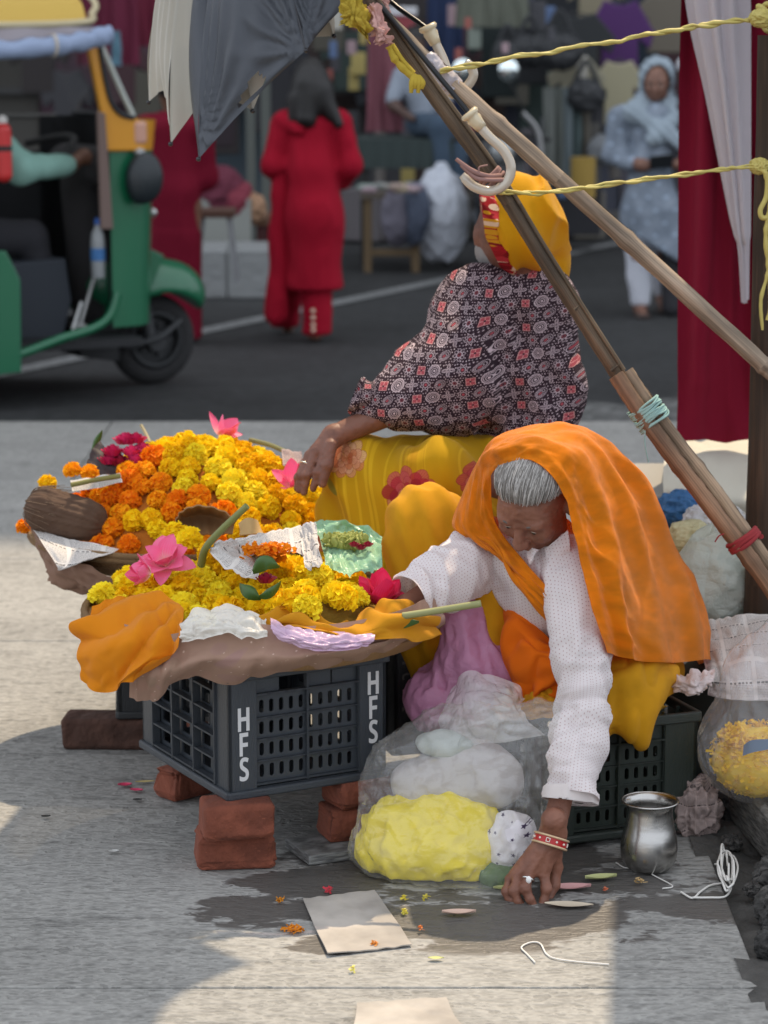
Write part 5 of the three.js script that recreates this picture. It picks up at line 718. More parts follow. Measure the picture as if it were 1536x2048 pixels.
  const kf = (x, y, z) => .011 * (Math.pow(.5 + .5 * Math.cos(6.283 * (y * 4.2 + x * 6.5 + .7 * noise(x * 5, y * 4, z * 5))), 1.5) - .4) * ss(1.22, .95, y) + .007 * (1 - 2 * Math.abs(noise(x * 11 + y * 3, y * 9 - x * 4, z * 9))) + .005 * (1 - 2 * Math.abs(noise(x * 22, y * 13, z * 18 + 4)));
  part(SW, 'tunic', flesh([cap(P(1045, 605, 5.97), P(1040, 780, 5.98), .105, .108, .08), cap(P(1040, 780, 5.98), P(1040, 980, 5.98), .108, .115, .06), cap(P(952, 606, 5.93), P(1095, 606, 6.0), .074, .062, .06), cap(P(945, 626, 5.91), P(880, 755, 5.79), .085, .10, .08), cap(P(880, 760, 5.79), P(800, 800, 5.72), .085, .06, .06), cap(P(800, 800, 5.72), P(742, 815, 5.69), .054, .038, .04), cap(P(1000, 760, 5.9), P(920, 800, 5.82), .08, .07, .08), cap(P(1098, 640, 5.98), P(1100, 800, 5.92), .060, .062, .06), cap(P(1100, 800, 5.92), P(1070, 920, 5.8), .06, .055, .06), cap(P(985, 900, 5.93), P(990, 1000, 5.9), .06, .07, .05)], { cell: .0075, disp: kf, k: .05, uv: (x, y, z) => [x * .93 + z * .35, y * .98 + z * .12] }), kurta);
  part(SW, 'sleeve_cuff', tube(PX([[775, 803, 5.7], [745, 806, 5.69], [716, 800, 5.685], [706, 796, 5.685]]), (t, a) => .043 + .012 * Math.sin(a + .6) + .004 * Math.sin(a * 3 + t * 9), 36, 16, false), kurta);
  // yellow headscarf with a red printed border
  const yel = lin(.84, .42, .006), scarf = clothy(yel, { transmission: .3, thickness: 0 });
  const ya = P(960, 365, 5.92), yb = P(972, 470, 5.92), yc = P(1004, 535, 5.92), xe = (y) => y > yb.y ? lerp(yb.x, ya.x, (y - yb.y) / (ya.y - yb.y)) : lerp(yb.x, yc.x, (yb.y - y) / (yb.y - yc.y));
  const hf = (x, y, z) => { const q = V(x, y, z).sub(head); return .015 * (Math.pow(ridge((q.x * 7 + q.y * 3.4) * 1.9 + .6 * noise(x * 9, y * 9, z * 9)), 1.6) - .45) + .004 * (1 - 2 * Math.abs(noise(x * 22, y * 9, z * 18))); };
  part(SW, 'headscarf', flesh([ell(P(1035, 445, 5.925), [.102, .118, .122], qEuler(0, 0, -.2)), cap(P(1065, 470, 5.98), P(1100, 530, 6.0), .082, .048, .05), cap(P(1030, 510, 5.97), P(1118, 535, 6.02), .04, .03, .04)], { cell: .005, k: .03, disp: hf, clip: (x, y, z) => xe(y) - x }), scarf);
  const redT = canvasTex(256, 64, (c, w, h) => { const R = rng(2); c.fillStyle = '#9c1a22'; c.fillRect(0, 0, w, h); for (let i = 0; i < 60; i++) { c.fillStyle = ['#c9901c', '#7d1018', '#e0bfa4', '#b8323a'][i % 4]; c.beginPath(); c.ellipse(R() * w, R() * h, 5 + R() * 13, 4 + R() * 8, R() * 3, 0, 7); c.fill(); } }, true, [7, 17]);
  const headP = [ell(P(1035, 445, 5.925), [.102, .118, .122], qEuler(0, 0, -.2)), cap(P(1065, 470, 5.98), P(1100, 530, 6.0), .082, .048, .05), cap(P(1030, 510, 5.97), P(1118, 535, 6.02), .04, .03, .04)];
  part(SW, 'scarf_border', flesh(headP, { cell: .004, k: .03, disp: (x, y, z) => hf(x, y, z) + .003, clip: (x, y, z) => { const e = xe(y) - .004; return Math.max(e - x, x - e - .034 - .006 * noise(y * 40, 3)); }, uv: (x, y, z) => [y, x - z * .6] }), clothy(0xffffff, { map: redT }));
  // yellow saree with painted roses over the knees
  const rose = canvasTex(1024, 512, (c, w, h) => {
    const R = rng(41); c.fillStyle = '#c99a12'; c.fillRect(0, 0, w, h);
    for (let i = 0; i < 26; i++) { c.strokeStyle = i % 2 ? 'rgba(232,190,40,.5)' : 'rgba(178,126,8,.45)'; c.lineWidth = 5 + R() * 10; c.beginPath(); const x = R() * w; c.moveTo(x, 0); c.bezierCurveTo(x + 20, h / 3, x + 60, h / 2, x + 90, h); c.stroke(); }
    const bloom = (x, y, s, cols) => { for (const [n, q, L] of [[9, .72, .46], [8, .55, .40], [6, .36, .34], [5, .18, .24]]) for (let i = 0; i < n; i++) { const a = i * 6.283 / n + q * 9 + .3 * R(), r = s * q; c.save(); c.translate(x + Math.cos(a) * r, y + Math.sin(a) * r * .8); c.rotate(a); c.globalAlpha = .8; c.fillStyle = cols[1 + ((R() * (cols.length - 1)) | 0)]; c.beginPath(); c.moveTo(-s * L * .6, 0); c.bezierCurveTo(-s * L * .3, -s * L * .8, s * L * .5, -s * L * .7, s * L * .62, -s * .04 * R()); c.bezierCurveTo(s * L * .5, s * L * .7, -s * L * .3, s * L * .8, -s * L * .6, 0); c.fill(); c.globalAlpha = .55; c.strokeStyle = cols[0]; c.lineWidth = 1.6; c.stroke(); for (let k = -2; k <= 2; k++) { c.globalAlpha = .3; c.beginPath(); c.moveTo(-s * L * .5, 0); c.quadraticCurveTo(0, k * s * L * .14, s * L * .5, k * s * L * .22); c.stroke(); } c.restore(); } c.globalAlpha = 1; };
    const leaf = (x, y, a) => { c.fillStyle = 'rgba(120,135,70,.7)'; c.beginPath(); c.ellipse(x, y, 46, 18, a, 0, 7); c.fill(); };
    leaf(190, 200, .8); leaf(150, 150, -.5); leaf(560, 300, .4);
    bloom(250, 95, 84, ['#8e3a24', '#d98a5c', '#e3b48c', '#c86f48', '#dfa07a']); bloom(520, 190, 105, ['#8c1c22', '#b83440', '#a02a33', '#c65a5a', '#cf8a6a']); bloom(780, 150, 90, ['#8c1c22', '#c04a4a', '#cf7a60']);
    bloom(120, 420, 60, ['#8e3a24', '#d98a5c', '#c86f48']); bloom(900, 400, 80, ['#8c1c22', '#b83440', '#c65a5a']);
  }, true);
  const m = clothy(0xffffff, { map: rose, transmission: .15, thickness: 0 }); rose.repeat.set(1 / .62, 1 / .31); const o0 = P(570, 860, 5.7); rose.offset.set(0, 0);
  part(SW, 'saree', flesh([cap(P(905, 960, 5.86), P(722, 945, 5.72), .10, .077, .06), cap(P(722, 945, 5.72), P(690, 1120, 5.74), .08, .085, .05), cap(P(880, 940, 5.62), P(868, 1120, 5.64), .062, .08, .06), cap(P(960, 980, 5.9), P(880, 945, 5.62), .09, .066, .06), cap(P(780, 1000, 5.66), P(790, 1160, 5.64), .09, .10, .07), cap(P(1050, 970, 5.96), P(880, 965, 5.80), .125, .11)], { cell: .0065, k: .04, disp: (x, y, z) => .0065 * Math.sin(x * 62 + (y - .6) * 38 + 3 * noise(x * 6, y * 6, z * 6)) * ss(.86, .72, y) + .004 * (1 - 2 * Math.abs(noise(x * 16, y * 10, z * 14))), uv: (x, y, z) => [(x - o0.x) * .95 + (z - o0.z) * .3, .31 + (y - o0.y)] }), m);
  const stool = thing('low_stool', 'low wooden stool hidden under the seated woman in the printed tunic', 'stool', V(.34, 0, -6.0)); local(stool, 'seat', bx(.36, .05, .3, 0, .42, 0, .01), std(lin(.14, .09, .05))); for (const [x, z] of [[-1, -1], [1, -1], [-1, 1], [1, 1]]) local(stool, 'leg', bx(.04, .4, .04, x * .15, .2, z * .12), std(lin(.14, .09, .05)));
}
// ================= walkers and others across the road (out of focus) =================
const GY = -0.1;
function walker(name, label, foot, H, mats) { const t = thing('person', label, 'person', V(foot.x, GY, foot.z)); return { t, at: (x, y, z = 0) => V(foot.x + x * H, GY + y * H, foot.z + z * H) }; }
const far = { cell: .016, k: .05 }, hairM = std(lin(.012, .011, .011), { roughness: .5 });
{ // woman in red seen from the back
  const red = clothy(lin(.33, .006, .022)), f0 = G(625, 683, GY), { t, at } = walker('', 'person in long red tunic and trousers walking away with loose black hair', f0, 1.63);
  const f1 = at(-.10, .0, -.25), skin = skinMat(.3, .15, .1);
  const rf = (x, y, z) => .012 * (1 - 2 * Math.abs(noise(x * 7 + y * 2, y * 3, z * 7))) + .006 * (1 - 2 * Math.abs(noise(x * 15, y * 6, z * 14)));
  part(t, 'body', flesh([ell(at(0, .92, .0), [.085, .115, .10]), cap(at(0, .8, .01), at(0, .9, 0), .05, .05), cap(at(0, .55, 0), at(0, .76, 0), .1, .09), ...chain([at(0.02, .5, 0), at(.02, .25, .02), at(.01, .04, .03), at(.01, .015, -.06)], [.08, .06, .04, .035]), ...chain([at(-.06, .5, 0), at(-.08, .25, -.1), f1.clone().add(V(0, .08, 0)), f1.clone().add(V(0, .02, -.1))], [.08, .06, .04, .035]), ...chain([at(-.10, .78, 0), at(-.13, .635, .02), at(-.09, .58, -.10)], [.045, .04, .03]), ...chain([at(.10, .78, 0), at(.13, .635, .02), at(.09, .58, -.10)], [.045, .04, .03])], far), skin);
  part(t, 'hair', flesh([ell(at(0, .935, .01), [.098, .125, .115]), cap(at(0, .9, .035), at(-.015, .80, .07), .11, .06), cap(at(.03, .88, .04), at(.095, .78, .05), .08, .03), cap(at(-.05, .86, .04), at(-.07, .79, .06), .06, .02)], { ...far, cell: .012, disp: (x, y, z) => .006 * noise(x * 40, y * 6, z * 40) }), hairM);
  part(t, 'tunic', flesh([cap(at(0, .77, 0), at(.0, .62, .02), .115, .12, .1), cap(at(0, .62, .02), at(.01, .46, .02), .115, .145, .1), cap(at(.01, .46, .02), at(.01, .2, 0), .145, .16, .1), cap(at(-.085, .785, 0), at(.085, .785, 0), .06, .06), ...chain([at(-.105, .775, 0), at(-.135, .635, .02), at(-.11, .575, -.05)], [.06, .06, .05]), ...chain([at(.105, .775, 0), at(.135, .635, .02), at(.11, .575, -.05)], [.06, .06, .05])], { ...far, disp: rf, clip: (x, y, z) => (GY + .19 * 1.63 - y) }), red);
  part(t, 'dupatta', flesh([cap(at(-.11, .80, .02), at(-.04, .76, .07), .03, .03), cap(at(-.10, .78, .02), at(-.13, .10, 0), .04, .06)], { ...far, disp: rf }), red);
  part(t, 'trouser_leg', flesh([cap(at(.02, .3, .01), at(.015, .045, .025), .08, .075)], { ...far, disp: rf, clip: (x, y) => GY + .045 - y }), red); part(t, 'trouser_leg', flesh([cap(at(-.07, .3, -.05), f1.clone().add(V(-.02, .07, 0)), .08, .075)], { ...far, disp: rf, clip: (x, y) => GY + .04 - y }), red);
  for (const y of [.12, .095, .07, .05]) part(t, 'gold_stud', place(new THREE.SphereGeometry(.013, 8, 6), at(.005, y, .082)), std(lin(.75, .6, .45), { roughness: .4 }));
}
{ // figure in maroon behind the rickshaw
  const m = clothy(lin(.17, .006, .022)), { t, at } = walker('', 'person in plain maroon clothes standing partly behind the white umbrella panel', P(352, 612, 14.6).setY(GY), 1.6), rf = (x, y, z) => .012 * (1 - 2 * Math.abs(noise(x * 8, y * 3, z * 7)));
  part(t, 'body', flesh([ell(at(0, .92, 0), [.085, .115, .1]), cap(at(0, .8, 0), at(0, .9, 0), .05, .05), cap(at(0, .5, 0), at(0, .76, 0), .1, .09), ...chain([at(-.05, .5, 0), at(-.05, .04, 0)], [.08, .045]), ...chain([at(.05, .5, 0), at(.05, .04, 0)], [.08, .045])], far), skinMat(.2, .1, .06)); part(t, 'hair', flesh([ell(at(0, .94, .01), [.097, .12, .11])], far), hairM);
  part(t, 'tunic', flesh([cap(at(0, .77, 0), at(0, .55, 0), .12, .125), cap(at(0, .55, 0), at(0, .3, 0), .135, .145), cap(at(-.08, .78, 0), at(.08, .78, 0), .065, .065), ...chain([at(-.1, .78, 0), at(-.11, .6, -.03), at(-.05, .58, -.13)], [.065, .06, .05]), ...chain([at(.1, .78, 0), at(.11, .6, -.03), at(.05, .58, -.13)], [.065, .06, .05])], { ...far, disp: rf }), m); part(t, 'skirt', flesh([cap(at(0, .4, 0), at(0, .04, 0), .145, .14)], { ...far, disp: rf, clip: (x, y) => GY + .02 - y }), m);
}
{ // woman in pale blue coming towards us with a dark phone
  const blueT = dataTex(256, 256, (u, v) => { const d = Math.hypot((u * 7 + .5 * ((v * 9 | 0) & 1)) % 1 - .5, (v * 9) % 1 - .5), n = tileF(u, v, 12, 3, 4); return d < .13 ? [.62, .68, .75] : [.40 + .2 * n, .44 + .2 * n, .49 + .2 * n]; }, true, [1.4, 1.4]), bl = clothy(0xffffff, { map: blueT });
  const { t, at } = walker('', 'person in pale blue veil and long dress walking and holding a dark phone', G(1285, 632, GY), 1.62), skin = skinMat(.22, .11, .075);
  const hc = at(.035, .915, .02), hq = faceQ(V(-.2, -.18, 1), V(0, 1, 0)), rf = (x, y, z) => .010 * (1 - 2 * Math.abs(noise(x * 9, y * 4, z * 8)));
  part(t, 'body', [flesh(headPrims(hc, hq, .115), { cell: .008 }), flesh([cap(at(.03, .79, 0), at(.03, .88, 0), .05, .05), cap(at(.03, .55, 0), at(.03, .76, 0), .1, .09), ...chain([at(-.10, .79, 0), at(-.12, .63, .02), at(-.03, .60, .12)], [.048, .042, .03]), ...chain([at(.17, .79, 0), at(.21, .63, .02), at(.15, .61, .1)], [.048, .042, .03]), ...chain([at(-.03, .6, .12), at(.02, .60, .13)], [.034, .03]), ...chain([at(.13, .61, .11), at(.10, .6, .12)], [.034, .03]), ...chain([at(.0, .5, 0), at(-.02, .25, .02), at(-.01, .035, 0), at(-.005, .015, .07)], [.08, .06, .035, .03]), ...chain([at(.09, .5, 0), at(.10, .25, -.05), at(.10, .05, -.18), at(.1, .02, -.1)], [.08, .06, .035, .03])], far)], skin);
  eyes(t, hc, hq, .115); part(t, 'hair', flesh([ell(hc.clone().add(V(.0, .045, -.025)), [.098, .105, .105])], { ...far, cell: .01, clip: (x, y, z) => z - hc.z - .045 }), hairM);
  part(t, 'veil', flesh([ell(hc.clone().add(V(.005, .03, -.03)), [.118, .135, .115]), cap(at(.035, .86, -.03), at(-.05, .80, .02), .09, .07), cap(at(.035, .86, -.03), at(.12, .80, .02), .09, .07), cap(at(-.06, .80, .05), at(.13, .68, .10), .055, .05), cap(at(.13, .80, .04), at(.02, .70, .1), .05, .05)], { ...far, cell: .01, disp: (x, y, z) => .005 * Math.sin((x + y) * 90 + 3 * noise(x * 8, y * 8, z * 8)), clip: (x, y, z) => { const q = V(x, y, z).sub(hc); return Math.min(.095 - Math.hypot(q.x / .9, (q.y + .01) / 1.25), z - hc.z + .03); } }), clothy(lin(.30, .36, .41)));
  part(t, 'dress', flesh([cap(at(.03, .765, 0), at(.03, .6, 0), .13, .145), cap(at(.03, .6, 0), at(.035, .42, .0), .145, .195), cap(at(.035, .42, 0), at(.05, .2, 0), .195, .22), cap(at(-.07, .785, 0), at(.13, .785, 0), .07, .07), ...chain([at(-.11, .78, 0), at(-.125, .635, .02), at(-.07, .605, .09)], [.065, .06, .05]), ...chain([at(.17, .78, 0), at(.22, .635, .02), at(.17, .61, .08)], [.07, .07, .055])], { ...far, disp: rf, clip: (x, y, z) => GY + .30 * 1.62 - y - (x - at(0, 0).x) * .62 }), bl);
  const wt = clothy(lin(.58, .6, .66)); part(t, 'trouser_leg', flesh([cap(at(-.02, .34, .01), at(-.012, .055, 0), .1, .065)], { ...far, disp: rf, clip: (x, y) => GY + .07 - y }), wt); part(t, 'trouser_leg', flesh([cap(at(.1, .34, -.03), at(.1, .09, -.17), .1, .065)], { ...far, disp: rf }), wt);
  for (const [x, z] of [[-.008, .05], [.1, -.13]]) part(t, 'sandal', place(new RoundedBoxGeometry(.09, .025, .24, 2, .01), at(x, .008, z)), dark(.05, .035, .03));
  solo('phone', place(new RoundedBoxGeometry(.15, .085, .014, 2, .006), at(.045, .615, .155), qEuler(.2, .1, .12)), dark(.01, .012, .014, { roughness: .3 }), 'dark phone held by the woman in pale blue', 'phone');
}
{ // person just behind her, mostly hidden by the red drape
  const { t, at } = walker('', 'person in white cap mostly hidden behind the red drape', P(1372, 560, 16).setY(GY), 1.66);
  part(t, 'body', flesh([ell(at(0, .92, 0), [.08, .115, .1]), cap(at(0, .8, 0), at(0, .9, 0), .05, .05), cap(at(0, .5, 0), at(0, .76, 0), .1, .09), ...chain([at(-.05, .5, 0), at(-.05, .03, 0)], [.08, .04]), ...chain([at(.05, .5, 0), at(.05, .03, 0)], [.08, .04])], far), skinMat(.12, .06, .045)); part(t, 'cap', flesh([ell(at(0, .955, -.005), [.092, .07, .105])], far), std(lin(.6, .6, .62))); part(t, 'shirt', flesh([cap(at(0, .77, 0), at(0, .5, 0), .14, .15), cap(at(-.12, .78, 0), at(-.15, .55, .05), .06, .05), cap(at(.12, .78, 0), at(.15, .55, .05), .06, .05)], far), std(lin(.06, .06, .07))); part(t, 'trouser', flesh([cap(at(-.05, .5, 0), at(-.05, .04, 0), .09, .07), cap(at(.05, .5, 0), at(.05, .04, 0), .09, .07)], far), std(lin(.03, .03, .035)));
}
{ // man sitting on the stall table, legs hanging
  const c = P(850, 262, 19.9), t = thing('person', 'person in white shirt and blue jeans sitting on the green stall table', 'person', V(c.x, GY, c.z)), at = (x, y, z = 0) => c.clone().add(V(x, y, z));
  part(t, 'body', flesh([ell(at(-.08, .68, -.05), [.085, .115, .1]), cap(at(-.07, .5, -.08), at(-.08, .62, -.05), .05, .05), cap(at(-.02, .05, -.1), at(-.07, .46, -.08), .1, .09), ...chain([at(.05, .05, -.05), at(.25, .04, .25), at(.27, -.42, .28), at(.3, -.46, .36)], [.07, .055, .04, .03]), ...chain([at(-.05, .05, -.05), at(.1, .05, .3), at(.14, -.38, .32), at(.16, -.42, .4)], [.07, .055, .04, .03]), ...chain([at(.09, .42, -.08), at(.17, .2, 0), at(.1, .1, .15)], [.045, .04, .03]), ...chain([at(-.2, .42, -.08), at(-.25, .2, 0), at(-.1, .1, .15)], [.045, .04, .03])], far), skinMat(.09, .05, .038)); part(t, 'hair', flesh([ell(at(-.08, .72, -.06), [.095, .1, .105])], far), hairM);
  part(t, 'shirt', flesh([cap(at(0, .1, -.1), at(-.06, .42, -.08), .13, .13), cap(at(.09, .43, -.08), at(.16, .24, -.02), .065, .06), cap(at(-.2, .43, -.08), at(-.25, .24, -.02), .065, .06)], { ...far, disp: (x, y, z) => .01 * noise(x * 9, y * 9, z * 9) }), std(lin(.28, .32, .38)));
  part(t, 'jeans', flesh([...chain([at(.05, .05, -.05), at(.25, .04, .25), at(.27, -.36, .28)], [.1, .08, .06]), ...chain([at(-.05, .05, -.05), at(.1, .05, .3), at(.14, -.34, .32)], [.1, .08, .06])], far), std(lin(.05, .08, .12), { roughness: .95 }));
}
// ---------- umbrellas tied to slanting poles, cords, drape ----------
function umbrella(label, A, tips, mats, ribM, handlePts, shaftTop, wrinkle, o = {}) {
  const c = tips.reduce((a, b) => a.add(b), V(0, 0, 0)).divideScalar(tips.length), t = thing('umbrella', label, 'umbrella', handlePts.at(-1).clone(), 'umbrellas tied to the slanting pole');
  const mid = (T) => A.clone().lerp(T, .55).add(T.clone().sub(c).multiplyScalar(.26)).add(V(0, .05, 0)), rib = (T, v) => { const M = mid(T); return A.clone().multiplyScalar((1 - v) ** 2).addScaledVector(M, 2 * v * (1 - v)).addScaledVector(T, v * v); };
  tips.forEach((T, i) => {
    const T2 = tips[(i + 1) % tips.length];
    const g = grid(40, 44, (u, v) => { const p = rib(T, v).lerp(rib(T2, v), u), s = Math.sin(Math.PI * u); p.lerp(A, (o.cave ?? .10) * s * v * v); const out = p.clone().sub(c).normalize(); return p.addScaledVector(out, .02 * s * v * (1 - v) * 4 * (o.puff ?? 1) + wrinkle(u, v, i)); });
    if (o.hole && i === 0) { const ix = g.index.array, keep = []; for (let q = 0; q < ix.length; q += 6) { const k = q / 6, u = (k % 40) / 40, v = ((k / 40) | 0) / 44; if (!o.hole(u, v)) for (let e = 0; e < 6; e++) keep.push(ix[q + e]); } g.setIndex(keep); }
    part(t, 'canopy_panel', g, mats[i % mats.length]);
    part(t, 'rib', tube([0, .25, .5, .75, 1].map((v) => rib(T, v).lerp(c, .012)), .003, 6, 16), ribM); part(t, 'rib_tip', place(new THREE.SphereGeometry(.0055, 8, 6), T), ribM);
  });
  part(t, 'shaft', tube([A.clone().add(V(0, .03, 0)), shaftTop, handlePts[0]], .0058, 10, 10), std(lin(.018, .019, .022), { roughness: .3, metalness: .5 }));
  const h = part(t, 'handle', tube(handlePts, (v) => .0108 * (v > .97 ? .8 : 1), 14, 50), phy(lin(.55, .49, .40), { roughness: .12, clearcoat: .8, clearcoatRoughness: .1 }));
  const d = handlePts[1].clone().sub(handlePts[0]).normalize(); part(h, 'collar', place(new THREE.LatheGeometry([[.001, -.012], [.019, -.012], [.022, -.006], [.019, 0], [.015, .002], [.017, .008], [.0145, .02], [.0125, .034], [.001, .034]].map((q) => new THREE.Vector2(...q)), 24), handlePts[0], new THREE.Quaternion().setFromUnitVectors(V(0, 1, 0), d)), phy(lin(.66, .56, .38), { roughness: .25, clearcoat: .6 }));
  return t;
}
{
  const silver = (k) => std(lin(.064 * k, .07 * k, .082 * k), { roughness: .30, metalness: .5, bumpMap: withRep(weave, 40, 40), bumpScale: .0003 }), cream = (k) => phy(lin(.58 * k, .55 * k, .47 * k), { roughness: .8, transmission: .35, thickness: 0 });
  const steel = std(lin(.06, .06, .065), { metalness: .7, roughness: .4 });
  umbrella('silver grey umbrella with a torn panel hanging by its curved handle', P(485, -330, 5.85), PX([[397, 318, 5.60], [612, 101, 5.46], [755, -50, 5.56], [800, -170, 5.72], [720, -170, 5.95], [570, -60, 6.02], [440, 80, 5.92], [380, 200, 5.75]]), [silver(1), silver(1.05), silver(.95)], steel, PX([[943, 232, 5.38], [975, 270, 5.38], [1008, 302, 5.38], [1022, 335, 5.38], [1012, 366, 5.38], [982, 382, 5.38], [948, 373, 5.38], [924, 350, 5.385]]), P(738, -20, 5.5),
    (u, v, i) => { if (i > 1) return 0; const a = i ? Math.hypot(u, 1 - v) : Math.hypot(1 - u, 1 - v), th = i ? Math.atan2(u, 1 - v) : Math.atan2(1 - u, 1 - v), b = i ? 9 : Math.hypot(u, 1 - v), tb = Math.atan2(u, 1 - v); return .007 * Math.sin(th * 22 + 2 * noise(th * 9, a * 3)) * ss(.75, .05, a) * ss(0, .12, a) + .008 * Math.sin(tb * 20) * ss(.8, .1, b) * ss(0, .1, b) + .004 * noise(u * 9, v * 4, 3); },
    { puff: 1.2, cave: .012, hole: (u, v) => { const k = (u - .36) / .30, w = .95 - .05 * Math.sin(Math.PI * cl(k)) + .012 * noise(u * 30, v * 20); return k > 0 && k < 1 && v > w && v < .955 + .015 * noise(u * 20, 3); } });
  umbrella('cream white umbrella behind the grey one on the same pole', P(425, -340, 5.95), PX([[297, 205, 5.88], [341, 288, 5.70], [505, 222, 5.60], [668, 72, 5.64], [770, -70, 5.86], [740, -130, 6.3], [560, -20, 6.55], [380, 100, 6.4]]), [cream(1), cream(.97), cream(1.02)], steel, PX([[858, 60, 5.62], [890, 128, 5.62], [902, 186, 5.62], [930, 176, 5.62], [946, 154, 5.62], [943, 136, 5.62], [930, 124, 5.62]]), P(735, -40, 5.75), (u, v) => .004 * noise(u * 7, v * 5, 8) + .003 * Math.sin(u * 26) * v, { puff: .6 });
  { // a third, dark umbrella higher up, out of the picture
    const c3 = V(-.36, 2.28, -5.62), t3 = []; for (let i = 0; i < 8; i++) t3.push(V(c3.x + .52 * Math.cos(i * .7854), c3.y + .05 * Math.cos(i * .7854), c3.z + .52 * Math.sin(i * .7854)));
    const s3 = P(735, -60, 5.55); umbrella('black umbrella tied above the other two, out of the picture', V(-.36, 2.48, -5.62), t3, [dark(.03, .03, .034, { roughness: .5 })], steel, [s3, s3.clone().add(V(.02, -.03, .02)), s3.clone().add(V(.05, -.04, .02))], V(-.25, 2.1, -5.6), () => 0, {});
  }
  // poles
  const bambooT = dataTex(256, 512, (u, v) => { const n = tileF(u * 1, v, 4, 15, 5), s = tile((u * 16) % 1, v * .3 % 1, 8, 4) * .2, q = tile(u, (v * .25) % 1, 32, 6) * .22; const b = .62 + .4 * (n - .5) + s + q - .2; return [b, b * .97, b * .93]; }, true, [6, 1.6]);
  const bamboo = (r, g, b) => std(lin(r, g, b), { map: bambooT, bumpMap: bambooT, bumpScale: .0015, roughness: .75 });
  const node = (s, at, w = .012) => at.reduce((m, a) => m + Math.exp(-(((s - a) / w) ** 2)), 0);
  const bark = std(lin(.25, .185, .13), { map: bambooT, bumpMap: bambooT, bumpScale: .003, roughness: .85 });
  const pA = thing('slanting_pole', 'dark weathered wooden batten slanting from umbrella shaft down to split bamboo', 'pole', P(1235, 750, 5.36));
  part(pA, 'batten', tube(PX([[690, -75, 5.50], [840, 150, 5.47], [985, 352, 5.44], [1090, 520, 5.42], [1238, 752, 5.40]]), (s, a) => .0155 * (1 + .12 * Math.cos(4 * a)) + .0008 * noise(s * 60, a * 2, 2), 20, 90), bark);
  part(pA, 'edge_strip', tube(PX([[708, -72, 5.49], [856, 145, 5.46], [1000, 345, 5.43], [1104, 515, 5.41], [1248, 740, 5.39]]), .0045, 8, 60), bamboo(.33, .25, .17));
  part(pA, 'splinter', [[[1222, 742], [1240, 728]], [[1150, 620], [1158, 612]]].map((q) => tube(PX(q.map((e) => [...e, 5.38])), [.004, .001], 5, 3)), bark);
  const pB = thing('split_bamboo', 'split brown bamboo pole bound to the batten and running down right', 'pole', P(1560, 1180, 5.30));
  const bA = PX([[1232, 750, 5.36], [1300, 852, 5.34], [1400, 985, 5.32], [1490, 1105, 5.30], [1590, 1245, 5.28]]), bB = PX([[1254, 742, 5.38], [1322, 840, 5.36], [1425, 972, 5.34], [1512, 1092, 5.32], [1612, 1232, 5.30]]);
  part(pB, 'left_half', tube(bA, (s, a) => .0185 + .0022 * node(s, [.40, .78]) + .001 * noise(s * 40, a * 2), 20, 90), bamboo(.58, .35, .22)); part(pB, 'right_half', tube(bB, (s, a) => .0145 + .002 * node(s, [.43, .8]) + .001 * noise(s * 40, a * 2, 4), 20, 90), bamboo(.80, .60, .43));
  const coil = (pts, r, n, wire, jit, seed) => { const q = []; for (let i = 0; i <= n * 14; i++) { const s = i / (n * 14), c = crv(pts, s), t = crv(pts, Math.min(1, s + .01)).sub(crv(pts, Math.max(0, s - .01))).normalize(), a = V(0, 0, 1).cross(t).normalize(), b = t.clone().cross(a), th = i / 14 * 2 * Math.PI; q.push(c.addScaledVector(a, Math.cos(th) * r).addScaledVector(b, Math.sin(th) * r * .8).addScaledVector(t, jit * noise(i * .35, seed))); } return tube(q, wire, 6, n * 28); };
  const mid = (s) => crv(bA, s).lerp(crv(bB, s), .5);
  solo('string_binding', [coil([mid(.165), mid(.205), mid(.245)], .036, 9, .0028, .006, 3), coil([mid(.245), mid(.205), mid(.17)], .0375, 6, .0024, .008, 5), tube(PX([[1290, 862, 5.3], [1290, 890, 5.3], [1297, 925, 5.3]]), .0014, 5, 8)], std(lin(.26, .42, .39), { roughness: .85 }), 'pale turquoise string wound round the top of the split bamboo', 'string');
  solo('cloth_binding', [coil([mid(.70), mid(.715), mid(.735)], .035, 4, .006, .004, 8), tube(PX([[1448, 1068, 5.26], [1438, 1072, 5.26], [1430, 1084, 5.26]]), .0016, 5, 6)], std(lin(.30, .03, .035), { roughness: .9 }), 'red cloth strip tied round the lower bamboo', 'binding');
  const pC = thing('bamboo_pole', 'grey brown bamboo pole slanting behind the cords down to the right post', 'pole', P(1500, 710, 5.6));
  part(pC, 'stem', tube(PX([[700, -30, 5.60], [860, 128, 5.58], [1030, 280, 5.56], [1240, 468, 5.56], [1500, 705, 5.58], [1560, 758, 5.58]]), (s, a) => .0195 + .0035 * node(s, [.36, .61, .85], .008) + .0012 * noise(s * 30, a * 1.5, 7), 20, 110), bamboo(.78, .64, .51));
  part(pC, 'plastic_wrap', tube(PX([[848, 118, 5.58], [880, 148, 5.575], [908, 178, 5.575]]), (s, a) => .0235 + .004 * (1 - 2 * Math.abs(noise(s * 9, a * 2, 4))), 24, 30), film(.6, .56, .6, { transmission: .2 }));
  const pD = thing('wooden_post', 'thick dark wooden post at the right edge with yellow cord knots', 'post', V(P(1528, 1500, 5.66).x, -.02, -5.66));
  part(pD, 'trunk', tube(PX([[1560, 70, 5.68], [1552, 420, 5.68], [1540, 900, 5.67], [1528, 1300, 5.66], [1522, 1540, 5.66]]), (s, a) => .05 + .002 * noise(s * 14, a * 2, 3), 28, 60), std(lin(.115, .072, .045), { map: bambooT, bumpMap: bambooT, bumpScale: .003, roughness: .7 }));
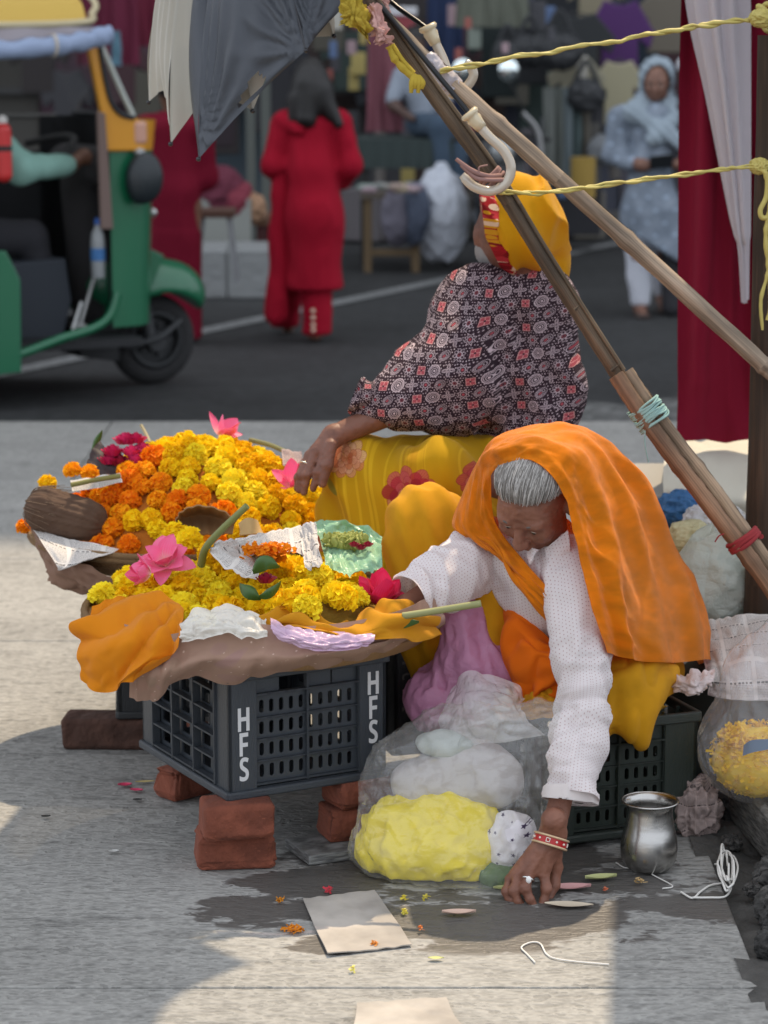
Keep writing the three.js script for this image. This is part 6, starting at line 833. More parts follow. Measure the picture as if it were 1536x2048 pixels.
  // cords of yellow plastic twine
  const twine = std(lin(.55, .46, .13), { roughness: .55 }), twist = (pts, r, off, n, seed) => { const q = []; for (let i = 0; i <= 120; i++) { const s = i / 120, c = crv(pts, s), th = s * n * 6.28 + seed; q.push(c.add(V(0, Math.cos(th) * off, Math.sin(th) * off)).add(V(0, .0015 * noise(s * 40, seed), 0))); } return tube(q, (s) => r * (1 + .35 * noise(s * 50, seed, 2)), 7, 160); };
  const c1 = PX([[880, 142, 5.54], [1050, 112, 5.56], [1240, 80, 5.6], [1400, 52, 5.62], [1530, 34, 5.63]]), c2 = PX([[985, 384, 5.40], [1090, 385, 5.45], [1240, 366, 5.52], [1400, 345, 5.58], [1520, 330, 5.62]]);
  const r1 = thing('twisted_rope', 'upper twisted yellow cord from bamboo pole to top of wooden post', 'rope', P(1530, 40, 5.63), 'yellow cords tied to the wooden post'); part(r1, 'strand', twist(c1, .0046, .0030, 5, 0), twine); part(r1, 'strand', twist(c1, .0036, .0042, 6.3, 3.1), twine); part(r1, 'knot', [coil(PX([[1520, 40, 5.66], [1560, 30, 5.68], [1600, 24, 5.68]]), .03, 4, .007, .01, 3), crumple(P(1524, 36, 5.62), [.024, .018, .02], .4, 3, 2, 3)], twine);
  const r2 = thing('twisted_rope', 'lower yellow cord from umbrella handle to the wooden post', 'rope', P(1520, 330, 5.6), 'yellow cords tied to the wooden post'); part(r2, 'strand', twist(c2, .0034, .0028, 4, 1), twine); part(r2, 'strand', twist(c2, .0034, .003, 4, 4), twine);
  part(r2, 'knot', [coil(PX([[1552, 322, 5.68], [1552, 332, 5.68], [1551, 342, 5.68]]), .054, 3, .006, .006, 6), crumple(P(1518, 332, 5.62), [.02, .016, .018], .4, 3, 5, 3)], twine);
  part(r2, 'loose_end', [tube(PX([[1520, 335, 5.61], [1534, 352, 5.6], [1533, 392, 5.6], [1521, 420, 5.6], [1526, 436, 5.6], [1545, 430, 5.6]]), .006, 7, 40), tube(PX([[1532, 345, 5.6], [1540, 400, 5.6], [1532, 470, 5.6], [1536, 540, 5.6], [1522, 600, 5.6], [1525, 660, 5.6]]), (s) => .007 * (1 - .5 * s) * (1 + .3 * noise(s * 30, 2)), 7, 60), tube(PX([[1536, 345, 5.6], [1545, 420, 5.6], [1538, 520, 5.6], [1540, 610, 5.6], [1534, 640, 5.6]]), .004, 6, 50)], twine);
  // rags and twine round the pole top
  const rag = clothy(lin(.50, .36, .05)), pinkRag = clothy(lin(.62, .36, .32));
  solo('rag', sheet(px4([[[676, 14, 5.42], [700, -6, 5.42], [722, 4, 5.42], [742, 30, 5.42]], [[684, 36, 5.41], [702, 24, 5.38], [720, 40, 5.38], [738, 66, 5.40]], [[688, 46, 5.41], [705, 50, 5.39], [722, 66, 5.39], [736, 82, 5.41]]]), 40, 30, crink(3, .010, 5), .0015), rag, 'yellow rag knotted round the pole top beside the grey umbrella', 'rag', 'rags on the slanting pole');
  solo('rag', sheet(px4([[[728, 20, 5.43], [745, 10, 5.42], [762, 30, 5.42]], [[745, 60, 5.42], [758, 56, 5.39], [772, 66, 5.41]], [[765, 88, 5.42], [775, 84, 5.40], [784, 90, 5.42]]]), 30, 30, crink(9, .009, 5), .0015), pinkRag, 'pale pink rag hanging under the umbrella shaft', 'rag', 'rags on the slanting pole');
  solo('rag', sheet(px4([[[752, -20, 5.54], [762, -22, 5.54], [776, -18, 5.54]], [[756, 8, 5.54], [768, 4, 5.53], [776, 10, 5.54]], [[766, 26, 5.54], [772, 24, 5.53], [777, 26, 5.54]]]), 16, 20, crink(14, .006, 5), .0015), pinkRag, 'pink rag end above the umbrella shaft', 'rag', 'rags on the slanting pole');
  solo('rag', [tube(PX([[778, 92, 5.42], [790, 118, 5.42], [812, 142, 5.42], [832, 158, 5.42]]), (s) => .008 * (1 + .3 * noise(s * 12, 1)), 8, 24), tube(PX([[784, 88, 5.42], [805, 120, 5.42], [828, 146, 5.42]]), .005, 7, 20), ...[0, 1, 2, 3].map((i) => tube(PX([[828 + i * 3, 150 + i, 5.41], [824 + i * 7, 166, 5.40], [822 + i * 7, 186 - (i % 2) * 8, 5.40]]), [.006, .007, .004], 7, 10))], rag, 'yellow twine bunch with frayed end under the batten', 'twine', 'rags on the slanting pole');
  solo('cord_ends', [tube(PX([[1000, 352, 5.40], [975, 352, 5.37], [945, 342, 5.36], [912, 318, 5.36]]), [.006, .0055, .006, .004], 8, 24), tube(PX([[1008, 360, 5.38], [975, 360, 5.36], [950, 355, 5.36], [922, 330, 5.36]]), [.005, .005, .005, .004], 8, 24), tube(PX([[960, 350, 5.36], [958, 335, 5.36], [975, 330, 5.37]]), .002, 6, 10), coil(PX([[978, 350, 5.42], [985, 358, 5.42], [995, 366, 5.42]]), .026, 4, .004, .004, 2)], std(lin(.30, .17, .15), { roughness: .9 }), 'brown cord binding the umbrella handle to the batten with two loose ends', 'cord');
  // red and white pandal drape
  const dm = clothy(lin(.20, .007, .026)), wm = clothy(lin(.60, .56, .60), { transmission: .1, thickness: 0 }), drape = thing('hanging_drape', 'red cloth drape with gathered white swag hanging at the right', 'drape', P(1430, 880, 6.6));
  part(drape, 'red_cloth', sheet(px4([-220, 100, 450, 700, 885].map((y, j) => [0, 1, 2, 3, 4].map((i) => [1364 - j * 2.5 + i * 48, y + (j === 4 ? (i % 2) * -6 : 0), 6.62 + .03 * Math.sin(i * 2 + j)]))), 110, 70, (u, v) => .016 * Math.sin(u * 21 + 2 * noise(u * 3, v * 4, 2)) * (1 - .5 * v) + .006 * noise(u * 4, v * 24, 5) * ss(.6, .9, v), .002), dm);
  part(drape, 'white_swag', sheet(px4([[[1366, -220, 6.58], [1405, -220, 6.53], [1450, -220, 6.53], [1494, -220, 6.57]], [[1374, 0, 6.57], [1412, 0, 6.51], [1455, 0, 6.51], [1495, 0, 6.56]], [[1415, 200, 6.57], [1440, 200, 6.51], [1468, 200, 6.51], [1496, 200, 6.56]], [[1462, 440, 6.57], [1472, 445, 6.53], [1484, 450, 6.52], [1496, 445, 6.56]], [[1476, 480, 6.56], [1482, 500, 6.54], [1488, 500, 6.54], [1495, 490, 6.56]], [[1484, 600, 6.56], [1487, 606, 6.55], [1491, 606, 6.55], [1495, 598, 6.56]]]), 70, 80, (u, v) => .012 * Math.sin(u * 24 + noise(u * 3, v * 3, 2)) * (1 - .75 * v), .0015), wm);
  const blk = thing('covered_table', 'low block under a white sheet behind the split bamboo', 'table', V(P(1440, 1100, 6.3).x, 0, -6.5)); const bt = P(1440, 985, 6.25).y;
  local(blk, 'block', bx(.62, bt - .01, .5, .12, (bt - .01) / 2, 0), std(lin(.3, .29, .27)));
  part(blk, 'white_sheet', sheet(px4([[[1335, 884, 6.78], [1400, 882, 6.8], [1470, 880, 6.8], [1640, 880, 6.8]], [[1328, 930, 6.5], [1395, 925, 6.5], [1470, 925, 6.5], [1650, 925, 6.5]], [[1326, 968, 6.28], [1392, 980, 6.24], [1470, 985, 6.24], [1660, 985, 6.24]], [[1330, 1030, 6.25], [1395, 1040, 6.22], [1470, 1050, 6.22], [1660, 1050, 6.22]], [[1345, 1150, 6.25], [1395, 1160, 6.21], [1470, 1165, 6.21], [1660, 1165, 6.21]]]), 70, 50, (u, v) => .012 * Math.sin(u * 30) * ss(.5, .7, v) + .006 * noise(u * 9, v * 8, 2), .002), clothy(lin(.60, .57, .48)));
  // cloth roof of the same stall tent, above and right of the picture: it shades the rubble side
  const roof = thing('tent_roof', 'red and white cloth roof of the tent out of the picture at upper right', 'tent roof', V(1.0, 0, -6.4)), rc = [dm, wm];
  for (let i = 0; i < 4; i++) part(roof, 'cloth_strip', sheet([0, 1, 2].map((j) => [0, 1, 2].map((k) => V(.80 + j * .08 + i * .45 + k * .22, 2.42 - .05 * (k === 1) - .03 * (j === 1), -5.3 - j * .85))), 12, 24, (u, v) => .01 * Math.sin(u * 12 + v * 4), .002), rc[i % 2]);
  for (const [x, z] of [[2.82, -5.62], [2.82, -7.06]]) part(roof, 'tent_pole', tube([V(x, -.02, z), V(x, 2.42, z)], .02, 8, 4), bark);
}
// ---------- bags ----------
const clear = (r, g, b, o = {}) => phy(lin(r, g, b), { bumpMap: withRep(crumpled, 4.5, 4.5), bumpScale: .008, roughness: .14, transmission: .86, thickness: 0, ior: 1.35, ...o });
{
  const bag = thing('plastic_bag', 'big clear plastic bag of yellow petals on the wet ground', 'plastic bag', G(900, 1770), 'plastic bags');
  const cr1 = (f, a) => (x, y, z) => a * (1 - 2 * Math.abs(noise(x * f + y * f * .6, y * f * .5, z * f))) + a * .5 * (1 - 2 * Math.abs(noise(x * f * 2.1 + 4, y * f * 1.6, z * f * 2)));
  const NK = P(1075, 1440, 4.85);
  part(bag, 'film', flesh([ell(P(870, 1690, 4.865), [.165, .095, .12]), ell(P(985, 1700, 4.855), [.13, .09, .11]), cap(P(830, 1560, 4.905), P(1010, 1545, 4.875), .10, .10, .08), cap(P(900, 1480, 4.915), P(1060, 1470, 4.865), .065, .05, .06), cap(P(1060, 1470, 4.865), P(1095, 1440, 4.845), .045, .03, .05)], { cell: .0042, k: .07, disp: (x, y, z) => { const th = Math.atan2(y - NK.y, x - NK.x), rd = Math.hypot(x - NK.x, y - NK.y); return cr1(17, .008)(x, y, z) + .007 * (Math.pow(ridge(th * 4.2 + 1.2 * noise(x * 7, y * 7, z * 7)), 2) - .3) * ss(.02, .12, rd) + .0035 * (1 - 2 * Math.abs(noise(x * 52 + y * 30, y * 22, z * 48))); }, clip: (x, y) => .004 - y }), clear(.98, .98, .97, { transmission: .90, roughness: .06, ior: 1.5 }));
  part(bag, 'yellow_filling', flesh([ell(P(855, 1692, 4.865), [.138, .078, .100]), ell(P(930, 1695, 4.860), [.074, .075, .09]), cap(P(785, 1655, 4.875), P(930, 1640, 4.875), .052, .055)], { cell: .005, disp: cr1(22, .010), clip: (x, y) => .008 - y }), clothy(lin(.85, .68, .025)));
  part(bag, 'white_filling', flesh([cap(P(840, 1575, 4.925), P(990, 1568, 4.90), .055, .05), ell(P(940, 1520, 4.930), [.08, .035, .045])], { cell: .005, disp: cr1(13, .009) }), clothy(lin(.50, .47, .465))); part(bag, 'green_filling', flesh([ell(P(890, 1490, 4.925), [.06, .026, .04])], { cell: .006, disp: cr1(20, .005) }), clothy(lin(.46, .50, .48)));
  const starT = canvasTex(256, 256, (c, w) => { const R = rng(6); c.fillStyle = '#dcd8dc'; c.fillRect(0, 0, w, w); c.fillStyle = '#3d2f4d'; for (let i = 0; i < 16; i++) { const x = (i % 4 + .5) * 64 + (R() - .5) * 30, y = ((i >> 2) + .5) * 64 + (R() - .5) * 30, r = 5 + R() * 9; c.beginPath(); for (let k = 0; k < 10; k++) { const q = k & 1 ? r * .4 : r; c.lineTo(x + Math.cos(k * .628) * q, y + Math.sin(k * .628) * q); } c.fill(); } }, true, [9, 9]);
  part(bag, 'star_print_bag', flesh([ell(P(1025, 1665, 4.805), [.042, .042, .04]), ell(P(1015, 1700, 4.805), [.038, .034, .04])], { cell: .004, disp: cr1(28, .006) }), std(0xffffff, { map: starT, roughness: .6 })); part(bag, 'leafy_filling', flesh([ell(P(1000, 1745, 4.795), [.045, .028, .04])], { cell: .004, disp: cr1(40, .006) }), std(lin(.10, .17, .06)));
  const pk = thing('plastic_bag', 'crumpled pink mauve plastic bag between basket and old woman', 'plastic bag', P(920, 1450, 5.18), 'plastic bags');
  part(pk, 'film', [flesh([cap(P(925, 1235, 5.1), P(950, 1330, 5.11), .04, .055), cap(P(955, 1325, 5.11), P(880, 1390, 5.12), .055, .06), ell(P(905, 1410, 5.13), [.09, .06, .07]), cap(P(945, 1330, 5.1), P(1000, 1345, 5.09), .05, .03)], { cell: .0055, k: .04, disp: (x, y, z) => .008 * (1 - 2 * Math.abs(noise(x * 32 + y * 6, y * 9, z * 26))) + .004 * (1 - 2 * Math.abs(noise(x * 70, y * 18, z * 60))) })], film(.66, .30, .48, { transmission: .3 }));
  const wn = thing('plastic_bag', 'clear bag neck with white sunlit fold lying on the pink bag', 'plastic bag', P(970, 1450, 5.05), 'plastic bags');
  part(wn, 'film', sheet(px4([[[905, 1380, 5.000], [935, 1345, 4.990], [980, 1352, 4.980], [1030, 1372, 4.970], [1052, 1392, 4.950]], [[895, 1420, 4.970], [935, 1395, 4.920], [985, 1390, 4.910], [1025, 1400, 4.905], [1045, 1412, 4.920]], [[880, 1462, 4.970], [930, 1450, 4.900], [985, 1440, 4.880], [1030, 1440, 4.880], [1062, 1444, 4.890]], [[900, 1500, 4.980], [950, 1490, 4.910], [1000, 1485, 4.885], [1045, 1478, 4.880], [1090, 1470, 4.885]]]), 60, 50, crink(51, .009, 2.6), 0), clear(.95, .94, .94, { transmission: .62, roughness: .2 }));
  // right: bag of yellow petals on the kerb
  const pb = thing('plastic_bag', 'clear tied bag half full of yellow petals at the right edge', 'plastic bag', P(1500, 1590, 5.1), 'plastic bags');
  part(pb, 'film', flesh([ell(P(1515, 1500, 5.08), [.118, .10, .11]), cap(P(1515, 1480, 5.08), P(1530, 1350, 5.1), .11, .075, .05), cap(P(1530, 1350, 5.1), P(1560, 1268, 5.1), .07, .035, .05)], { cell: .0055, disp: (x, y, z) => .006 * (1 - 2 * Math.abs(noise(x * 24, y * 7, z * 24))) }), clear(.99, .98, .99, { transmission: .9 }));
  const R = rng(15), pts = [], c = P(1517, 1512, 5.08); for (let i = 0; i < 1500; i++) { const d = V(R() - .5, R() - .5, R() - .5).normalize(), r = .82 + .14 * R(), p = c.clone().add(V(d.x * .108 * r, Math.min(d.y * .088 * r, .045 + .02 * R()), d.z * .10 * r)); pts.push(place(new THREE.PlaneGeometry(.006, .015), p, qEuler(R() * 6, R() * 6, R() * 6))); }
  const yp = part(pb, 'yellow_petals', pts, petal(.85, .55, .012)); yp.userData.kind = 'stuff'; part(pb, 'petal_mass', flesh([ell(c.clone().add(V(0, -.012, 0)), [.098, .072, .09])], { cell: .008, disp: (x, y, z) => .005 * noise(x * 70, y * 70, z * 70) }), std(lin(.75, .5, .015)));
  part(pb, 'paper_scrap', sheet(px4([[[1488, 1490, 4.965], [1505, 1480, 4.955], [1540, 1478, 4.955]], [[1486, 1512, 4.96], [1505, 1505, 4.95], [1542, 1498, 4.95]]]), 10, 8, null, .001), std(lin(.16, .2, .26)));
  // bags behind the old woman, foot of the bamboo
  const gb = thing('plastic_bag', 'clear bag of grey green leaves at the foot of wooden post', 'plastic bag', P(1420, 1250, 5.72), 'plastic bags');
  part(gb, 'film', flesh([ell(P(1430, 1160, 5.76), [.10, .11, .10]), ell(P(1395, 1205, 5.74), [.07, .06, .07]), ell(P(1460, 1090, 5.78), [.06, .05, .06])], { cell: .007, k: .05, disp: (x, y, z) => .010 * (1 - 2 * Math.abs(noise(x * 20, y * 16, z * 20))) }), clear(.78, .83, .76, { transmission: .5, roughness: .35 })); part(gb, 'leafy_filling', flesh([ell(P(1430, 1180, 5.77), [.08, .075, .075]), ell(P(1400, 1210, 5.75), [.05, .04, .05])], { cell: .007, disp: (x, y, z) => .012 * (1 - 2 * Math.abs(noise(x * 26, y * 20, z * 26))) }), std(lin(.14, .17, .10)));
  const yb = thing('plastic_bag', 'pale yellow plastic bag behind the orange veil', 'plastic bag', P(1380, 1110, 5.85), 'plastic bags'); part(yb, 'film', crumple(P(1380, 1075, 5.86), [.055, .04, .05], .25, 2.4, 6, 5), film(.72, .66, .40, { transmission: .25 }));
  const wb2 = thing('plastic_bag', 'white clear bag beside the post under the bamboo', 'plastic bag', P(1440, 1060, 5.95), 'plastic bags'); part(wb2, 'film', crumple(P(1430, 1040, 5.96), [.07, .04, .06], .25, 2.6, 9, 5), clear(.85, .84, .84, { transmission: .4 }));
  const bb = thing('plastic_bag', 'blue plastic bag on the ground behind the orange veil', 'plastic bag', P(1360, 1050, 6.1), 'plastic bags'); part(bb, 'film', crumple(P(1362, 1020, 6.1), [.06, .045, .05], .3, 2.4, 13, 5), film(.05, .16, .36, { transmission: .15 }));
  const sb = thing('plastic_bag', 'small white and pink plastic bag under the veil corner', 'plastic bag', P(1390, 1400, 5.1), 'plastic bags'); part(sb, 'film', sheet(px4([[[1335, 1352, 5.15], [1380, 1345, 5.1], [1430, 1340, 5.1]], [[1330, 1370, 5.1], [1380, 1368, 5.05], [1428, 1358, 5.06]], [[1335, 1382, 5.1], [1390, 1392, 5.05], [1418, 1378, 5.07]]]), 30, 20, crink(61, .008, 5), 0), film(.78, .66, .64, { transmission: .3 }));
  // newspapers laid on the crate top behind her
  solo('newspaper', sheet(px4([[[1390, 1248, 5.6], [1440, 1240, 5.58], [1500, 1232, 5.56], [1600, 1225, 5.56]], [[1400, 1290, 5.46], [1450, 1285, 5.42], [1510, 1275, 5.42], [1610, 1270, 5.42]], [[1412, 1345, 5.34], [1460, 1345, 5.3], [1520, 1340, 5.3], [1620, 1340, 5.3]], [[1420, 1390, 5.32], [1465, 1400, 5.27], [1525, 1400, 5.27], [1620, 1400, 5.27]]]), 50, 40, crink(71, .006, 4), .0008), paper({ transmission: .05 }), 'spread newspaper on the dark sacks behind the clear petal bag', 'newspaper', 'newspapers');
  solo('newspaper', crumple(P(1390, 1625, 5.12), [.046, .058, .045], .55, 2.2, 33, 6, true, (v) => 1 + .12 * v.y), std(lin(.52, .43, .42), { map: withRep(newsTex, 6, 6), roughness: .95 }), 'crumpled pinkish newspaper ball between steel pot and rubble', 'newspaper', 'newspapers');
  const ds = thing('dark_sack', 'dark green sacking under the spread newspaper at right', 'sack', V(P(1450, 1500, 5.5).x, 0, -5.5)); part(ds, 'sacking', flesh([cap(P(1420, 1400, 5.5), P(1600, 1400, 5.5), .10, .12), cap(P(1420, 1500, 5.45), P(1620, 1500, 5.48), .12, .13)], { cell: .012, disp: (x, y, z) => .010 * noise(x * 12, y * 12, z * 12) }), dark(.02, .026, .022));
}
// ---------- steel pot, strings, papers, petals ----------
{
  const c = G(1297, 1738), t = thing('steel_pot', 'round steel pot with flared rim standing beside green crate', 'pot', c), s = .001 * 1.02;
  const prof = [[1, 0], [30, 0], [44, 6], [54, 22], [57, 42], [55, 66], [49, 92], [46, 112], [45.5, 126], [49, 136], [56, 141], [57, 143], [56, 144], [48, 139], [44, 128], [44.5, 112], [53, 66], [55, 42], [52, 22], [42, 8], [1, 3]].map(([x, y]) => new THREE.Vector2(x * s, y * s));
  const curve = new THREE.SplineCurve(prof).getPoints(150);
  const steelM = std(lin(.50, .49, .47), { metalness: 1, roughness: .36, roughnessMap: dataTex(256, 256, (u, v) => .62 + .3 * tileF(u, (v * .2) % 1, 8, 5, 4), false), bumpMap: withRep(grain, 2, 8), bumpScale: .0002 });
  local(t, 'vessel', new THREE.LatheGeometry(curve, 64), steelM); local(t, 'rolled_rim', new THREE.TorusGeometry(56 * s, .0022, 10, 64).rotateX(Math.PI / 2).translate(0, 142.5 * s, 0), steelM); local(t, 'water', new THREE.CylinderGeometry(.0435, .0435, .002, 40).translate(0, .104, 0), phy(lin(.06, .055, .05), { roughness: .04, clearcoat: 1 }));
  const string = std(lin(.72, .70, .66), { roughness: .9 }), R = rng(19), q = [];
  for (let i = 0; i < 46; i++) { const a = i * .52, k = 1 + .3 * noise(i * .2, 1); q.push(V(0, .004 + .012 * Math.abs(Math.sin(a * .5)) + .02 * R() * (i > 6), 0).add(G(1452 + 26 * Math.sin(a) * k * (.6 + .4 * Math.cos(a * .23)), 1752 - 44 * Math.cos(a * 1.02) * .9 + 6 * noise(i, 3)))); }
  const sg = thing('tangled_string', 'tangled white string lying at the concrete edge near the rubble', 'string', G(1440, 1790)); part(sg, 'tangle', tube(q, .0023, 6, 300), string); part(sg, 'loose_end', [tube([[1362, 1788], [1385, 1800], [1400, 1788], [1420, 1775], [1445, 1770]].map((e) => G(...e).add(V(0, .004, 0))), .0022, 6, 30), tube([[1385, 1800], [1420, 1800], [1450, 1798], [1462, 1780], [1455, 1760]].map((e) => G(...e).add(V(0, .005, 0))), .0022, 6, 30)], string);
  solo('loose_string', tube([[1070, 1928], [1055, 1912], [1043, 1898], [1060, 1888], [1080, 1890], [1092, 1910], [1110, 1920], [1150, 1926], [1218, 1932]].map((e) => G(...e).add(V(0, .003, 0))), .0016, 6, 80), string, 'single white thread curled on the sunlit concrete', 'string'); solo('loose_string', tube([[1232, 1728], [1250, 1738], [1285, 1742], [1310, 1755], [1345, 1775], [1325, 1780]].map((e) => G(...e).add(V(0, .003, 0))), .0014, 6, 50), string, 'single pale thread in front of the steel pot', 'string');
  const card = std(lin(.46, .42, .375), { map: dataTex(256, 256, (u, v) => .72 + .4 * tileF(u, v, 5, 3, 6), true, [2.5, 2.5]), bumpMap: grain, bumpScale: .003, roughness: .95 });
  const flat = (name, quad, label, cat, m, rag2 = .004, lift = .005) => { const k = quad.map((e) => G(...e)); return solo(name, sheet([[k[0], k[0].clone().lerp(k[1], .5), k[1]], [k[3].clone().lerp(k[0], .5), k[0].clone().add(k[2]).multiplyScalar(.5), k[1].clone().lerp(k[2], .5)], [k[3], k[3].clone().lerp(k[2], .5), k[2]]].map((r) => r.map((p) => p.clone().add(V(rag2 * noise(p.x * 50, p.z * 50), lift + .004 * noise(p.x * 9, p.z * 9, 3), rag2 * noise(p.z * 50, p.x * 50))))), 40, 30, (u, v) => .0015 * noise(u * 9, v * 9, 2), .0025), m, label, cat); };
  flat('cardboard_sheet', [[606, 1802], [752, 1788], [826, 1895], [655, 1915]], 'pale torn cardboard rectangle lying on the wet stain', 'cardboard', card); flat('cardboard_sheet', [[716, 2012], [892, 2000], [932, 2075], [700, 2080]], 'pale cardboard piece at the bottom edge of the picture', 'cardboard', card);
  const bit = (px, py, m, label, cat, name, w = .02, l = .05, a = 0, cup = .008) => { const c = G(px, py), d = V(Math.cos(a), 0, -Math.sin(a)), s2 = V(Math.sin(a), 0, Math.cos(a)); return solo(name, grid(8, 14, (u, v) => { const e = (u - .5) * 2, k = Math.sin(Math.PI * (.05 + .93 * v)); return c.clone().addScaledVector(d, (v - .5) * l).addScaledVector(s2, e * w * k).add(V(0, .005 + .55 * cup * (e * e * .8 + (v - .5) ** 2 * 1.2), 0)); }), m, label, cat, null); };
  const pinkP = phy(lin(.62, .34, .33), { roughness: .6 }), palP = phy(lin(.55, .47, .36), { roughness: .6 }), grP = phy(lin(.48, .50, .22), { roughness: .6 });
  bit(1140, 1782, pinkP, 'pinkish lotus petal next to the fingertips', 'petal', 'fallen_petal', .017, .085, .12, .014); bit(1202, 1762, grP, 'greenish petal behind the pink one near the pot', 'petal', 'fallen_petal', .014, .066, .22, .014); bit(1138, 1815, palP, 'pale flat petal in front of the fingertips', 'petal', 'fallen_petal', .016, .095, -.1, .006); bit(918, 1832, phy(lin(.6, .42, .33)), 'pale pink petal on the wet concrete left of the hand', 'petal', 'fallen_petal', .013, .066, .05, .012); bit(1004, 1782, grP, 'yellow green petal end under the clear bag', 'petal', 'fallen_petal', .011, .035, .1, .008);
  bit(250, 1575, phy(lin(.55, .03, .10)), 'left crimson petal on shaded concrete', 'petal', 'fallen_petal', .012, .032, .1, .008); bit(273, 1585, phy(lin(.6, .04, .12)), 'right crimson petal on shaded concrete', 'petal', 'fallen_petal', .009, .03, -.2, .006); bit(275, 1604, dark(.02, .02, .02), 'black scrap below the crimson petals', 'scrap', 'litter_scrap', .008, .02, .1, .004); bit(92, 1638, dark(.03, .03, .028), 'dark leaf scrap alone on shaded concrete', 'scrap', 'litter_scrap', .006, .02, .2, .006); bit(228, 1708, std(lin(.5, .5, .48)), 'pale scrap on the chalky concrete', 'scrap', 'litter_scrap', .008, .022, .2, .006); bit(290, 1568, std(lin(.5, .4, .16)), 'straw yellow petal under the crate corner', 'petal', 'fallen_petal', .007, .045, .15, .004); bit(872, 1922, std(lin(.5, .5, .2)), 'yellow petal on the sunlit concrete beyond the cardboard', 'petal', 'fallen_petal', .007, .03, 0, .004);
  const tuft = (px, py, r, col, label, n = 40) => { const c = G(px, py), gs = []; for (let i = 0; i < n; i++) gs.push(place(new THREE.PlaneGeometry(.004, .010), c.clone().add(V((R() + R() - 1) * r, .004 + .008 * R(), (R() + R() - 1) * r * .8)), qEuler(R() * 6, R() * 6, R() * 6))); return tag(solo('petal_scatter', gs, petal(...col), label, 'petals'), label, 'petals', null, 'stuff'); };
  tuft(586, 1866, .022, [.72, .27, .02], 'small heap of orange petals left of the cardboard', 60); tuft(560, 1808, .010, [.7, .3, .03], 'few orange petals on the wet stain behind the cardboard', 16); tuft(808, 1802, .007, [.75, .62, .08], 'yellow green bud bits right of the cardboard corner', 12); tuft(852, 1802, .006, [.7, .6, .1], 'yellow bud bits in front of the clear bag', 10); tuft(808, 1830, .008, [.7, .62, .1], 'yellow crumbs right of cardboard edge', 12); tuft(842, 1866, .006, [.7, .25, .08], 'orange crumb on the wet concrete', 6); tuft(658, 1788, .010, [.6, .06, .08], 'dark pink petals at top edge of cardboard', 12); tuft(750, 1895, .008, [.72, .3, .06], 'orange crumbs on the cardboard corner', 10); tuft(1210, 1785, .006, [.7, .22, .12], 'red crumb beside the pink petal', 6); tuft(1280, 1770, .016, [.6, .42, .2], 'straw crumbs in front of the pot', 16); tuft(705, 1945, .006, [.75, .68, .2], 'yellow crumb on sunlit concrete', 6);
}
// ---------- rubble along the concrete edge ----------
{
  const rockM = [[.12, .115, .108], [.085, .083, .08], [.16, .15, .14]].map((c) => std(lin(...c), { map: withRep(grain, 3, 3), bumpMap: withRep(grain, 4, 4), bumpScale: .02, roughness: .95 })), R = rng(27), geos = [1, 2, 3, 4, 5].map((s) => crumple(V(0, 0, 0), [1, .72, .9], .42, 1.9, s * 7, 4));
  let proto2; const spots = []; for (let i = 0; i < 400 && spots.length < 130; i++) { const x = EDGE + .05 + R() * .5, d = 3.9 + R() * 1.75, r = .014 + .035 * R() * R() + (R() < .12 ? .025 : 0); if (spots.some((q) => Math.hypot(q[0] - x, q[1] - d) < (q[2] + r) * .85)) continue; if (x > EDGE + .14 && d > 4.75 && d < 5.2 && x < 1.2) { if (R() < .7) continue; } spots.push([x, d, r]); }
  spots.forEach(([x, d, r], i) => { let o; if (!proto2) { o = proto2 = shade(new THREE.Mesh(geos[0], rockM[0])); tag(o, 'rough grey stone in the rubble strip along the concrete edge', 'stone', 'stones in the rubble strip'); } else o = proto2.clone(); o.name = numbered('stone'); o.geometry = geos[i % 5]; o.material = rockM[i % 3]; scene.add(o); o.position.set(x, r * .35, -d); o.rotation.set(R() * .6, R() * 6, R() * .6); o.scale.setScalar(r); });
  labelByMarks(scene.children.filter((o) => o.userData.category === 'stone'), [['the steel pot', G(1297, 1700)], ['the tangled string', G(1440, 1770)], ['the newspaper ball', G(1390, 1660)], ['the pale kerb stone', V(.905, .045, -4.75)], ['the bottom right corner', V(.85, 0, -4.2)], ['the dark sacking', V(.9, 0, -5.5)]], (o, r, m) => 'rough ' + ['grey', 'dark grey', 'pale grey'][rockM.indexOf(o.material)] + ' rubble stone ' + r + m);
  const kb = P(1530, 1620, 5.0), k = solo('kerb_stone', (() => { const g = new RoundedBoxGeometry(.26, .10, .62, 8, .02), p = g.attributes.position; for (let i = 0; i < p.count; i++) { const s = 1 + .05 * fbm(p.getX(i) * 18, p.getY(i) * 18, p.getZ(i) * 18); p.setXYZ(i, p.getX(i) * s, p.getY(i) * s, p.getZ(i) * s); } return smooth(g); })(), std(lin(.26, .25, .23), { map: withRep(grain, 2, 2), bumpMap: withRep(grain, 3, 3), bumpScale: .012, roughness: .95 }), 'pale broken kerb stone under the clear petal bag', 'kerb stone', null, V(.905, .045, -4.98)); k.rotation.y = .12;
}
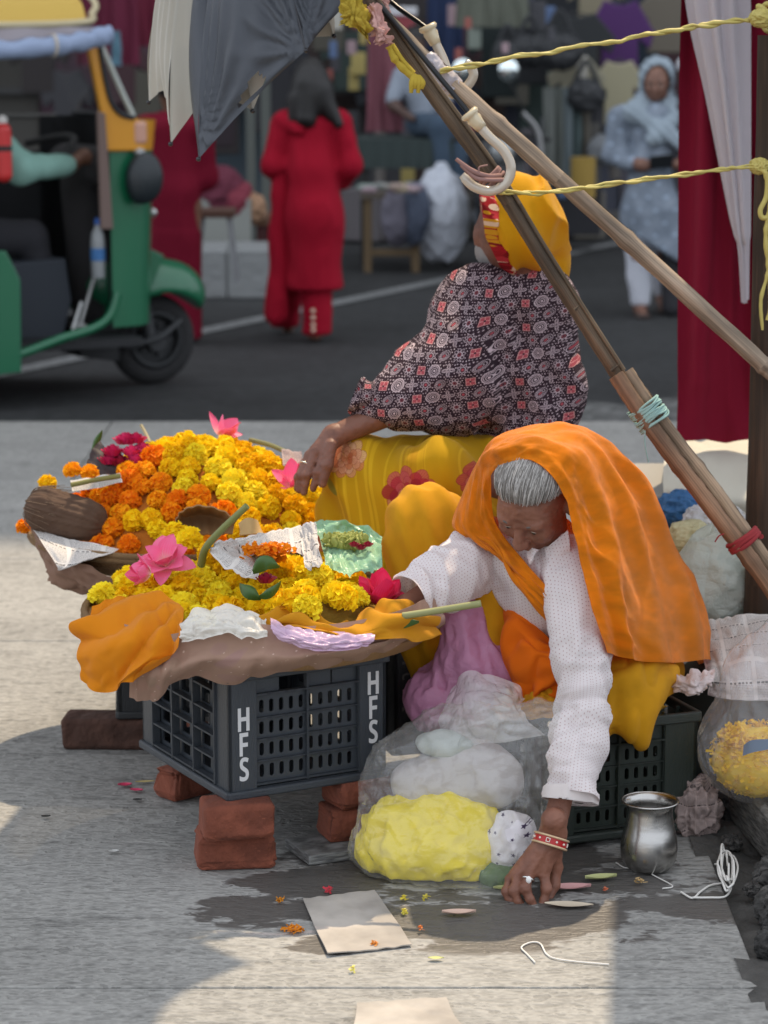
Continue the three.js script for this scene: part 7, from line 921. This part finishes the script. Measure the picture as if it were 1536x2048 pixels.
// ---------- auto rickshaw, nose to the right and turned away (out of focus) ----------
{
  const TH = 0.5, o = G(305, 768, -0.1), t = thing('auto_rickshaw', 'green and yellow three wheeled auto rickshaw with rolled blue side curtain', 'auto rickshaw', o); t.rotation.y = TH;
  const fx = V(Math.cos(TH), 0, -Math.sin(TH)), fz = V(Math.sin(TH), 0, Math.cos(TH));
  const L = (px, py, z) => { const r = ray(px, py), e = V(0, EYE, 0).sub(o), k = (z - e.dot(fz)) / r.dot(fz), p = e.addScaledVector(r, k); return V(p.dot(fx), p.y, z); };   // point of the vertical plane z of the rickshaw
  const green = phy(lin(.006, .125, .055), { roughness: .35, clearcoat: .5, clearcoatRoughness: .2 }), yellow = phy(lin(.62, .27, .012), { roughness: .4, clearcoat: .3 }), blackM = dark(.012, .013, .015, { roughness: .6 }), greyM = dark(.03, .032, .035, { roughness: .55 });
  const chrome = std(lin(.55, .56, .55), { metalness: .8, roughness: .35 });
  const plate = (pts, z, depth, m, name, parent = t) => { const q = pts.map(([a, b]) => L(a, b, z)), s = new THREE.Shape(q.map((p) => new THREE.Vector2(p.x, p.y))); const g = new THREE.ExtrudeGeometry(s, { depth, bevelEnabled: true, bevelSize: .006, bevelThickness: .006, bevelSegments: 2, steps: 1 }); g.translate(0, 0, z - depth); return local(parent, name, g, m); };
  // cowl: wraps from the near door edge round the nose to the far side
  const x0 = L(222, 450, .46).x, yW = L(250, 300, .3).y, yS = L(250, 240, .3).y, yB = L(260, 640, .2).y;
  const cowl = (y0, y1, b0, b1) => grid(40, 14, (u, v) => { const a = (u - .5) * Math.PI, y = lerp(y0, y1, v), w = .46, n = lerp(b0, b1, v), c = Math.pow(Math.abs(Math.cos(a)), .7); return V(x0 + n * c, y, w * Math.sign(Math.sin(a)) * Math.pow(Math.abs(Math.sin(a)), .75)); });
  local(t, 'cowl', cowl(yB, yW, .30, .34), green); local(t, 'cowl_top', cowl(yW + .002, yS, .34, .36), yellow);
  local(t, 'inner_lining', grid(30, 4, (u, v) => { const a = (u - .5) * Math.PI, c = Math.pow(Math.abs(Math.cos(a)), .7); return V(x0 - .012 + .30 * c, lerp(yB + .03, yS + .004, v), .445 * Math.sign(Math.sin(a)) * Math.pow(Math.abs(Math.sin(a)), .75)); }), blackM);
  plate([[176, 88], [198, 88], [208, 150], [220, 200], [240, 228], [268, 238], [286, 244], [286, 298], [216, 299], [204, 220], [190, 150]], .475, .03, yellow, 'front_pillar');
  local(t, 'inner_lining', grid(30, 4, (u, v) => { const a = (u - .5) * Math.PI, c = Math.pow(Math.abs(Math.cos(a)), .7); return V(x0 - .012 + .30 * c, lerp(yB + .03, yS + .004, v), .445 * Math.sign(Math.sin(a)) * Math.pow(Math.abs(Math.sin(a)), .75)); }), blackM);
  plate([[176, 88], [198, 88], [208, 150], [220, 200], [228, 240], [206, 240], [190, 150]], -.445, .03, blackM, 'front_pillar');
  local(t, 'window_seal', tube([[200, 92], [209, 150], [221, 200], [240, 227], [268, 236]].map(([a, b]) => L(a, b, .485)), .012, 8, 20), blackM);
  local(t, 'windscreen_frame', tube([[202, 90], [235, 165], [266, 232]].map(([a, b]) => L(a, b, .40)), .015, 8, 8), std(lin(.45, .5, .47)));
  const wA = L(202, 90, .38), wB = L(266, 232, .38); local(t, 'windscreen', grid(8, 4, (u, v) => V(lerp(wA.x, wB.x, v), lerp(wA.y, wB.y, v), lerp(.38, -.38, u))), phy(0xffffff, { transmission: 1, thickness: 0, roughness: .03 }));
  local(t, 'windscreen_rail', tube([V(wB.x, wB.y, -.4), V(wB.x + .03, wB.y, 0), V(wB.x, wB.y, .4)], .016, 8, 10), blackM); local(t, 'windscreen_rail', tube([V(wA.x, wA.y, -.4), V(wA.x, wA.y, .4)], .016, 8, 4), blackM);
  plate([[196, 225], [208, 228], [224, 456], [204, 456]], .51, .012, std(lin(.16, .11, .095)), 'door_flap');
  // fender, wheel, fork
  const R = .235, wy = .235;
  local(t, 'fender', flesh([ell(V(-.01, wy + .22, 0), [.31, .19, .16]), cap(V(-.26, wy + .30, 0), V(.12, wy + .27, 0), .16, .10, .08), { ...ell(V(.02, wy - .02, 0), [R + .05, R + .05, .4]), cut: true, k: .02 }], { cell: .016, k: .08, clip: (x, y) => wy - .02 - y + (x > 0 ? .12 : 0) }), green);
  plate([[222, 540], [300, 500], [325, 512], [300, 575], [262, 606], [232, 655], [222, 655]], .19, .38, green, 'front_skirt');
  const w = local(t, 'wheel', place(new THREE.TorusGeometry(R - .062, .062, 16, 48).scale(1, 1, .85), V(0, wy, 0)), dark(.020, .020, .021, { roughness: .85, bumpMap: withRep(grain, 20, 2), bumpScale: .006 }));
  local(w, 'rim', [place(new THREE.TorusGeometry(R - .1, .018, 10, 36), V(0, wy, .045)), place(new THREE.CylinderGeometry(R - .1, R - .105, .05, 28).rotateX(Math.PI / 2), V(0, wy, 0))], dark(.03, .032, .034, { metalness: .5, roughness: .5 })); local(w, 'hub', place(new THREE.CylinderGeometry(.055, .065, .12, 20).rotateX(Math.PI / 2), V(0, wy, .02)), greyM);
  for (let i = 0; i < 5; i++) local(w, 'wheel_nut', place(new THREE.CylinderGeometry(.011, .011, .03, 6).rotateX(Math.PI / 2), V(Math.cos(i * 1.257) * .08, wy + Math.sin(i * 1.257) * .08, .04)), greyM);
  local(t, 'fork_arm', tube([V(-.19, wy - .02, .1), V(-.02, wy + .02, .13), V(.12, wy + .1, .1)], .016, 8, 10), greyM); local(t, 'shock_absorber', tube([V(-.05, wy, .1), V(-.1, .55, .1)], .03, 10, 6), greyM);
  plate([[160, 660], [232, 640], [236, 720], [162, 712]], .2, .4, blackM, 'mud_flap');
  // tub, floor, sill, posts
  const sill = [[-40, 728], [40, 708], [120, 678], [190, 655], [222, 628], [236, 585]].map(([a, b]) => L(a, b, .58));
  local(t, 'sill', tube(sill, .022, 10, 40), green);
  const fy = L(120, 690, .5).y, xr = L(-60, 700, .58).x;
  local(t, 'floor', bx(x0 + .12 - xr + 1.2, .04, 1.1, (x0 + .12 + xr - 1.2) / 2, fy, 0), blackM);
  plate([[-6, 505], [10, 505], [38, 560], [40, 742], [-6, 748]], .6, .05, green, 'door_post'); plate([[-600, 505], [-4, 505], [-4, 748], [-600, 760]], .6, .03, green, 'rear_side');
  plate([[-600, 505], [-4, 505], [-4, 748], [-600, 760]], -.57, .03, green, 'rear_side');
  plate([[20, 530], [128, 520], [140, 600], [122, 676], [20, 700]], .3, .75, dark(.02, .026, .036, { roughness: .7 }), 'seat_box');
  local(t, 'driver_seat', flesh([cap(V(x0 - .75, L(60, 500, 0).y, -.25), V(x0 - .75, L(60, 500, 0).y, .3), .1)], { cell: .02 }), dark(.02, .02, .024));
  const by = L(60, 300, 0).y; local(t, 'partition', bx(.04, .75, 1.06, x0 - 1.15, by - .2, 0), dark(.02, .02, .022)); local(t, 'seat_rail', tube([V(x0 - .9, L(60, 232, -.4).y, -.5), V(x0 + .1, L(200, 232, -.4).y, -.5)], .014, 8, 4), dark(.09, .09, .085)); local(t, 'far_side', bx(x0 + .1 - (x0 - 1.2), by - fy - .02, .03, (x0 - .55), (by + fy) / 2 - .02, -.54), dark(.022, .023, .026)); local(t, 'rear_wall', bx(.04, 1.2, 1.1, x0 - 2.3, fy + .7, 0), blackM);
  local(t, 'dashboard', flesh([cap(V(x0 + .08, by - .08, -.3), V(x0 + .08, by - .08, .3), .1), cap(V(x0 + .05, by - .2, 0), V(x0 + .1, fy + .1, 0), .12)], { cell: .02, k: .1 }), dark(.028, .026, .027));
  local(t, 'handlebar', tube([V(x0 - .14, by + .02, .3), V(x0 - .04, by + .06, .1), V(x0 - .04, by + .06, -.1), V(x0 - .14, by + .02, -.3)], .018, 8, 14), dark(.03, .03, .03));
  local(t, 'pedal', [tube([V(x0 - .1, fy + .03, .25), V(x0 - .02, fy + .22, .22), V(x0 + .02, fy + .3, .2)], .012, 6, 8), bx(.07, .02, .06, x0 - .1, fy + .06, .25, .005), tube([V(x0 - .16, fy + .05, .33), V(x0 - .1, fy + .18, .3)], .01, 6, 4)], chrome);
  // roof
  const rA = L(-300, 20, .6), ry = L(80, 45, .6).y, rx = L(186, 50, .6).x;
  local(t, 'canvas_roof', grid(24, 12, (u, v) => { const e = (u - .5) * 2, x = lerp(rx - 2.6, rx - .04, v); return V(x, ry + .16 * Math.sqrt(Math.max(0, 1 - Math.pow(Math.abs(e), 3.2))) + .01 * Math.sin(v * 20), .62 * e); }), std(lin(.60, .40, .085), { roughness: .8, bumpMap: withRep(weave, 20, 20), bumpScale: .001 }));
  local(t, 'roof_edge', tube([V(rx - 2.6, ry - .01, .63), V(rx - .3, ry - .01, .63), V(rx, ry + .05, .6), V(rx + .02, ry + .14, .45), V(rx + .02, ry + .16, 0)], .016, 8, 30), std(lin(.5, .43, .27)));
  local(t, 'roof_valance', sheet([0, 1].map((j) => [0, 1, 2, 3, 4].map((i) => V(rx - .01 - i * .35, ry - .02 - j * .09, .635 - .01 * j))), 30, 4, (u, v) => .006 * Math.sin(u * 30), .004), std(lin(.42, .38, .40)));
  const roll = [[-160, 92], [0, 100], [100, 92], [170, 82], [222, 68]].map(([a, b]) => L(a, b, .66));
  const rl = local(t, 'rolled_curtain', tube(roll, (s, a) => .045 + .005 * Math.sin(s * 37) + .004 * noise(s * 20, a, 2), 16, 50), std(lin(.26, .33, .48), { roughness: .6 })); local(rl, 'tie', place(new THREE.TorusGeometry(.048, .008, 8, 20), roll[2].clone().lerp(roll[3], .1), qEuler(0, Math.PI / 2, 0)), std(lin(.5, .45, .38)));
  local(t, 'roof_frame', tube([V(rx, ry, .55), V(rx, ry, -.55)], .02, 8, 4), blackM); plate([[176, 88], [190, 88], [188, 60], [176, 60]], .5, .03, yellow, 'front_pillar');
  // mirror and lamp
  const m0 = L(292, 355, .5); const mi = local(t, 'mirror', flesh([ell(m0, [.09, .125, .045]), ell(m0.clone().add(V(-.045, -.02, 0)), [.05, .10, .045])], { cell: .01, k: .05 }), dark(.014, .02, .024, { roughness: .4 })); local(mi, 'mirror_arm', tube([m0.clone().add(V(-.02, .12, 0)), L(268, 298, .42)], .02, 8, 4), std(lin(.5, .52, .53)));
  local(t, 'indicator_lamp', place(new RoundedBoxGeometry(.075, .12, .08, 3, .025), L(276, 265, .45)), std(lin(.55, .3, .22), { roughness: .3 }));
  local(t, 'headlamp_ring', place(new THREE.SphereGeometry(.022, 10, 8), L(306, 425, .25)), chrome);
  // what rides in it
  const W = (p) => o.clone().addScaledVector(fx, p.x).addScaledVector(fz, p.z).add(V(0, p.y, 0));
  const dr = thing('person', 'person in mint green shirt driving the rickshaw with arm to the handlebar', 'person', W(V(x0 - .8, fy, 0)));
  const S = W(L(-45, 235, .22)), E = W(L(42, 338, .34)), H = W(L(140, 330, .24)), K = W(L(168, 312, .22)), hd = W(V(L(-75, 150, 0).x, L(-75, 150, 0).y, 0)), hips = W(V(x0 - .72, L(60, 470, 0).y, 0));
  part(dr, 'body', flesh([ell(hd, [.085, .115, .1]), cap(hd, S.clone().lerp(hips, .1), .05, .06), cap(S.clone().add(V(-.1, -.02, -.1)), hips, .1, .11), ...chain([S, E, H], [.05, .042, .03]), cap(H, K, .035, .035), cap(K, K.clone().add(V(.04, -.03, 0)), .022, .016), cap(hips, W(V(x0 - .3, L(60, 470, 0).y, .15)), .09, .07), cap(W(V(x0 - .3, L(60, 470, 0).y, .15)), W(V(x0 - .2, fy + .08, .18)), .06, .045)], { cell: .014, k: .04 }), skinMat(.16, .075, .045));
  part(dr, 'shirt', flesh([cap(S.clone().add(V(-.1, -.02, -.1)), hips.clone().add(V(0, .1, 0)), .13, .13), ...chain([S, E, H.clone().lerp(E, .12)], [.075, .068, .058])], { cell: .014, k: .05, disp: (x, y, z) => .006 * noise(x * 18, y * 18, z * 18) }), clothy(lin(.25, .44, .38))); part(dr, 'trousers', flesh([cap(hips, W(V(x0 - .3, L(60, 470, 0).y, .15)), .12, .085), cap(W(V(x0 - .3, L(60, 470, 0).y, .15)), W(V(x0 - .2, fy + .12, .18)), .08, .06)], { cell: .016 }), dark(.02, .02, .025)); part(dr, 'hair', flesh([ell(hd.clone().add(V(-.01, .03, 0)), [.095, .105, .108])], { cell: .015 }), dark(.012, .012, .012));
  const fp = W(L(6, 305, .48)), fe = thing('fire_extinguisher', 'red cylinder with white band hanging in the rickshaw doorway', 'fire extinguisher', fp.clone().add(V(0, -.15, 0)));
  part(fe, 'cylinder', place(new THREE.CapsuleGeometry(.042, .2, 6, 16), fp), std(lin(.55, .03, .03), { roughness: .35 })); part(fe, 'band', place(new THREE.CylinderGeometry(.0435, .0435, .025, 16), fp.clone().add(V(0, .02, 0))), dark(.03, .03, .03)); part(fe, 'valve', place(new THREE.SphereGeometry(.026, 10, 8), fp.clone().add(V(0, .15, 0))), std(lin(.6, .58, .55)));
  const bp = W(L(196, 500, .4)), bo = thing('water_bottle', 'clear bottle with blue cap and label standing in the rickshaw doorway', 'bottle', bp.clone().add(V(0, -.14, 0)));
  part(bo, 'bottle_body', place(new THREE.LatheGeometry([[.001, -.14], [.034, -.135], [.036, .04], [.03, .08], [.012, .115], [.012, .13], [.001, .13]].map((q) => new THREE.Vector2(...q)), 18), bp), std(lin(.3, .32, .33), { roughness: .2 })); part(bo, 'label_band', place(new THREE.CylinderGeometry(.0368, .0368, .06, 18), bp.clone().add(V(0, -.02, 0))), std(lin(.05, .16, .38))); part(bo, 'bottle_cap', place(new THREE.CylinderGeometry(.014, .014, .03, 14), bp.clone().add(V(0, .14, 0))), std(lin(.04, .12, .4)));
}
renderer.render(scene, camera);
